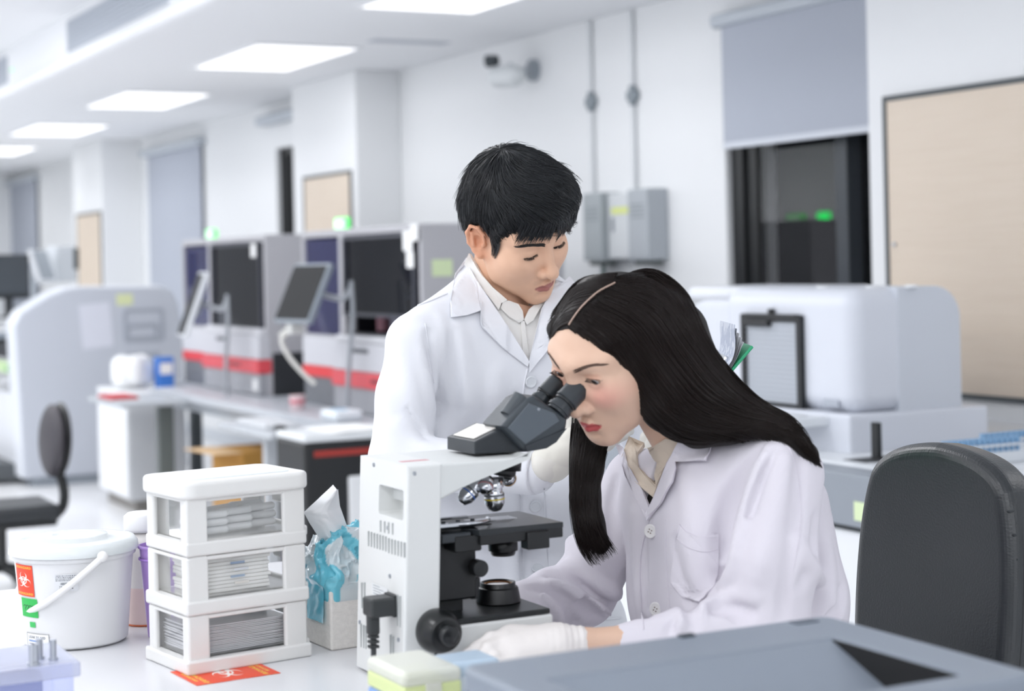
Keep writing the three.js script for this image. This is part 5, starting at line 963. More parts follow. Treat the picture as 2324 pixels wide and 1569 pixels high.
  part('fine_knob', lathe([[0, 0.018], [0.011, 0.0175], [0.0135, 0.015], [0.014, 0]], 40).rotateX(Math.PI / 2).translate(kc[0], kc[1], 0.033), std(0x1f2123, 0.25), t);
  part('coarse_knob', lathe([[0, 0.03], [0.02, 0.03], [0.0285, 0.012], [0.029, -0.004], [0, -0.006]], 40).rotateX(-Math.PI / 2).translate(kc[0], kc[1], -W - 0.004), std(0x17191a, 0.3), t);
  const k2 = m(1090, 1291, -0.03); part('condenser_knob', lathe([[0, 0.02], [0.0105, 0.0195], [0.0115, 0.018], [0.0115, 0], [0, 0]], 36).rotateX(Math.PI / 2).translate(k2[0], k2[1], -0.046), std(0x202224, 0.4), t);
  part('stage_drive', G([cyl(0.0065, 0.0065, 0.03, m(1080, 1340, -0.05)[0], m(1080, 1345, -0.05)[1] + 0.006, -0.055, 20), cyl(0.0085, 0.0085, 0.012, m(1080, 1340, -0.05)[0], m(1080, 1330, -0.05)[1] + 0.004, -0.055, 20)]), bk2, t);
  // stage with drop-down edge, clip and slide
  const st = m(1147, 1190), sy = st[1], xr = m(1281, 1186)[0], sh = new THREE.Shape();
  sh.moveTo(cf - 0.002, 0.045); sh.lineTo(0.105, 0.03); sh.lineTo(0.118, 0.0); sh.lineTo(xr, 0.0); sh.lineTo(xr, 0.132); sh.lineTo(0.07, 0.132); sh.closePath();
  const hole = new THREE.Path(); hole.absellipse(0.165, 0.075, 0.016, 0.012, 0, Math.PI * 2); sh.holes.push(hole);
  const stY = m(1281, 1184)[1];
  const sg = new THREE.ExtrudeGeometry(sh, { depth: 0.006, bevelEnabled: true, bevelSize: 0.001, bevelThickness: 0.001, bevelOffset: -0.001, bevelSegments: 2 }).rotateX(-Math.PI / 2).translate(0, stY - 0.008, -0.004);
  part('stage', sg, phys(0x23272b, 0.3), t);
  part('stage_apron', G([slab(0.12, xr, stY - 0.022, stY - 0.008, -0.016, -0.004, 0.002), slab(m(1196, 1200)[0], m(1246, 1200)[0], stY - 0.034, stY - 0.01, -0.02, 0.002, 0.002), slab(0.085, 0.125, stY - 0.03, stY - 0.008, -0.05, -0.01, 0.003)]), std(0x17191b, 0.45), t);
  part('stage_carriage', G([slab(cf, 0.13, stY, stY + 0.006, -0.052, -0.03, 0.002), slab(cf + 0.005, 0.11, stY - 0.016, stY - 0.004, -0.04, -0.012, 0.002), ...[0, 1, 2].map((i) => cyl(0.003, 0.003, 0.006, cf + 0.02 + i * 0.022, stY + 0.007, -0.04, 12))]), std(0x33383d, 0.35), t);
  part('slide_clip', G([tube([V(0.085, stY + 0.006, -0.03), V(0.12, stY + 0.006, -0.022), V(0.148, stY + 0.006, -0.035), V(0.156, stY + 0.006, -0.055)], 0.0028, 30, 8), slab(0.06, 0.1, stY + 0.003, stY + 0.008, -0.034, -0.024, 0.001), slab(0.068, 0.14, stY + 0.004, stY + 0.008, -0.09, -0.082, 0.001)]), M.chrome, t);
  part('glass_slide', slab(0.135, 0.205, stY + 0.0005, stY + 0.0017, -0.088, -0.06, 0), phys(0xffffff, 0.02, { transmission: 1, thickness: 0, ior: 1.5 }), t);
  // condenser and illuminator
  const cc = m(1142, 1262, -0.08), cY = stY;
  part('condenser', G([lathe([[0, 0], [0.016, 0], [0.0175, 0.003], [0.0175, 0.006], [0.021, 0.007], [0.021, 0.018], [0.018, 0.019], [0.018, 0.024], [0.015, 0.026], [0.015, 0.034], [0, 0.034]], 44).translate(cc[0], cY - 0.052, -0.08), box(0.03, 0.008, 0.02, cc[0] - 0.025, cY - 0.03, -0.08, 0.002)]), std(0x151618, 0.32), t);
  const ic = m(1131, 1370, -0.08);
  part('illuminator', lathe([[0.0, 0.0], [0.031, 0.0], [0.0315, 0.002], [0.0285, 0.02], [0.027, 0.022], [0.0245, 0.022], [0.0245, 0.028], [0.0225, 0.0285], [0.021, 0.0265], [0.0205, 0.0245], [0, 0.0245]], 56).translate(ic[0], 0.086, -0.08), std(0x141517, 0.35), t);
  const lens = part('lamp_lens', lathe([[0, 0.0262], [0.012, 0.0259], [0.0204, 0.0246], [0, 0.0246]], 48).translate(ic[0], 0.086, -0.08), phys(0xe9e4df, 0.06, { clearcoat: 1, emissive: 0xd8cfc8, emissiveIntensity: 0.25 }), t);
  part('lens_rim', lathe([[0.0172, 0.0262], [0.0206, 0.0258], [0.0206, 0.0248], [0.0172, 0.0248]], 48).translate(ic[0], 0.0862, -0.08), std(0xc98a3c, 0.3, { metalness: 0.6 }), t, 'amber ring');
  // revolving nosepiece with objectives
  const nc = m(1125, 1078, -0.08), nY = nc[1];
  part('nosepiece', G([lathe([[0, 0.012], [0.02, 0.012], [0.022, 0.009], [0.022, 0.002], [0.017, -0.002], [0, -0.002]], 40).rotateZ(-0.28).translate(nc[0] + 0.006, nY, -0.08), lathe([[0, 0], [0.025, 0], [0.025, 0.014], [0.02, 0.02], [0, 0.02]], 40).rotateZ(-0.1).translate(nc[0] + 0.012, nY + 0.006, -0.08)]), std(0x1c1e20, 0.35), t);
  const objective = (a, b, ring, r, len) => {
    const dir = b.clone().sub(a).normalize(), q = new THREE.Quaternion().setFromUnitVectors(V(0, -1, 0), dir);
    const put = (g) => g.applyMatrix4(new THREE.Matrix4().compose(a, q, V(1, 1, 1)));
    const o = part('objective', put(lathe([[0, 0], [r, 0], [r, -len * 0.28], [r * 0.86, -len * 0.3], [r * 0.86, -len * 0.42], [r, -len * 0.44], [r, -len * 0.76], [r * 0.62, -len * 0.96], [r * 0.3, -len], [0, -len]], 36)), M.chrome, t);
    part('colour_ring', put(lathe([[r * 1.0, -len * 0.6], [r * 1.03, -len * 0.6], [r * 1.03, -len * 0.64], [r, -len * 0.64]], 36)), std(ring, 0.4), o);
    part('magnification_print', put(lathe([[r * 1.0, -len * 0.47], [r * 1.015, -len * 0.47], [r * 1.015, -len * 0.53], [r, -len * 0.53]], 36)), std(0x6e7276, 0.5), o);
  };
  const o3 = (px, py, z) => { const q = m(px, py, z); return V(q[0], q[1], z); };
  objective(o3(1119, 1086, -0.066), o3(1124, 1160, -0.066), 0xd7c13a, 0.014, 0.046);
  objective(o3(1092, 1090, -0.06), o3(1044, 1142, -0.06), 0x3f6fc0, 0.0118, 0.043);
  objective(o3(1104, 1090, -0.055), o3(1098, 1120, -0.04), 0xc04a4a, 0.011, 0.022);
  objective(o3(1148, 1080, -0.1), o3(1166, 1100, -0.12), 0xd9a23a, 0.011, 0.02);
  // observation head: wedge with pale window, binocular housing, eyepieces
  const zh = -0.036, hw = 0.09, w = (px, py) => m(px, py, zh);
  part('head_base', prism([w(1078, 1032), w(1196, 1026), w(1144, 970), w(1078, 1003)], hw, 0.0025, 3).translate(0, 0, zh - hw), std(0x2b3035, 0.4), t);
  { const A = V(...w(1080, 1002), 0), B = V(...w(1143, 971), 0), d = B.clone().sub(A), L = d.length(), an = Math.atan2(d.y, d.x);
    part('head_window', box(L * 0.86, 0.002, hw * 0.72, 0, 0, 0, 0.0008).rotateZ(an).translate((A.x + B.x) / 2 + 0.0, (A.y + B.y) / 2 + 0.0012, zh - hw * 0.5), std(0xf2efe9, 0.35), t, 'pale cream window'); }
  const zb = -0.018, bw = 0.066, wb = (px, py) => m(px, py, zb);
  part('binocular_housing', prism([wb(1140, 968), wb(1196, 906), wb(1214, 898), wb(1290, 950), wb(1287, 972), wb(1262, 1004), wb(1240, 1018), wb(1198, 1027)], bw, 0.006, 4).translate(0, 0, zb - bw), gr2, t);
  part('housing_panel', prism([wb(1152, 972), wb(1200, 915), wb(1258, 938), wb(1270, 956), wb(1192, 1009)], 0.003, 0.0012).translate(0, 0, zb - 0.0015), gr, t, 'lighter grey side panel');
  part('housing_lower', prism([wb(1196, 1026), wb(1190, 1012), wb(1286, 972), wb(1262, 1004), wb(1240, 1018)], 0.003, 0.0012).translate(0, 0, zb - 0.001), std(0x2f353b, 0.42), t);
  part('screw', cyl(0.0022, 0.0022, 0.003, 0, 0, 0, 14).rotateX(Math.PI / 2).translate(...wb(1221, 929), zb + 0.001), M.grey, t);
  part('tube_end', rod(V(...wb(1172, 950), zb - 0.022), V(...wb(1203, 905), zb - 0.022), 0.014, 32), gr2, t);
  const eye = (p0, p1, p2, p3, z, r) => {
    const pt = ([a, b]) => { const q = m(a, b, z); return V(q[0], q[1], z); };
    const A = pt(p0), B = pt(p1), C = pt(p2), D = pt(p3);
    part('eyepiece_collar', G([rod(A, B, r * 0.98, 36), rod(A.clone().lerp(B, 0.3), A.clone().lerp(B, 0.7), r * 1.1, 18), rod(B, C, r * 0.84, 30)]), std(0x2d3338, 0.3), t);
    part('eyepiece', G([rod(C, D, r * 1.06, 40), rod(C.clone().lerp(D, 0.03), C.clone().lerp(D, 0.1), r * 1.1, 40)]), std(0x30363b, 0.42), t);
    part('eyecup', rod(D.clone().lerp(C, 0.02), D.clone().add(D.clone().sub(C).normalize().multiplyScalar(0.003)), r * 0.98, 36), std(0x121315, 0.5), t);
    part('collar_ring', rod(C.clone().lerp(B, 0.5), C, r * 1.0, 36), std(0x191c1f, 0.35), t);
  };
  eye([1262, 938], [1276, 921], [1283, 913], [1314, 880], -0.032, 0.0165);
  eye([1222, 915], [1232, 903], [1238, 897], [1264, 869], -0.074, 0.0136);
}
// ---------------------------------------------------------------- the standing man
{
  const S = 0.98, D = 3.1, HM = headMatrix(1173, 518, D, 28, 47, 21.5, S);
  const foot = P(1170, 600, 3.16); const man = thing('person', 'standing young man in a white lab coat with short black hair, looking down', 'person', V(foot.x, 0, foot.z));
  const put = (name, g, mat, parent = man, label) => part(name, g.translate(-foot.x, 0, -foot.z), mat, parent, label);
  const hl = (x, y, z) => V(x, y, z).applyMatrix4(HM);
  const HF = headField({ nose: 0.006, open: 0, lips: 0.0235, fw: 1.0 });
  // joints, measured in the photograph
  const shR = P(940, 776, 3.02), shL = P(1392, 792, 3.22), elR = P(908, 1050, 2.98), wrR = P(1215, 1072, 2.86), elL = P(1490, 1060, 3.24), wrL = P(1440, 1095, 3.02);
  const nkB = P(1140, 690, 3.16), nkT = hl(0, -0.06, -0.03), hipR = P(1085, 1480, 3.14), hipL = P(1260, 1480, 3.18);
  const knR = V(hipR.x, 0.46, hipR.z), knL = V(hipL.x, 0.46, hipL.z), anR = V(hipR.x - 0.02, 0.09, hipR.z), anL = V(hipL.x + 0.03, 0.09, hipL.z);
  const torso = (F, g) => {
    F.add(cap(nkB, P(1120, 760, 3.14), 0.055 + g, 0.06 + g), 0.03);
    F.add(cap(shR, P(1115, 735, 3.15), 0.044 + g, 0.07 + g), 0.03); F.add(cap(shL, P(1215, 740, 3.18), 0.044 + g, 0.07 + g), 0.03);
    F.add(cap(P(972, 742, 3.05), P(1090, 662, 3.18), 0.034 + g, 0.044 + g), 0.03); F.add(cap(P(1350, 735, 3.2), P(1248, 680, 3.2), 0.034 + g, 0.04 + g), 0.03);
    F.add(cap(P(1098, 640, 3.2), P(1225, 660, 3.22), 0.034 + g, 0.034 + g), 0.03);
    F.add(cap(P(1055, 850, 3.12), P(1310, 850, 3.19), 0.096 + g), 0.06);
    F.add(cap(P(1060, 1120, 3.13), P(1275, 1120, 3.17), 0.088 + g), 0.09);
    F.add(cap(P(1070, 1430, 3.14), P(1270, 1430, 3.18), 0.095 + g), 0.09);
    return F;
  };
  // one continuous body: head on a fine grid, the rest coarser
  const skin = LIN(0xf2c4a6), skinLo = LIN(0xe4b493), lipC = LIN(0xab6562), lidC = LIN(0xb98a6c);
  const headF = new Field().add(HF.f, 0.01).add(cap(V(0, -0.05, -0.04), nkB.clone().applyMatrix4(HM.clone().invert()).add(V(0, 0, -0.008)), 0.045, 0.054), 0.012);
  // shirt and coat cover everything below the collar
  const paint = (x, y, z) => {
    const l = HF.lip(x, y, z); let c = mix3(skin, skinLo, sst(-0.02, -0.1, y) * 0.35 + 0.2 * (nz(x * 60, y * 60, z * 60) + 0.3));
    c = mix3(c, lipC, 0.9 * l);
    for (const s of [-1, 1]) { const e = Math.hypot((x - s * 0.033) / 0.0148, (y + 0.0074 - 7 * (x - s * 0.033) ** 2) / 0.0015); if (z > 0.06) c = mix3(c, LIN(0x2a1a14), sst(1.25, 0.75, e)); }
    c = mix3(c, LIN(0xdc8c66), 0.55 * sst(0.066, 0.074, Math.abs(x)) * sst(-0.05, -0.03, y) * sst(0.03, 0.0, z));
    const b = sst(0.9, 0.3, Math.abs(nz(x * 500, y * 500, z * 500))) ; if (z > 0.06 && y < -0.055) { const m = sst(0.03, 0.022, Math.abs(x)) * sst(-0.056, -0.06, y) * sst(-0.068, -0.066, y); c = mix3(c, LIN(0x7a5a48), m * 0.16 * b); }
    return c;
  };
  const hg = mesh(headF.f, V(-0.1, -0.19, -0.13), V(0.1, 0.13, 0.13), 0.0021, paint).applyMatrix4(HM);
  const BF = torso(new Field(), -0.014);
  BF.add(cap(nkB, nkT, 0.05, 0.036), 0.02);
  for (const [a, b, c, w] of [[shR, elR, wrR, 1], [shL, elL, wrL, 1]]) { BF.add(cap(a, b, 0.034, 0.032), 0.03); BF.add(cap(b, c, 0.032, 0.024), 0.012); }
  for (const [h, k, a] of [[hipR, knR, anR], [hipL, knL, anL]]) { BF.add(cap(h, k, 0.08, 0.055), 0.04); BF.add(cap(k, a, 0.052, 0.038), 0.02); BF.add(cap(a, V(a.x - 0.1, 0.035, a.z + 0.08), 0.035, 0.026), 0.02); }
  const lo = V(Math.min(anR.x, shR.x) - 0.25, 0, -3.35), hi = V(shL.x + 0.25, 1.36, -2.4);
  const bg = mesh(BF.f, lo, hi, 0.012, () => skin);
  // hands in gloves: right hand holds the board's lower end, left hand steadies it
  const bd = P(1660, 812, 2.98).sub(P(1345, 1000, 2.96)).normalize(), bA = P(1345, 1000, 2.96);
  const handParts = (w, dirX, upv, side) => {
    const p = (a, b, c) => w.clone().addScaledVector(dirX, a).addScaledVector(upv, b).addScaledVector(side, c);
    const palm = [[p(0.02, 0.012, 0), p(0.075, 0.02, 0.002), 0.015, 0.013], [p(0.02, -0.012, 0), p(0.07, -0.022, 0.002), 0.015, 0.012], [p(0.03, 0, 0), p(0.075, 0, 0), 0.015, 0.013]];
    const fingers = [0.026, 0.009, -0.009, -0.025].map((b, i) => { const l = [0.9, 1, 0.93, 0.75][i]; return { r: 0.0092 - 0.0006 * i, p: [p(0.074, b, 0), p(0.074 + 0.038 * l, b * 1.05, 0.01), p(0.074 + 0.055 * l, b, 0.03), p(0.074 + 0.052 * l, b * 0.95, 0.046)] }; });
    fingers.push({ r: 0.0105, p: [p(0.02, 0.022, 0.004), p(0.045, 0.046, 0.014), p(0.068, 0.052, 0.024), p(0.085, 0.048, 0.028)] });
    return { W: [w.clone().addScaledVector(dirX, -0.03), p(0.02, 0, 0), 0.026, 0.022], palm, fingers };
  };
  const dR = P(1345, 990, 2.86).sub(wrR).normalize(), sideR = P(1300, 1000, 2.5).sub(P(1300, 1000, 3)).normalize().multiplyScalar(-1), upR = new THREE.Vector3().crossVectors(sideR, dR).normalize().multiplyScalar(-1);
  const hR = handParts(P(1275, 1035, 2.84), dR, upR, sideR), dL = P(1500, 1010, 2.97).sub(wrL).normalize(), hL = handParts(wrL, P(1500, 1010, 2.97).sub(wrL).normalize(), V(0, 1, 0), sideR);
  const handMesh = (h, g, cell, pf) => { const F = handField(h.W, h.palm, h.fingers, g), b = new THREE.Box3(); for (const f of h.fingers) f.p.forEach((q) => b.expandByPoint(q)); b.expandByPoint(h.W[0]); b.expandByPoint(h.W[1]); b.expandByScalar(0.035); return mesh(F.f, b.min, b.max, cell, pf); };
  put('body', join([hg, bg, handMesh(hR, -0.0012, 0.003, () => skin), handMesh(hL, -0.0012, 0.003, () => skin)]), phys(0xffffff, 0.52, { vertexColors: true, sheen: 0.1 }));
  const gl = std(0xf1eee6, 0.55);
  put('glove', handMesh(hR, 0, 0.003), gl); put('glove', handMesh(hL, 0, 0.003), gl);
  // coat
  const CB = torso(new Field(), 0.002);
  CB.add(cap(P(1075, 1430, 3.13), V(hipR.x, 0.5, hipR.z), 0.098, 0.125), 0.08).add(cap(P(1270, 1430, 3.17), V(hipL.x, 0.5, hipL.z), 0.098, 0.125), 0.1);
  const arms = new Field().add(cap(shR, P(922, 900, 3.0), 0.046, 0.0475), 0.03).add(cap(P(922, 900, 3.0), elR, 0.0495, 0.053), 0.02).add(cap(elR, wrR, 0.05, 0.035), 0.018)
    .add(cap(shL, elL, 0.048, 0.048), 0.03).add(cap(elL, wrL, 0.05, 0.036), 0.018);
  CB.add(arms.f, 0.014); CB.add(cap(P(985, 930, 3.08), P(990, 1090, 3.06), 0.04), 0.03);
  const CN = new Field().add(new Field().add(CB.f, 0.001).f, 0.001); { const keep = CB.ops.slice(); const Q = new Field(); Q.ops = keep; CN.ops = [[0, Q.f, 0.001], [0, cap(nkB, nkT.clone().lerp(nkB, 0.3), 0.056, 0.052), 0.02]]; }
  CB.sub(cap(nkB.clone().lerp(nkT, -0.2), nkT.clone().lerp(nkB, -0.6), 0.056, 0.06), 0.01);       // neck opening
  const CF = new Field().add(CB.f, 0.001);
  folds(CF, CB.f, [
    [-1, [[972, 760], [985, 850], [998, 940]], 0.01, 0.009], [1, [[955, 800], [975, 890], [985, 980]], 0.012, 0.003],
    [1, [[900, 770], [930, 880], [960, 970]], 0.014, 0.003], [-1, [[925, 930], [955, 975], [970, 995]], 0.006, 0.004], [1, [[905, 960], [945, 1005], [980, 1022]], 0.01, 0.004],
     [1, [[1040, 760], [1050, 860], [1060, 960]], 0.02, 0.003], [1, [[1000, 720], [1010, 800], [1020, 900]], 0.012, 0.0025], [-1, [[1025, 760], [1030, 840], [1038, 930]], 0.012, 0.003],
    [1, [[1130, 850], [1120, 950], [1090, 1040]], 0.018, 0.0025], [-1, [[1175, 900], [1180, 1000], [1170, 1060]], 0.014, 0.003], [1, [[1160, 1130], [1165, 1240], [1172, 1380]], 0.014, 0.005], [-1, [[1183, 1130], [1187, 1240], [1190, 1360]], 0.008, 0.006],
    [1, [[1255, 1120], [1262, 1240], [1270, 1380]], 0.02, 0.003], [-1, [[1060, 1130], [1075, 1150], [1100, 1160]], 0.008, 0.004],
  ], 2.5);
  const CFull = new Field().add(CF.f, 0.001);
  CF.sub(cutPx([[1072, 560], [1092, 655], [1130, 712], [1196, 828], [1203, 828], [1214, 768], [1230, 702], [1262, 640], [1180, 560]], 2.5, 3.2), 0.002);
  CF.tweak((x, y, z) => 0.0016 * nz(x * 9, y * 7, z * 9) + 0.0006 * nz(x * 26, y * 18, z * 26));
  const cloth = phys(0xf5f7fd, 0.78, { sheen: 0.25, sheenRoughness: 0.6 });
  const cg = mesh(CF.f, V(lo.x, 0.42, -3.35), V(hi.x, 1.44, -2.4), 0.0052);
  put('lab_coat', cg, cloth);
  const coat = man.children[man.children.length - 1];
  const putc = (name, g, mat = cloth, label) => put(name, g, mat, coat, label);
  const f = CFull.f;
  // shirt, collars and lapels
  const shirtM = std(0xf3f2ef, 0.75);
  const SC = torso(new Field(), -0.005).add(cap(nkB, nkT.clone().lerp(nkB, 0.35), 0.053, 0.05), 0.02);
  const SB = torso(new Field(), -0.005); SB.sub(cap(nkB.clone().lerp(nkT, 0.1), nkT.clone().lerp(nkB, -0.6), 0.056, 0.06), 0.008);
  const SF = new Field().add(SB.f, 0.001); SF.sub(cutPx([[1090, 590], [1118, 652], [1150, 687], [1187, 729], [1228, 690], [1250, 640]], 2.5, 3.2), 0.0015);
  put('shirt', mesh(SF.f, P(1000, 1000, 3.1).min(P(1300, 560, 3.25)).addScalar(-0.12), P(1000, 1000, 3.1).max(P(1300, 560, 3.25)).addScalar(0.12), 0.003), shirtM);
  put('shirt_placket', join([patch(SB.f, [[1181, 728], [1190, 730], [1202, 828], [1188, 828]], 2.5, { off: 0.0022, th: 0.003, step: 7 })]), shirtM);
  put('shirt_collar', join([
    patch(SC.f, [[1072, 578], [1060, 604], [1092, 656], [1130, 708], [1136, 692], [1150, 684], [1120, 655], [1098, 626], [1081, 594]], 2.5, { off: 0.008, th: 0.006, step: 6 }),
    patch(SC.f, [[1134, 702], [1140, 688], [1153, 684], [1174, 692], [1184, 708], [1187, 728], [1176, 735], [1155, 722]], 2.5, { off: 0.006, th: 0.005, step: 6 }),
    patch(SC.f, [[1187, 728], [1199, 704], [1233, 676], [1240, 684], [1224, 704], [1208, 730], [1194, 740]], 2.5, { off: 0.0065, th: 0.005, step: 6 })]), shirtM);
  put('shirt_cuff', (() => { const F = new Field(), a = P(1210, 1070, 2.862), b = P(1252, 1048, 2.848), c = P(1300, 1012, 2.84); F.add(cap(a, b, 0.027, 0.031), 0.01).add(cap(b, c, 0.031, 0.03), 0.01); F.tweak((x, y, z) => { const q = nz(x * 16 + y * 20, y * 34, z * 16), r = nz(x * 30, y * 26 - x * 20, z * 20 + 7); return 0.0016 * sst(0.2, 0, Math.abs(q)) + 0.0008 * r; }); const q = new Field().add(F.f, 0.001); const B3 = new THREE.Box3().setFromPoints([a, b, c]).expandByScalar(0.06); return mesh(q.f, B3.min, B3.max, 0.003); })(), std(0xf3f0e6, 0.75));
  put('collar', join([
    patch(CN.f, [[1064, 588], [1036, 626], [1021, 690], [1021, 724], [1058, 719], [1088, 709], [1089, 742], [1138, 790], [1196, 833], [1200, 822], [1166, 768], [1129, 711], [1092, 657], [1072, 616]], 2.5, { off: 0.0062, th: 0.004, step: 7, lift: (x, y) => (y > 690 && x < 1090 ? 0.003 : 0) + (x < 1150 && y > 740 ? 0.003 : 0) }),
    patch(CN.f, [[1250, 664], [1228, 702], [1212, 768], [1199, 822], [1200, 846], [1222, 820], [1252, 782], [1290, 726], [1312, 660], [1290, 632]], 2.5, { off: 0.0062, th: 0.004, step: 8, lift: (x, y) => (y > 740 && x > 1225 ? 0.003 : 0) })]), cloth, coat);
  putc('cuff', (() => { const F = new Field(), a = P(1120, 1066, 2.892), b = P(1219, 1072, 2.856); F.add(cap(a, b, 0.0375, 0.0372), 0.01); const d = b.clone().sub(a).normalize(); F.sub((x, y, z) => -((x - b.x) * d.x + (y - b.y) * d.y + (z - b.z) * d.z) , 0.003); F.sub(cap(a.clone().lerp(b, 0.7), b.clone().addScaledVector(d, 0.05), 0.0305), 0.002); const B3 = new THREE.Box3().setFromPoints([a, b]).expandByScalar(0.05); return mesh(F.f, B3.min, B3.max, 0.0028); })());
  putc('front_edge', join([seam(f, [[1197, 838], [1190, 870], [1184, 930], [1180, 1000]], 2.5, 0.0016), seam(f, [[1182, 1110], [1185, 1200], [1188, 1330]], 2.5, 0.0016), seam(f, [[1235, 1110], [1240, 1240], [1246, 1330]], 2.5, 0.0012)]));
  putc('seam', join([seam(f, [[948, 694], [975, 684], [1015, 667]], 2.5, 0.0013), seam(f, [[1262, 636], [1290, 645], [1325, 660]], 2.5, 0.0013), seam(f, [[965, 735], [975, 800], [985, 870]], 2.5, 0.0012), seam(f, [[1350, 1409], [1380, 1406], [1410, 1403]], 2.5, 0.0016)]));
  const btn = (px, py, r, d0 = 2.5) => { const h = hit(f, px, py, d0), n = grad(f, h, 0.006), q = new THREE.Quaternion().setFromUnitVectors(V(0, 1, 0), n); const g = G([lathe([[0, 0.0], [r, 0], [r * 1.02, 0.0012], [r * 0.92, 0.0026], [r * 0.72, 0.0022], [r * 0.66, 0.0016], [0, 0.0016]], 28)]); g.applyMatrix4(new THREE.Matrix4().compose(h.clone().addScaledVector(n, 0.0022), q, V(1, 1, 1)));
    putc('button', g, std(0xe9edf2, 0.35)); const m = coat.children[coat.children.length - 1]; return [m, h, n]; };
  for (const [x, y] of [[1204, 867], [1215, 1149], [1220, 1293]]) btn(x, y, 0.0102);
  // trousers and shoes
  const TF = new Field(); for (const [h, k, a] of [[hipR, knR, anR], [hipL, knL, anL]]) { TF.add(cap(h, k, 0.092, 0.068), 0.05); TF.add(cap(k, V(a.x, 0.12, a.z), 0.068, 0.056), 0.03); }
  put('trousers', mesh(TF.f, V(lo.x, 0.04, -3.3), V(hi.x, 1.02, -2.5), 0.012), std(0x2c3038, 0.8));
  for (const a of [anR, anL]) { const F = new Field().add(cap(V(a.x + 0.03, 0.045, a.z - 0.02), V(a.x - 0.12, 0.04, a.z + 0.1), 0.043, 0.036), 0.02).sub((x, y, z) => y - 0.004, 0.004); put('shoe', mesh((x, y, z) => smax(F.at(x, y, z), 0.003 - y, 0.003), V(a.x - 0.22, -0.01, a.z - 0.1), V(a.x + 0.12, 0.12, a.z + 0.18), 0.007), std(0x1a1a1c, 0.4)); }
  // hair: a full mass with layered locks from the crown
  const HV = new Field();
  HV.add(ell(V(0.003, 0.061, -0.016), 0.083, 0.088, 0.098), 0.02).add(ell(V(0.014, 0.082, 0.034), 0.072, 0.052, 0.068), 0.03).add(ell(V(0, 0.02, -0.045), 0.079, 0.075, 0.07), 0.03);
  for (const s of [-1, 1]) HV.add(cap(V(s * 0.068, 0.04, 0.034), V(s * 0.0705, 0.004, 0.022), 0.008, 0.003), 0.012);
  HV.sub(ell(V(0, -0.03, 0.085), 0.078, 0.068, 0.085), 0.012);          // face
  for (const s of [-1, 1]) HV.sub(ell(V(s * 0.088, -0.008, -0.012), 0.032, 0.042, 0.025), 0.006);
  HV.sub((x, y, z) => y + 0.042 + z * 0.1, 0.02);
  HV.tweak((x, y, z) => 0.0022 * nz(x * 40, y * 30, z * 40));
  const hairM = phys(0x191c20, 0.3, { specularIntensity: 1 });
  const vol = mesh(HV.f, V(-0.12, -0.09, -0.16), V(0.12, 0.17, 0.14), 0.0035).applyMatrix4(HM);
  const st = new Strands(4); seed = 41; const W0 = V(-0.012, 0.14, -0.055);
  for (let i = 0; i < 6500; i++) {
    const th = rr(0, 2 * Math.PI), ph = Math.acos(rr(-0.25, 1)); const dir = V(Math.sin(ph) * Math.cos(th), Math.cos(ph), Math.sin(ph) * Math.sin(th));
    let p = V(0, 0.055, -0.02).addScaledVector(dir, 0.135); for (let k = 0; k < 6; k++) p.addScaledVector(grad(HV.f, p, 0.003), -HV.at(p.x, p.y, p.z) * 0.9);
    if (p.y < 0.0 && p.z > 0.02) continue;
    const clump = 0.5 + 0.5 * nz(p.x * 45, p.y * 45, p.z * 45), len = rr(0.028, 0.06) * (0.8 + 0.5 * clump), n = 8, pts = []; const sw = nz(p.x * 26 + 4, p.y * 26, p.z * 26) * 1.1 + rr(-0.18, 0.18), lift0 = rr(-0.001, 0.0022) + (rnd() < 0.05 ? rr(0.002, 0.006) : 0);
    let vel = V();
    for (let k = 0; k <= n; k++) {
      const nn = grad(HV.f, p, 0.003), away = p.clone().sub(W0); away.y -= 0.02; away.x += 0.25 * Math.max(0, p.z + .03); const t = away.addScaledVector(nn, -away.dot(nn)).normalize(); t.y -= 0.25 * (1 - Math.abs(nn.y)); t.x += 0.55 * sst(-0.02, 0.06, p.z) * sst(0.02, 0.09, p.y); const bi = new THREE.Vector3().crossVectors(nn, t); t.addScaledVector(bi, sw * 0.7).normalize();
      vel.lerp(t, k ? 0.5 : 1).normalize(); pts.push(p.clone().addScaledVector(nn, 0.0008 + lift0 * (k / n) * 1.4 + 0.0012 * (k / n)));
      p.addScaledVector(vel, len / n); const d = HV.at(p.x, p.y, p.z); if (Math.abs(d) < 0.03) p.addScaledVector(grad(HV.f, p, 0.003), -d * (p.z > 0.045 && p.y < 0.045 ? 0.25 : 0.85));
    }
    st.add(pts, rr(0.0004, 0.00095), 0.00015, 0.7);
  }
  // fringe: pointed locks over the brow
  for (let i = 0; i < 620; i++) {
    const x0 = rr(-0.062, 0.066), y0 = rr(0.057, 0.082) - Math.abs(x0) * 0.1, z0 = 0.1 - x0 * x0 * 7.5; let p = V(x0, y0, z0); p.addScaledVector(grad(HV.f, p, 0.003), -HV.at(p.x, p.y, p.z));
    const ln = rr(0.022, 0.038) * (1 - 0.25 * Math.abs(nz(x0 * 60, 3, 1))), dx = (x0 < 0 ? -0.25 : 0.2) + 0.5 * nz(x0 * 30, 1, 5) + rr(-0.12, 0.12), pts = [];
    for (let k = 0; k <= 8; k++) { const t = k / 8; const q = V(p.x + dx * ln * t * 0.7, p.y - ln * (t * 0.9 + 0.15 * t * t), p.z + 0.007 * t - 0.012 * t * t); const d = HF.at(q.x, q.y, q.z); if (d < 0.003) q.addScaledVector(grad(HF.f, q, 0.002), 0.003 - d); pts.push(q); }
    st.add(pts, rr(0.0004, 0.0009), 0.00015, 0.7);
  }
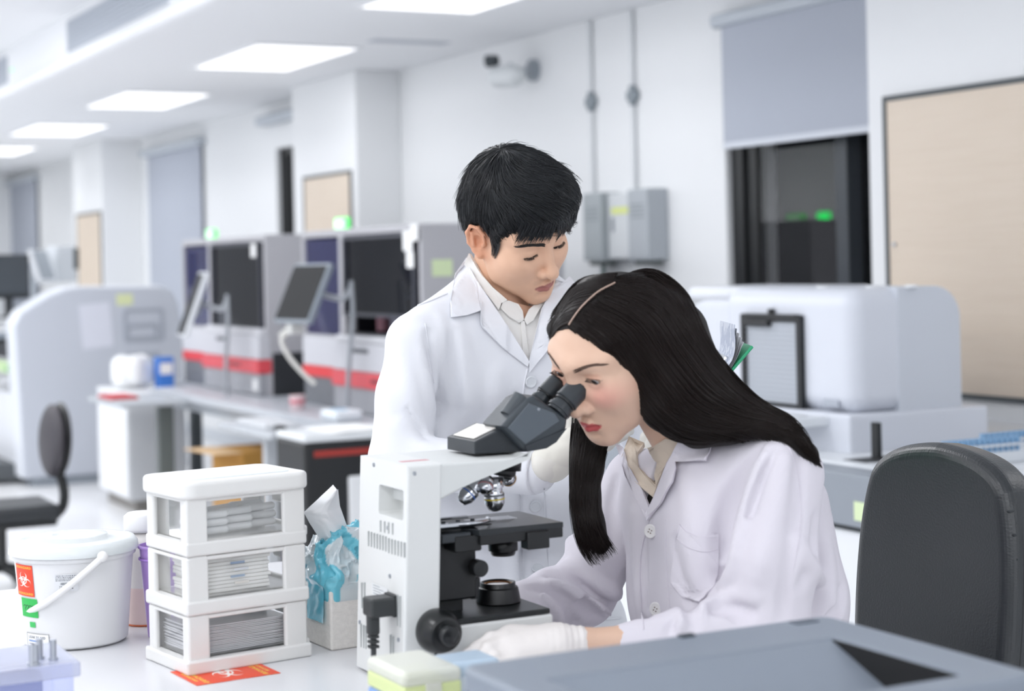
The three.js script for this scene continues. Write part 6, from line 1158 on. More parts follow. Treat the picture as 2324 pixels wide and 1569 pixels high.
  for (const s of [-1, 1]) for (let i = 0; i < 120; i++) { const z0 = rr(0.012, 0.04), y0 = rr(0.012, 0.04), pts = []; for (let k = 0; k <= 6; k++) { const t = k / 6, q = V(s * 0.08, y0 - 0.036 * t, z0 - 0.004 * t - t * (z0 - .026) * 0.5); for (let j = 0; j < 5; j++) q.addScaledVector(grad(HF.f, q, 0.002), -HF.at(q.x, q.y, q.z) + 0.0012 + 0.003 * (1 - t)); pts.push(q); } st.add(pts, 0.0005, 0.00015, 0.8); }
  put('hair_underlayer', vol, std(0x0d0e0f, 0.75)); put('hair', st.geo().applyMatrix4(HM), hairM);
  // brows and lashes
  for (const s of [-1, 1]) { const br = new Strands(3); for (let i = 0; i < 190; i++) { const u = rnd(), x = s * lerp(0.0125, 0.052, u), y = 0.0175 + 0.006 * Math.sin(u * 2.3) - 0.003 * u + rr(-0.004, 0.004) * (1 - 0.6 * u); const pts = []; for (let k = 0; k < 4; k++) { const q = V(x + s * 0.0032 * k, y + 0.0009 * k * (1 - 1.6 * u), 0.12); for (let j = 0; j < 40; j++) { const d = HF.at(q.x, q.y, q.z); if (d < 0.0006) break; q.z -= d * 0.9; } q.z += 0.0007; pts.push(q); } br.add(pts, 0.0006, 0.00015); }
  put('eyebrow', br.geo().applyMatrix4(HM), std(0x17120f, 0.6)); }
  for (const s of [-1, 1]) { const la = new Strands(3); for (let i = 0; i < 34; i++) { const u = i / 33, x = s * lerp(0.0195, 0.0468, u), y = -0.0052 - 0.0024 * Math.sin(u * Math.PI); const q = V(x, y, 0.12); for (let j = 0; j < 40; j++) { const d = HF.at(q.x, q.y, q.z); if (d < 0.0004) break; q.z -= d * 0.9; } la.add([q, V(q.x + s * 0.001 * u, q.y - 0.0014, q.z + 0.002), V(q.x + s * 0.002 * u, q.y - 0.002, q.z + 0.0038)], 0.00045, 0.0001); }
  put('eyelashes', la.geo().applyMatrix4(HM), std(0x120e0c, 0.6)); }
  // the clipboard he holds, its upper end seen behind the woman's hair
  const c0 = P(1492, 1010, 2.97), c1 = P(1688, 782, 2.97), ax = c1.clone().sub(c0).normalize(), vw = ray(1650, 820).normalize(), up0 = new THREE.Vector3().crossVectors(vw, ax).normalize().multiplyScalar(-1); if (up0.y < 0) up0.multiplyScalar(-1);
  const nrm = up0.multiplyScalar(Math.cos(0.13)).addScaledVector(vw, -Math.sin(0.13)); nrm.addScaledVector(ax, -nrm.dot(ax)).normalize(); const wdir = new THREE.Vector3().crossVectors(ax, nrm).normalize();
  const cb = thing('clipboard', 'clipboard with papers and green backing, its end showing behind the long hair', 'clipboard', c0.clone());
  const fm = new THREE.Matrix4().makeBasis(ax, nrm, wdir.clone().multiplyScalar(ax.clone().cross(nrm).dot(wdir) > 0 ? 1 : -1)), Lc = c0.distanceTo(c1);
  const bp = (name, g, mat) => part(name, g.applyMatrix4(fm), mat, cb);
  bp('board', box(Lc, 0.005, 0.2, Lc / 2 + 0.002, 0, 0, 0.0015), std(0x35b27f, 0.45));
  const doc = std(0xffffff, 0.8, { map: canvasTex(128, 192, (c, w, h) => { c.fillStyle = '#e9edf4'; c.fillRect(0, 0, w, h); c.fillStyle = '#9fabc2'; let s = 9; const r = () => (s = (s * 16807) % 2147483647) / 2147483647; for (let y = 10; y < h; y += 9) for (let x = 8; x < w - 10;) { const q = 4 + r() * 14; c.fillRect(x, y, q, 4); x += q + 4; } }) });
  for (let i = 0; i < 5; i++) { const g = new THREE.PlaneGeometry(Lc + 0.008, 0.206, 24, 2).rotateX(-Math.PI / 2), p = g.attributes.position; for (let k = 0; k < p.count; k++) { const u = p.getX(k) / Lc + 0.5; p.setY(k, 0.003 + i * 0.0016 + Math.pow(clamp((u - 0.75) / 0.25), 2) * 0.012 * (1 + i * 0.5) + 0.0012 * nz(u * 6, i * 3, 1)); p.setX(k, p.getX(k) + Lc / 2 + (i - 2) * 0.003); } g.computeVertexNormals(); bp('sheet', g, new THREE.MeshStandardMaterial({ ...{}, color: 0xf2f4f8, roughness: 0.8, side: THREE.DoubleSide, map: i === 4 ? doc.map : null })); }
  bp('clip', G([box(0.03, 0.012, 0.08, Lc - 0.05, 0.012, 0.02, 0.004), rod(V(Lc - 0.06, 0.016, -0.02), V(Lc - 0.06, 0.016, 0.06), 0.005)]), M.chrome);
}
// ---------------------------------------------------------------- the seated woman at the microscope
{
  const S = 1.03, D = 2.51, HM = headMatrix(1386, 780, D, 34, -50.4, -7.8, S), HI = HM.clone().invert();
  const foot = P(1690, 600, 2.55); const woman = thing('person', 'seated young woman in a white lab coat with long dark hair, looking into the microscope', 'person', V(foot.x, 0, foot.z));
  const put = (name, g, mat, parent = woman, label) => part(name, g.translate(-foot.x, 0, -foot.z), mat, parent, label);
  const hl = (x, y, z) => V(x, y, z).applyMatrix4(HM);
  const HF = headField({ nose: 0.003, open: 0.0052, lips: 0.0225, fw: 0.97, crown: 0.56, full: true, nw: 0.0125 });
  const nkB = P(1580, 1030, 2.58), nkT = hl(0, -0.06, -0.035);
  const shL = P(1776, 1080, 2.46), elL = P(1742, 1420, 2.41), wrL = P(1420, 1456, 2.375), shR = P(1450, 1095, 2.73), elR = P(1322, 1345, 2.72), wrR = P(1185, 1372, 2.6);
  const hipL = P(1760, 1640, 2.47), hipR = P(1640, 1640, 2.68), lap = V(-0.42, 0.02, 0);
  const knL = hipL.clone().add(V(-0.36, 0.0, 0.03)), knR = hipR.clone().add(V(-0.36, 0.0, -0.03)), anL = V(knL.x - 0.0, 0.34, knL.z), anR = V(knR.x, 0.34, knR.z);
  const torso = (F, g) => {
    F.add(cap(nkB, P(1640, 1090, 2.59), 0.05 + g, 0.07 + g), 0.03);
    F.add(cap(shL, P(1660, 1090, 2.57), 0.054 + g, 0.072 + g), 0.04); F.add(cap(shR, P(1590, 1100, 2.63), 0.05 + g, 0.068 + g), 0.04);
    F.add(cap(P(1640, 1190, 2.53), P(1512, 1170, 2.66), 0.078 + g, 0.066 + g), 0.05);
    F.add(cap(P(1650, 1290, 2.53), P(1525, 1290, 2.655), 0.078 + g, 0.064 + g), 0.05);
    F.add(cap(P(1780, 1150, 2.58), P(1815, 1330, 2.58), 0.066 + g, 0.066 + g), 0.05);
    F.add(cap(P(1650, 1400, 2.53), P(1530, 1400, 2.65), 0.08 + g, 0.062 + g), 0.06);
    F.add(cap(P(1800, 1420, 2.58), P(1770, 1600, 2.57), 0.07 + g, 0.1 + g), 0.06);
    F.add(cap(hipL, hipR, 0.1 + g), 0.07);
    return F;
  };
  const skin = LIN(0xe5c0a8), skinLo = LIN(0xdcb298), lipC = LIN(0xc2444c), blush = LIN(0xe79d92);
  const headF = new Field().add(HF.f, 0.01).add(cap(V(0, -0.05, -0.036), nkB.clone().applyMatrix4(HI), 0.045, 0.05), 0.03);
  const paint = (x, y, z) => {
    const l = HF.lip(x, y, z); let c = mix3(skin, skinLo, 0.3 * (nz(x * 50, y * 50, z * 50) + 0.4));
    for (const s of [-1, 1]) { const e = Math.hypot((x - s * 0.043) / 0.033, (y + 0.024) / 0.025); c = mix3(c, blush, 0.58 * sst(1.25, 0.1, e) * (z > 0 ? 1 : 0)); }
    c = mix3(c, lipC, 0.92 * l);
    for (const s of [-1, 1]) if (z > 0.055) { const dx = (x - s * 0.0325); const e = Math.hypot(dx / 0.0125, (y - 0.0022 + 10 * dx * dx) / 0.0013); c = mix3(c, LIN(0x2b1a16), sst(1.3, 0.7, e)); const sh = Math.hypot(dx / 0.016, (y - 0.006) / 0.006); c = mix3(c, LIN(0xd79c84), 0.45 * sst(1.2, 0.4, sh)); }
    return c;
  };
  const hg = mesh(headF.f, V(-0.1, -0.19, -0.13), V(0.1, 0.13, 0.13), 0.0021, paint).applyMatrix4(HM);
  const BF = torso(new Field(), -0.016);
  BF.add(cap(nkB, nkT, 0.047, 0.042), 0.03);
  for (const [a, b, c] of [[shL, elL, wrL], [shR, elR, wrR]]) { BF.add(cap(a, b, 0.03, 0.028), 0.03); BF.add(cap(b, c, 0.028, 0.0215), 0.012); }
  const wrist = P(1330, 1458, 2.365);
  BF.add(cap(wrL, wrist, 0.0215, 0.0195), 0.01);
  for (const [h, k, a] of [[hipL, knL, anL], [hipR, knR, anR]]) { BF.add(cap(h, k, 0.075, 0.052), 0.04); BF.add(cap(k, a, 0.05, 0.034), 0.02); BF.add(cap(a, V(a.x - 0.11, 0.31, a.z), 0.032, 0.024), 0.02); }
  const lo = V(knL.x - 0.2, 0.26, -2.9), hi = V(hipL.x + 0.3, 1.36, -1.85);
  const bg = mesh(BF.f, lo, hi, 0.011, () => skin);
  // near gloved hand resting by the base, and the far one on the knob behind the column
  const hN = { W: [P(1345, 1457, 2.367), P(1262, 1458, 2.355), 0.0205, 0.0235],
    palm: [[P(1262, 1454, 2.355), P(1158, 1440, 2.352), 0.019, 0.0135], [P(1262, 1462, 2.35), P(1150, 1458, 2.335), 0.019, 0.0135], [P(1262, 1470, 2.345), P(1160, 1478, 2.325), 0.018, 0.013], [P(1262, 1476, 2.345), P(1178, 1492, 2.32), 0.017, 0.012]],
    fingers: [
      { r: 0.0094, p: [P(1162, 1440, 2.35), P(1112, 1450, 2.335), P(1082, 1470, 2.325), P(1058, 1484, 2.32)] },
      { r: 0.0096, p: [P(1152, 1456, 2.335), P(1108, 1472, 2.315), P(1086, 1496, 2.305), P(1078, 1516, 2.303)] },
      { r: 0.009, p: [P(1160, 1478, 2.325), P(1122, 1494, 2.305), P(1104, 1514, 2.298), P(1098, 1530, 2.298)] },
      { r: 0.008, p: [P(1176, 1492, 2.32), P(1144, 1508, 2.303), P(1130, 1524, 2.298), P(1126, 1536, 2.298)] },
      { r: 0.0105, p: [P(1225, 1462, 2.365), P(1165, 1468, 2.385), P(1120, 1478, 2.375), P(1090, 1486, 2.355)] }] };
  const hF = { W: [wrR, P(1130, 1372, 2.565), 0.0205, 0.022],
    palm: [[P(1130, 1364, 2.565), P(1072, 1360, 2.535), 0.017, 0.0135], [P(1130, 1374, 2.565), P(1075, 1376, 2.53), 0.017, 0.013], [P(1132, 1384, 2.56), P(1082, 1392, 2.53), 0.016, 0.012]],
    fingers: [
      { r: 0.0094, p: [P(1072, 1358, 2.535), P(1040, 1362, 2.505), P(1026, 1376, 2.49), P(1022, 1392, 2.485)] },
      { r: 0.0094, p: [P(1074, 1372, 2.53), P(1046, 1380, 2.505), P(1036, 1396, 2.492), P(1034, 1408, 2.49)] },
      { r: 0.0088, p: [P(1078, 1386, 2.53), P(1056, 1396, 2.51), P(1048, 1410, 2.5), P(1048, 1418, 2.5)] },
      { r: 0.0078, p: [P(1086, 1396, 2.532), P(1070, 1408, 2.52), P(1064, 1418, 2.515), P(1064, 1424, 2.515)] },
      { r: 0.0102, p: [P(1112, 1356, 2.56), P(1068, 1342, 2.54), P(1036, 1346, 2.52), P(1012, 1354, 2.505)] }] };
  const handMesh = (h, g, cell, pf) => { const F = handField(h.W, h.palm, h.fingers, g), b = new THREE.Box3(); for (const f of h.fingers) f.p.forEach((q) => b.expandByPoint(q)); b.expandByPoint(h.W[0]); b.expandByPoint(h.W[1]); b.expandByScalar(0.035); return mesh(F.f, b.min, b.max, cell, pf); };
  put('body', join([hg, bg, handMesh(hN, -0.0014, 0.0026, () => skin), handMesh(hF, -0.0014, 0.003, () => skin)]), phys(0xffffff, 0.5, { vertexColors: true, sheen: 0.1 }));
  const gl = phys(0xf4efec, 0.5);
  { const F = handField(hN.W, hN.palm, hN.fingers, 0); const G2 = new Field().add(F.f, 0.001); const a = P(1326, 1455, 2.366), d = P(1200, 1455, 2.35).sub(a).normalize();
    G2.sub((x, y, z) => (x - a.x) * d.x + (y - a.y) * d.y + (z - a.z) * d.z, 0.002); G2.tweak((x, y, z) => 0.0009 * Math.sin(((x - a.x) * d.x + (y - a.y) * d.y + (z - a.z) * d.z) * 700) * sst(0.07, 0.0, (x - a.x) * d.x + (z - a.z) * d.z) + 0.0008 * nz(x * 90, y * 90, z * 90));
    const b = new THREE.Box3(); for (const f of hN.fingers) f.p.forEach((q) => b.expandByPoint(q)); b.expandByPoint(a); b.expandByScalar(0.035); put('glove', mesh(G2.f, b.min, b.max, 0.0022), gl); }
  put('glove', handMesh(hF, 0, 0.003), gl);
  // eyes
  for (const s of [-1, 1]) {
    const c = V(s * 0.032, -0.002, 0.0655).applyMatrix4(HM), r = 0.0128 * S, g = new THREE.SphereGeometry(r, 40, 28), col = [], p = g.attributes.position, look = V(s * 0.032 - 0.05 * 0 + 0.0, -0.03, 0.2).applyMatrix4(HM).sub(c).normalize(), cl = V(0, 0, 0);
    for (let i = 0; i < p.count; i++) { cl.fromBufferAttribute(p, i).normalize(); const a = Math.acos(clamp(cl.dot(look), -1, 1)); const q = a < 0.2 ? [0.004, 0.003, 0.003] : a < 0.46 ? mix3([0.03, 0.014, 0.008], [0.012, 0.007, 0.005], sst(0.4, 0.46, a)) : [0.72, 0.72, 0.73]; col.push(...q); }
    g.setAttribute('color', new THREE.Float32BufferAttribute(col, 3)); g.translate(c.x, c.y, c.z); put('eye', g, phys(0xffffff, 0.08, { vertexColors: true, clearcoat: 1 }));
  }
  const down = (x, y, h = 0.0006) => { const q = V(x, y, 0.125); for (let j = 0; j < 50; j++) { const d = HF.at(q.x, q.y, q.z); if (d < 0.0004) break; q.z -= d * 0.9; } q.z += h; return q; };
  seed = 77;
  for (const s of [-1, 1]) { const br = new Strands(3); for (let i = 0; i < 150; i++) { const u = rnd(), x = s * lerp(0.013, 0.05, u), y = 0.0185 + 0.0085 * Math.sin(u * 2.2) - 0.0025 * u + rr(-0.0027, 0.0027) * (1 - 0.75 * u); const pts = []; for (let k = 0; k < 4; k++) pts.push(down(x + s * 0.003 * k, y + 0.0008 * k * (1 - 1.6 * u))); br.add(pts, 0.00045, 0.00012); }
  put('eyebrow', br.geo().applyMatrix4(HM), std(0x584236, 0.7)); }
  for (const s of [-1, 1]) { const la = new Strands(3); for (let i = 0; i < 30; i++) { const u = i / 29, x = s * lerp(0.0215, 0.0445, u), dx = x - s * 0.0325, q = down(x, 0.002 - 10 * dx * dx, 0.0002); la.add([q, V(q.x + s * 0.0015 * u, q.y - 0.0008, q.z + 0.0035), V(q.x + s * 0.003 * u, q.y + 0.0004, q.z + 0.0062)], 0.00028, 0.0001); }
  put('eyelashes', la.geo().applyMatrix4(HM), std(0x120d0c, 0.6)); }
  // coat
  const CB = torso(new Field(), 0.0);
  const armL = new Field().add(cap(shL, P(1748, 1280, 2.42), 0.057, 0.06), 0.03).add(cap(P(1748, 1280, 2.42), elL, 0.06, 0.057), 0.02);
  const fore = new Field().add(cap(elL, P(1560, 1436, 2.39), 0.05, 0.034), 0.02).add(cap(P(1560, 1436, 2.39), wrL, 0.034, 0.0245), 0.015); armL.add(fore.f, 0.014); CB.add(armL.f, 0.007);
  const armR = new Field().add(cap(shR, elR, 0.054, 0.05), 0.02).add(cap(elR, P(1255, 1360, 2.67), 0.05, 0.044), 0.02).add(cap(P(1255, 1360, 2.67), wrR, 0.044, 0.034), 0.02); CB.add(armR.f, 0.006);
  CB.add(cap(hipL, knL.clone().lerp(hipL, 0.3), 0.105, 0.1), 0.05).add(cap(hipR, knR.clone().lerp(hipR, 0.3), 0.105, 0.1), 0.05);
  const CN = new Field(); { const Q = new Field(); Q.ops = CB.ops.slice(); CN.ops = [[0, Q.f, 0.001], [0, cap(nkB, nkT.clone().lerp(nkB, 0.3), 0.05, 0.047), 0.02]]; }
  CB.sub(cap(nkB.clone().lerp(nkT, 0.25), nkT, 0.054, 0.055), 0.01);
  const CF = new Field().add(CB.f, 0.001);
  folds(CF, CB.f, [
    // deep fold between body and near arm, then folds of the near sleeve
    [-1, [[1716, 1030], [1685, 1085], [1660, 1150], [1645, 1230], [1640, 1310]], 0.01, 0.009], [1, [[1745, 1020], [1715, 1090], [1690, 1170], [1668, 1260]], 0.014, 0.006],
    [-1, [[1770, 1020], [1730, 1100], [1705, 1170]], 0.007, 0.004], [1, [[1782, 1015], [1765, 1120], [1735, 1230], [1700, 1330]], 0.016, 0.004],
    [-1, [[1815, 1040], [1808, 1150], [1790, 1290], [1775, 1400]], 0.012, 0.004], [1, [[1660, 1290], [1640, 1340], [1610, 1375], [1560, 1388]], 0.012, 0.005], [-1, [[1700, 1392], [1655, 1376], [1622, 1384]], 0.006, 0.006], [1, [[1715, 1360], [1670, 1352], [1630, 1362]], 0.01, 0.004],
    [-1, [[1560, 1400], [1535, 1412], [1520, 1432]], 0.006, 0.004], [1, [[1590, 1385], [1560, 1396], [1545, 1420]], 0.009, 0.004], [-1, [[1650, 1385], [1680, 1410]], 0.007, 0.004],
    [-1, [[1850, 1180], [1845, 1260], [1820, 1330]], 0.012, 0.005], [1, [[1875, 1240], [1880, 1320], [1870, 1390]], 0.014, 0.004], [1, [[1815, 1230], [1870, 1330], [1900, 1400]], 0.012, 0.003], [-1, [[1910, 1340], [1905, 1380], [1880, 1405]], 0.008, 0.005],
    // body front
    [1, [[1560, 1080], [1575, 1200], [1570, 1330]], 0.02, 0.003], [-1, [[1530, 1230], [1555, 1330], [1575, 1420]], 0.012, 0.004], [1, [[1440, 1170], [1445, 1290], [1455, 1400]], 0.014, 0.003], [-1, [[1462, 1190], [1463, 1300], [1468, 1400]], 0.008, 0.003],
    // far sleeve: bunched at the elbow
    [-1, [[1262, 1302], [1310, 1318], [1350, 1352], [1388, 1382]], 0.009, 0.009], [1, [[1285, 1285], [1330, 1300], [1370, 1330], [1400, 1350]], 0.013, 0.007], [1, [[1250, 1325], [1300, 1345], [1340, 1375], [1375, 1395]], 0.012, 0.007],
    [-1, [[1240, 1345], [1285, 1375], [1305, 1420]], 0.008, 0.007], [1, [[1230, 1350], [1262, 1385], [1272, 1415]], 0.009, 0.006], [-1, [[1320, 1370], [1345, 1395], [1365, 1405]], 0.007, 0.006], [1, [[1340, 1200], [1330, 1260], [1345, 1300]], 0.014, 0.004],
    [-1, [[1395, 1090], [1385, 1160], [1392, 1240]], 0.01, 0.004], [1, [[1290, 1230], [1310, 1280]], 0.012, 0.004], [-1, [[1205, 1335], [1235, 1338], [1262, 1350]], 0.005, 0.004],
  ].map(([a, b, r, d]) => [a, b, r, d * 1.6]), 2.0);
  const CFull = new Field().add(CF.f, 0.001), f = CFull.f;
  CF.sub(cutPx([[1400, 960], [1412, 1015], [1425, 1070], [1450, 1120], [1473, 1172], [1490, 1130], [1512, 1072], [1530, 1020], [1545, 985], [1520, 940]], 2.0, 2.6), 0.002);
  CF.tweak((x, y, z) => 0.0018 * nz(x * 11, y * 8, z * 11) + 0.0006 * nz(x * 30, y * 22, z * 30));
  const cloth = phys(0xe4e0e9, 0.78, { sheen: 0.25, sheenRoughness: 0.6 });
  put('lab_coat', mesh(CF.f, V(knL.x - 0.02, 0.62, -2.85), V(hipL.x + 0.3, 1.3, -1.92), 0.0043), cloth);
  const coat = woman.children[woman.children.length - 1];
  const putc = (name, g, mat = cloth, label) => put(name, g, mat, coat, label);
  // blouse and collars
  const cream = std(0xdfd0bf, 0.75), SB = torso(new Field(), -0.007); SB.sub(cap(nkB.clone().lerp(nkT, 0.3), nkT, 0.05, 0.05), 0.008);
  const SF = new Field().add(SB.f, 0.001); SF.sub(cutPx([[1440, 985], [1452, 1040], [1480, 1085], [1488, 1085], [1500, 1040], [1515, 985]], 2.0, 2.6), 0.0015);
  put('blouse', mesh(SF.f, P(1400, 1300, 2.5).min(P(1700, 950, 2.7)).addScalar(-0.06), P(1400, 1300, 2.5).max(P(1700, 950, 2.7)).addScalar(0.06), 0.0045), std(0x2b2522, 0.8));
  const C0 = CN.f;
  put('blouse_collar', join([
    patch(C0, [[1428, 995], [1463, 1010], [1448, 1034], [1451, 1062], [1494, 1104], [1486, 1130], [1442, 1094], [1419, 1064], [1413, 1040]], 2.0, { off: 0.004, th: 0.007, step: 6 }),
    patch(C0, [[1474, 1019], [1512, 994], [1540, 1003], [1530, 1028], [1509, 1068], [1492, 1104], [1489, 1080], [1495, 1050], [1478, 1034]], 2.0, { off: 0.004, th: 0.007, step: 6 })]), cream);
  putc('collar', join([
    patch(C0, [[1540, 1001], [1626, 982], [1611, 1055], [1538, 1047], [1541, 1064], [1536, 1097], [1510, 1137], [1474, 1182], [1472, 1165], [1488, 1133], [1511, 1075], [1529, 1025]], 2.0, { off: 0.0068, th: 0.004, step: 7, lift: (x, y) => 0.006 * sst(1030, 1050, y) * sst(1500, 1530, x) + 0.005 * sst(1560, 1620, x) }),
    patch(C0, [[1398, 1010], [1410, 1040], [1424, 1085], [1448, 1132], [1472, 1178], [1477, 1150], [1461, 1110], [1431, 1062], [1416, 1020]], 2.0, { off: 0.0055, th: 0.004, step: 6 })]));
  putc('pocket', patch(f, [[1543, 1190], [1558, 1207], [1580, 1218], [1604, 1219], [1629, 1212], [1632, 1270], [1624, 1330], [1590, 1365], [1552, 1358], [1522, 1328], [1532, 1250]], 2.0, { off: 0.0028, th: 0.0028, step: 8 }));
  putc('seam', join([seam(f, [[1540, 1222], [1566, 1243], [1600, 1252], [1630, 1246]], 2.0, 0.0008, 0.003), seam(f, [[1474, 1182], [1455, 1250], [1452, 1330], [1460, 1430]], 2.0, 0.0014, 0.0002), seam(f, [[1510, 1180], [1512, 1280], [1520, 1380]], 2.0, 0.0007, 0.0001), seam(f, [[1790, 1010], [1812, 1080], [1818, 1180], [1800, 1300]], 2.0, 0.0008, 0.0001)]));
  for (const [x, y] of [[1479, 1206], [1491, 1383]]) {
    const h = hit(f, x, y, 2.0), n = grad(f, h, 0.006).lerp(camera.position.clone().sub(h).normalize(), 0.5).normalize(), r = 0.0102, q = new THREE.Quaternion().setFromUnitVectors(V(0, 1, 0), n), mm = new THREE.Matrix4().compose(h.clone().addScaledVector(n, 0.003), q, V(1, 1, 1));
    putc('button', lathe([[0, 0], [r, 0], [r * 1.02, 0.0012], [r * 0.92, 0.0026], [r * 0.72, 0.0022], [r * 0.66, 0.0016], [0, 0.0016]], 32).applyMatrix4(mm), std(0xeceaea, 0.35));
    putc('thread_hole', G([-1, 1].flatMap((a) => [-1, 1].map((b) => cyl(0.0011, 0.0011, 0.0006, a * 0.0021, 0.0018, b * 0.0021, 10)))).applyMatrix4(mm), std(0x8d8078, 0.7));
  }
  // trousers and shoes
  { const TF = new Field(); for (const [h, k, a] of [[hipL, knL, anL], [hipR, knR, anR]]) { TF.add(cap(h, k, 0.088, 0.066), 0.04); TF.add(cap(k, V(a.x, 0.38, a.z), 0.064, 0.05), 0.02); }
    put('trousers', mesh(TF.f, V(knL.x - 0.15, 0.28, -2.9), V(hipL.x + 0.2, 1.0, -1.9), 0.011), std(0x24262b, 0.8));
    for (const a of [anL, anR]) { const F = new Field().add(cap(V(a.x + 0.03, 0.325, a.z), V(a.x - 0.12, 0.318, a.z), 0.041, 0.033), 0.02); put('shoe', mesh((x, y, z) => smax(F.at(x, y, z), 0.283 - y, 0.003), V(a.x - 0.22, 0.26, a.z - 0.1), V(a.x + 0.12, 0.42, a.z + 0.1), 0.007), std(0x1a1a1c, 0.4)); } }
  // hair: cap parted off-centre, a long fall over the near shoulder, a lock hanging on the far side
  const capF = new Field();
  capF.add(ell(V(0.003, 0.027, -0.01), 0.0765, 0.066, 0.082), 0.02).add(ell(V(0.012, 0.0, -0.026), 0.074, 0.07, 0.06), 0.03);
  for (const s of [-1, 1]) capF.add(cap(V(s * (s > 0 ? 0.061 : 0.058), 0.04, 0.036), V(s * (s > 0 ? 0.07 : 0.064), -0.05, 0.014), s > 0 ? 0.008 : 0.011), 0.02);
  capF.sub(ell(V(0, -0.026, 0.095), 0.071, 0.098, 0.086), 0.01);
  const HV = new Field().add(localField(capF, HM, S), 0.01);
  const chain = (list, k, F = HV) => { for (let i = 0; i + 1 < list.length; i++) { const [x, y, d, r] = list[i], [x2, y2, d2, r2] = list[i + 1]; F.add(cap(P(x, y, d), P(x2, y2, d2), r, r2), k); } };
  chain([[1500, 780, 2.505, 0.072], [1548, 880, 2.5, 0.06], [1612, 930, 2.5, 0.045], [1680, 950, 2.485, 0.026], [1750, 965, 2.455, 0.0155], [1800, 995, 2.43, 0.0115], [1838, 1030, 2.425, 0.006], [1858, 1056, 2.43, 0.0015]], 0.025);
  chain([[1480, 830, 2.48, 0.038], [1520, 920, 2.49, 0.034], [1580, 975, 2.495, 0.02], [1650, 985, 2.485, 0.01]], 0.02);
  chain([[1560, 900, 2.56, 0.06], [1650, 960, 2.56, 0.034], [1720, 985, 2.55, 0.02]], 0.03);
  const lockF = new Field();
  chain([[1372, 880, 2.63, 0.03], [1350, 960, 2.625, 0.027], [1332, 1060, 2.615, 0.0235], [1328, 1130, 2.61, 0.0215], [1338, 1190, 2.605, 0.021], [1362, 1235, 2.6, 0.015]], 0.012, lockF);
  HV.add(lockF.f, 0.02); const inHead = HF; 
  HV.tweak((x, y, z) => 0.001 * nz(x * 70, y * 20, z * 70));
  const hairM = phys(0x140b08, 0.36, { specularIntensity: 0.45 });
  const hb = new THREE.Box3(); [[1230, 600, 2.4], [1880, 1090, 2.4], [1230, 600, 2.75], [1880, 1300, 2.75], [1300, 1300, 2.6]].forEach(([a, b, c]) => hb.expandByPoint(P(a, b, c))); hb.expandByScalar(0.02);
  const vol = mesh(HV.f, hb.min, hb.max, 0.0038);
  const st = new Strands(4); seed = 91;
  const flow = (guides, n, d0, o = {}) => {
    const C = guides.map((g) => new THREE.CatmullRomCurve3(g.map(([x, y]) => V(x, y, 0))));
    for (let i = 0; i < n; i++) {
      const u = rnd() * (guides.length - 1), a = Math.min(guides.length - 2, Math.floor(u)), t = u - a, t0 = rr(0, o.t0 ?? 0.1), t1 = rr(o.t1 ?? 0.7, 1), N = o.n ?? 20, pts = [], j = rr(-1, 1) * (o.jit ?? 4), ph = rr(0, 6), lift = Math.abs(rr(-0.4, 1)) * (o.lift ?? 0.0012);
      for (let k = 0; k <= N; k++) { const s = lerp(t0, t1, k / N), q = C[a].getPoint(s).lerp(C[a + 1].getPoint(s), t), h = hit(HV.f, q.x + j * s + Math.sin(ph + s * 5) * (o.wave ?? 1.5), q.y + j * 0.4 * s, d0); h.addScaledVector(grad(HV.f, h, 0.004), 0.0013 + lift); pts.push(h); }
      for (let k = 1; k < N; k++) pts[k].lerp(pts[k - 1].clone().add(pts[k + 1]).multiplyScalar(0.5), 0.3);
      st.add(pts, rr(0.0005, 0.0011) * (o.r ?? 1), 0.00025, 0.7);
    }
  };
  const g0 = [[1297, 730], [1342, 764], [1400, 820], [1440, 885], [1482, 948], [1532, 988], [1592, 1001], [1662, 984]], g1 = [[1318, 708], [1402, 768], [1470, 862], [1540, 945], [1622, 982], [1722, 972], [1792, 992], [1846, 1056]], g2 = [[1346, 682], [1450, 736], [1522, 838], [1592, 916], [1682, 950], [1770, 968], [1830, 1012], [1862, 1060]], g3 = [[1386, 648], [1492, 688], [1562, 778], [1622, 858], [1692, 918], [1770, 955], [1835, 1010], [1864, 1064]], g4 = [[1400, 638], [1472, 628], [1545, 690], [1592, 782], [1650, 860], [1722, 922], [1800, 965], [1858, 1050]];
  const gA = [[1288, 741], [1336, 776], [1391, 832], [1430, 896], [1474, 957], [1528, 997], [1592, 1009], [1664, 992]], gZ = [[1398, 632], [1478, 613], [1554, 664], [1604, 768], [1662, 848], [1730, 912], [1806, 956], [1862, 1050]];
  flow([gA, g0, g1, g2, g3, g4, gZ], 1100, 2.2, { t0: 0.25, t1: 0.6, lift: 0.0016 });
  flow([gA, g0, g1, g2, g3, g4, gZ], 650, 2.2, { t0: 0.03, t1: 0.5, lift: 0.0008, jit: 2 });
  flow([[[1295, 733], [1268, 745], [1248, 775]], [[1330, 695], [1280, 714], [1246, 764]], [[1392, 646], [1316, 660], [1250, 742]], [[1398, 632], [1308, 650], [1246, 736]], [[1402, 622], [1318, 636], [1256, 712]]], 420, 2.2, { n: 10, t0: 0.05, t1: 0.8, jit: 2, lift: 0.0008 });
  const l0 = [[1302, 930], [1297, 1010], [1296, 1090], [1298, 1170], [1314, 1240], [1345, 1288]], l1 = [[1345, 1010], [1330, 1060], [1326, 1120], [1330, 1180], [1350, 1235], [1372, 1272]], l2 = [[1380, 1008], [1364, 1070], [1354, 1140], [1362, 1190], [1380, 1225], [1400, 1252]];
  flow([l0, l1, l2], 420, 2.2, { n: 16, t0: 0.1, t1: 0.82, jit: 3, wave: 2, lift: 0.0015, r: 0.9 });
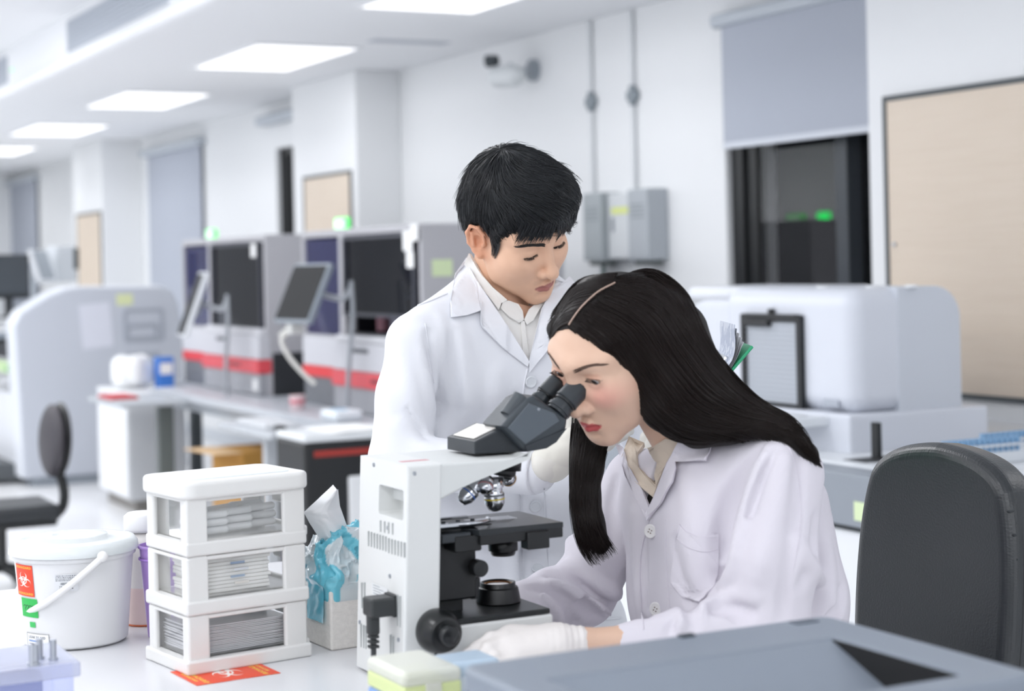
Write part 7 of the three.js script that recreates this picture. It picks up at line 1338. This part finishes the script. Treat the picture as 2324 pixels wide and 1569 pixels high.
  put('hair_underlayer', vol, std(0x120d0c, 0.75)); put('hair', st.geo(), hairM);
  put('hair_parting', seam(HV.f, [[1294, 738], [1308, 716], [1330, 690], [1360, 664], [1396, 645]], 2.2, 0.0015, 0.0024, 20), std(0xb49a8c, 0.6), woman, 'scalp showing in the parting');
}
{ // the black chair behind her
  const d = 2.78, c = P(2125, 1320, d), t = thing('laboratory_chair', 'black padded laboratory chair behind the seated woman', 'chair', V(c.x, 0, c.z), 0.0);
  const w = 0.37, h = 0.42, s = new THREE.Shape(); const yb = -h / 2, yt = h / 2;
  s.moveTo(-w * 0.4, yb); s.lineTo(w * 0.4, yb); s.quadraticCurveTo(w * 0.49, yb, w * 0.5, yb + 0.09); s.bezierCurveTo(w * 0.52, 0.0, w * 0.5, yt - 0.11, w * 0.44, yt - 0.055); s.quadraticCurveTo(w * 0.36, yt, 0, yt + 0.006); s.quadraticCurveTo(-w * 0.36, yt, -w * 0.44, yt - 0.055); s.bezierCurveTo(-w * 0.5, yt - 0.11, -w * 0.52, 0, -w * 0.5, yb + 0.09); s.quadraticCurveTo(-w * 0.49, yb, -w * 0.4, yb);
  const g = new THREE.ExtrudeGeometry(s, { depth: 0.028, bevelEnabled: true, bevelSize: 0.026, bevelThickness: 0.022, bevelOffset: -0.026, bevelSegments: 8, curveSegments: 20, steps: 1 });
  const vin = phys(0x1b2024, 0.34, { bumpScale: 0.0008, clearcoat: 0.35, clearcoatRoughness: 0.35 }); const bt = noiseTex(256, (u, v) => 0.5 + 0.3 * nz(u * 60, v * 60, 1) + 0.2 * nz(u * 120, v * 120, 4)); vin.bumpMap = bt; bt.repeat.set(5, 5);
  const gm = g.rotateY(-Math.PI / 2).rotateZ(-0.09).translate(0.03, c.y, 0);
  const back = part('backrest', gm, vin, t);
  part('piping', (() => { const pts = s.getSpacedPoints(80).map((p) => V(0, p.y * 0.985, p.x * 0.985).applyAxisAngle(V(0, 0, 1), -0.09).add(V(0.004, c.y, 0))); return new THREE.TubeGeometry(new THREE.CatmullRomCurve3(pts, true), 160, 0.0035, 6, true); })(), std(0x131517, 0.5), back);
  for (let i = 0; i < 6; i++) part('tuck', box(0.018, 0.004, 0.006, 0.005 + i * 0.001, c.y + 0.13 - i * 0.035, w * (0.452 + (i < 2 ? i * 0.02 : 0.035)), 0.0015).rotateX(0), std(0x22272b, 0.4), back);
  part('backrest_shell', g.clone().scale(0.5, 0.93, 0.93).translate(0.045, c.y * 0.07, 0), std(0x101214, 0.5), t);
  const sy = 0.665; part('seat', new RoundedBoxGeometry(0.42, 0.08, 0.42, 6, 0.038).translate(-0.3, sy, 0.0), vin, t);
  part('spine', tube([V(0.06, c.y - 0.05, 0), V(0.09, c.y - 0.2, 0), V(0.06, sy - 0.03, 0), V(-0.1, sy - 0.055, 0), V(-0.3, sy - 0.055, 0)], 0.02, 40, 10), M.black, t);
  part('gas_column', rod(V(-0.3, 0.1, 0), V(-0.3, sy - 0.04, 0), 0.026), std(0x2a2c2e, 0.3), t);
  part('foot_ring', new THREE.TorusGeometry(0.2, 0.011, 10, 48).rotateX(Math.PI / 2).translate(-0.3, 0.265, 0), M.chrome, t);
  for (let i = 0; i < 3; i++) part('ring_spoke', rod(V(-0.3, 0.265, 0), V(-0.3 + Math.cos(i * 2.094) * 0.2, 0.265, Math.sin(i * 2.094) * 0.2), 0.007), M.chrome, t);
  for (let i = 0; i < 5; i++) { const a = i / 5 * 2 * Math.PI, e = V(-0.3 + Math.cos(a) * 0.28, 0.07, Math.sin(a) * 0.28); const lg = part('base_leg', tube([V(-0.3, 0.12, 0), V(-0.3 + (e.x + 0.3) * 0.5, 0.105, e.z * 0.5), e], 0.019, 12), M.black, t); part('caster', new THREE.TorusGeometry(0.02, 0.012, 10, 18).rotateY(a).translate(e.x, 0.032, e.z), M.black, lg); }
}
scene.traverse((o) => { delete o.userData.kin; });
renderer.render(scene, camera);
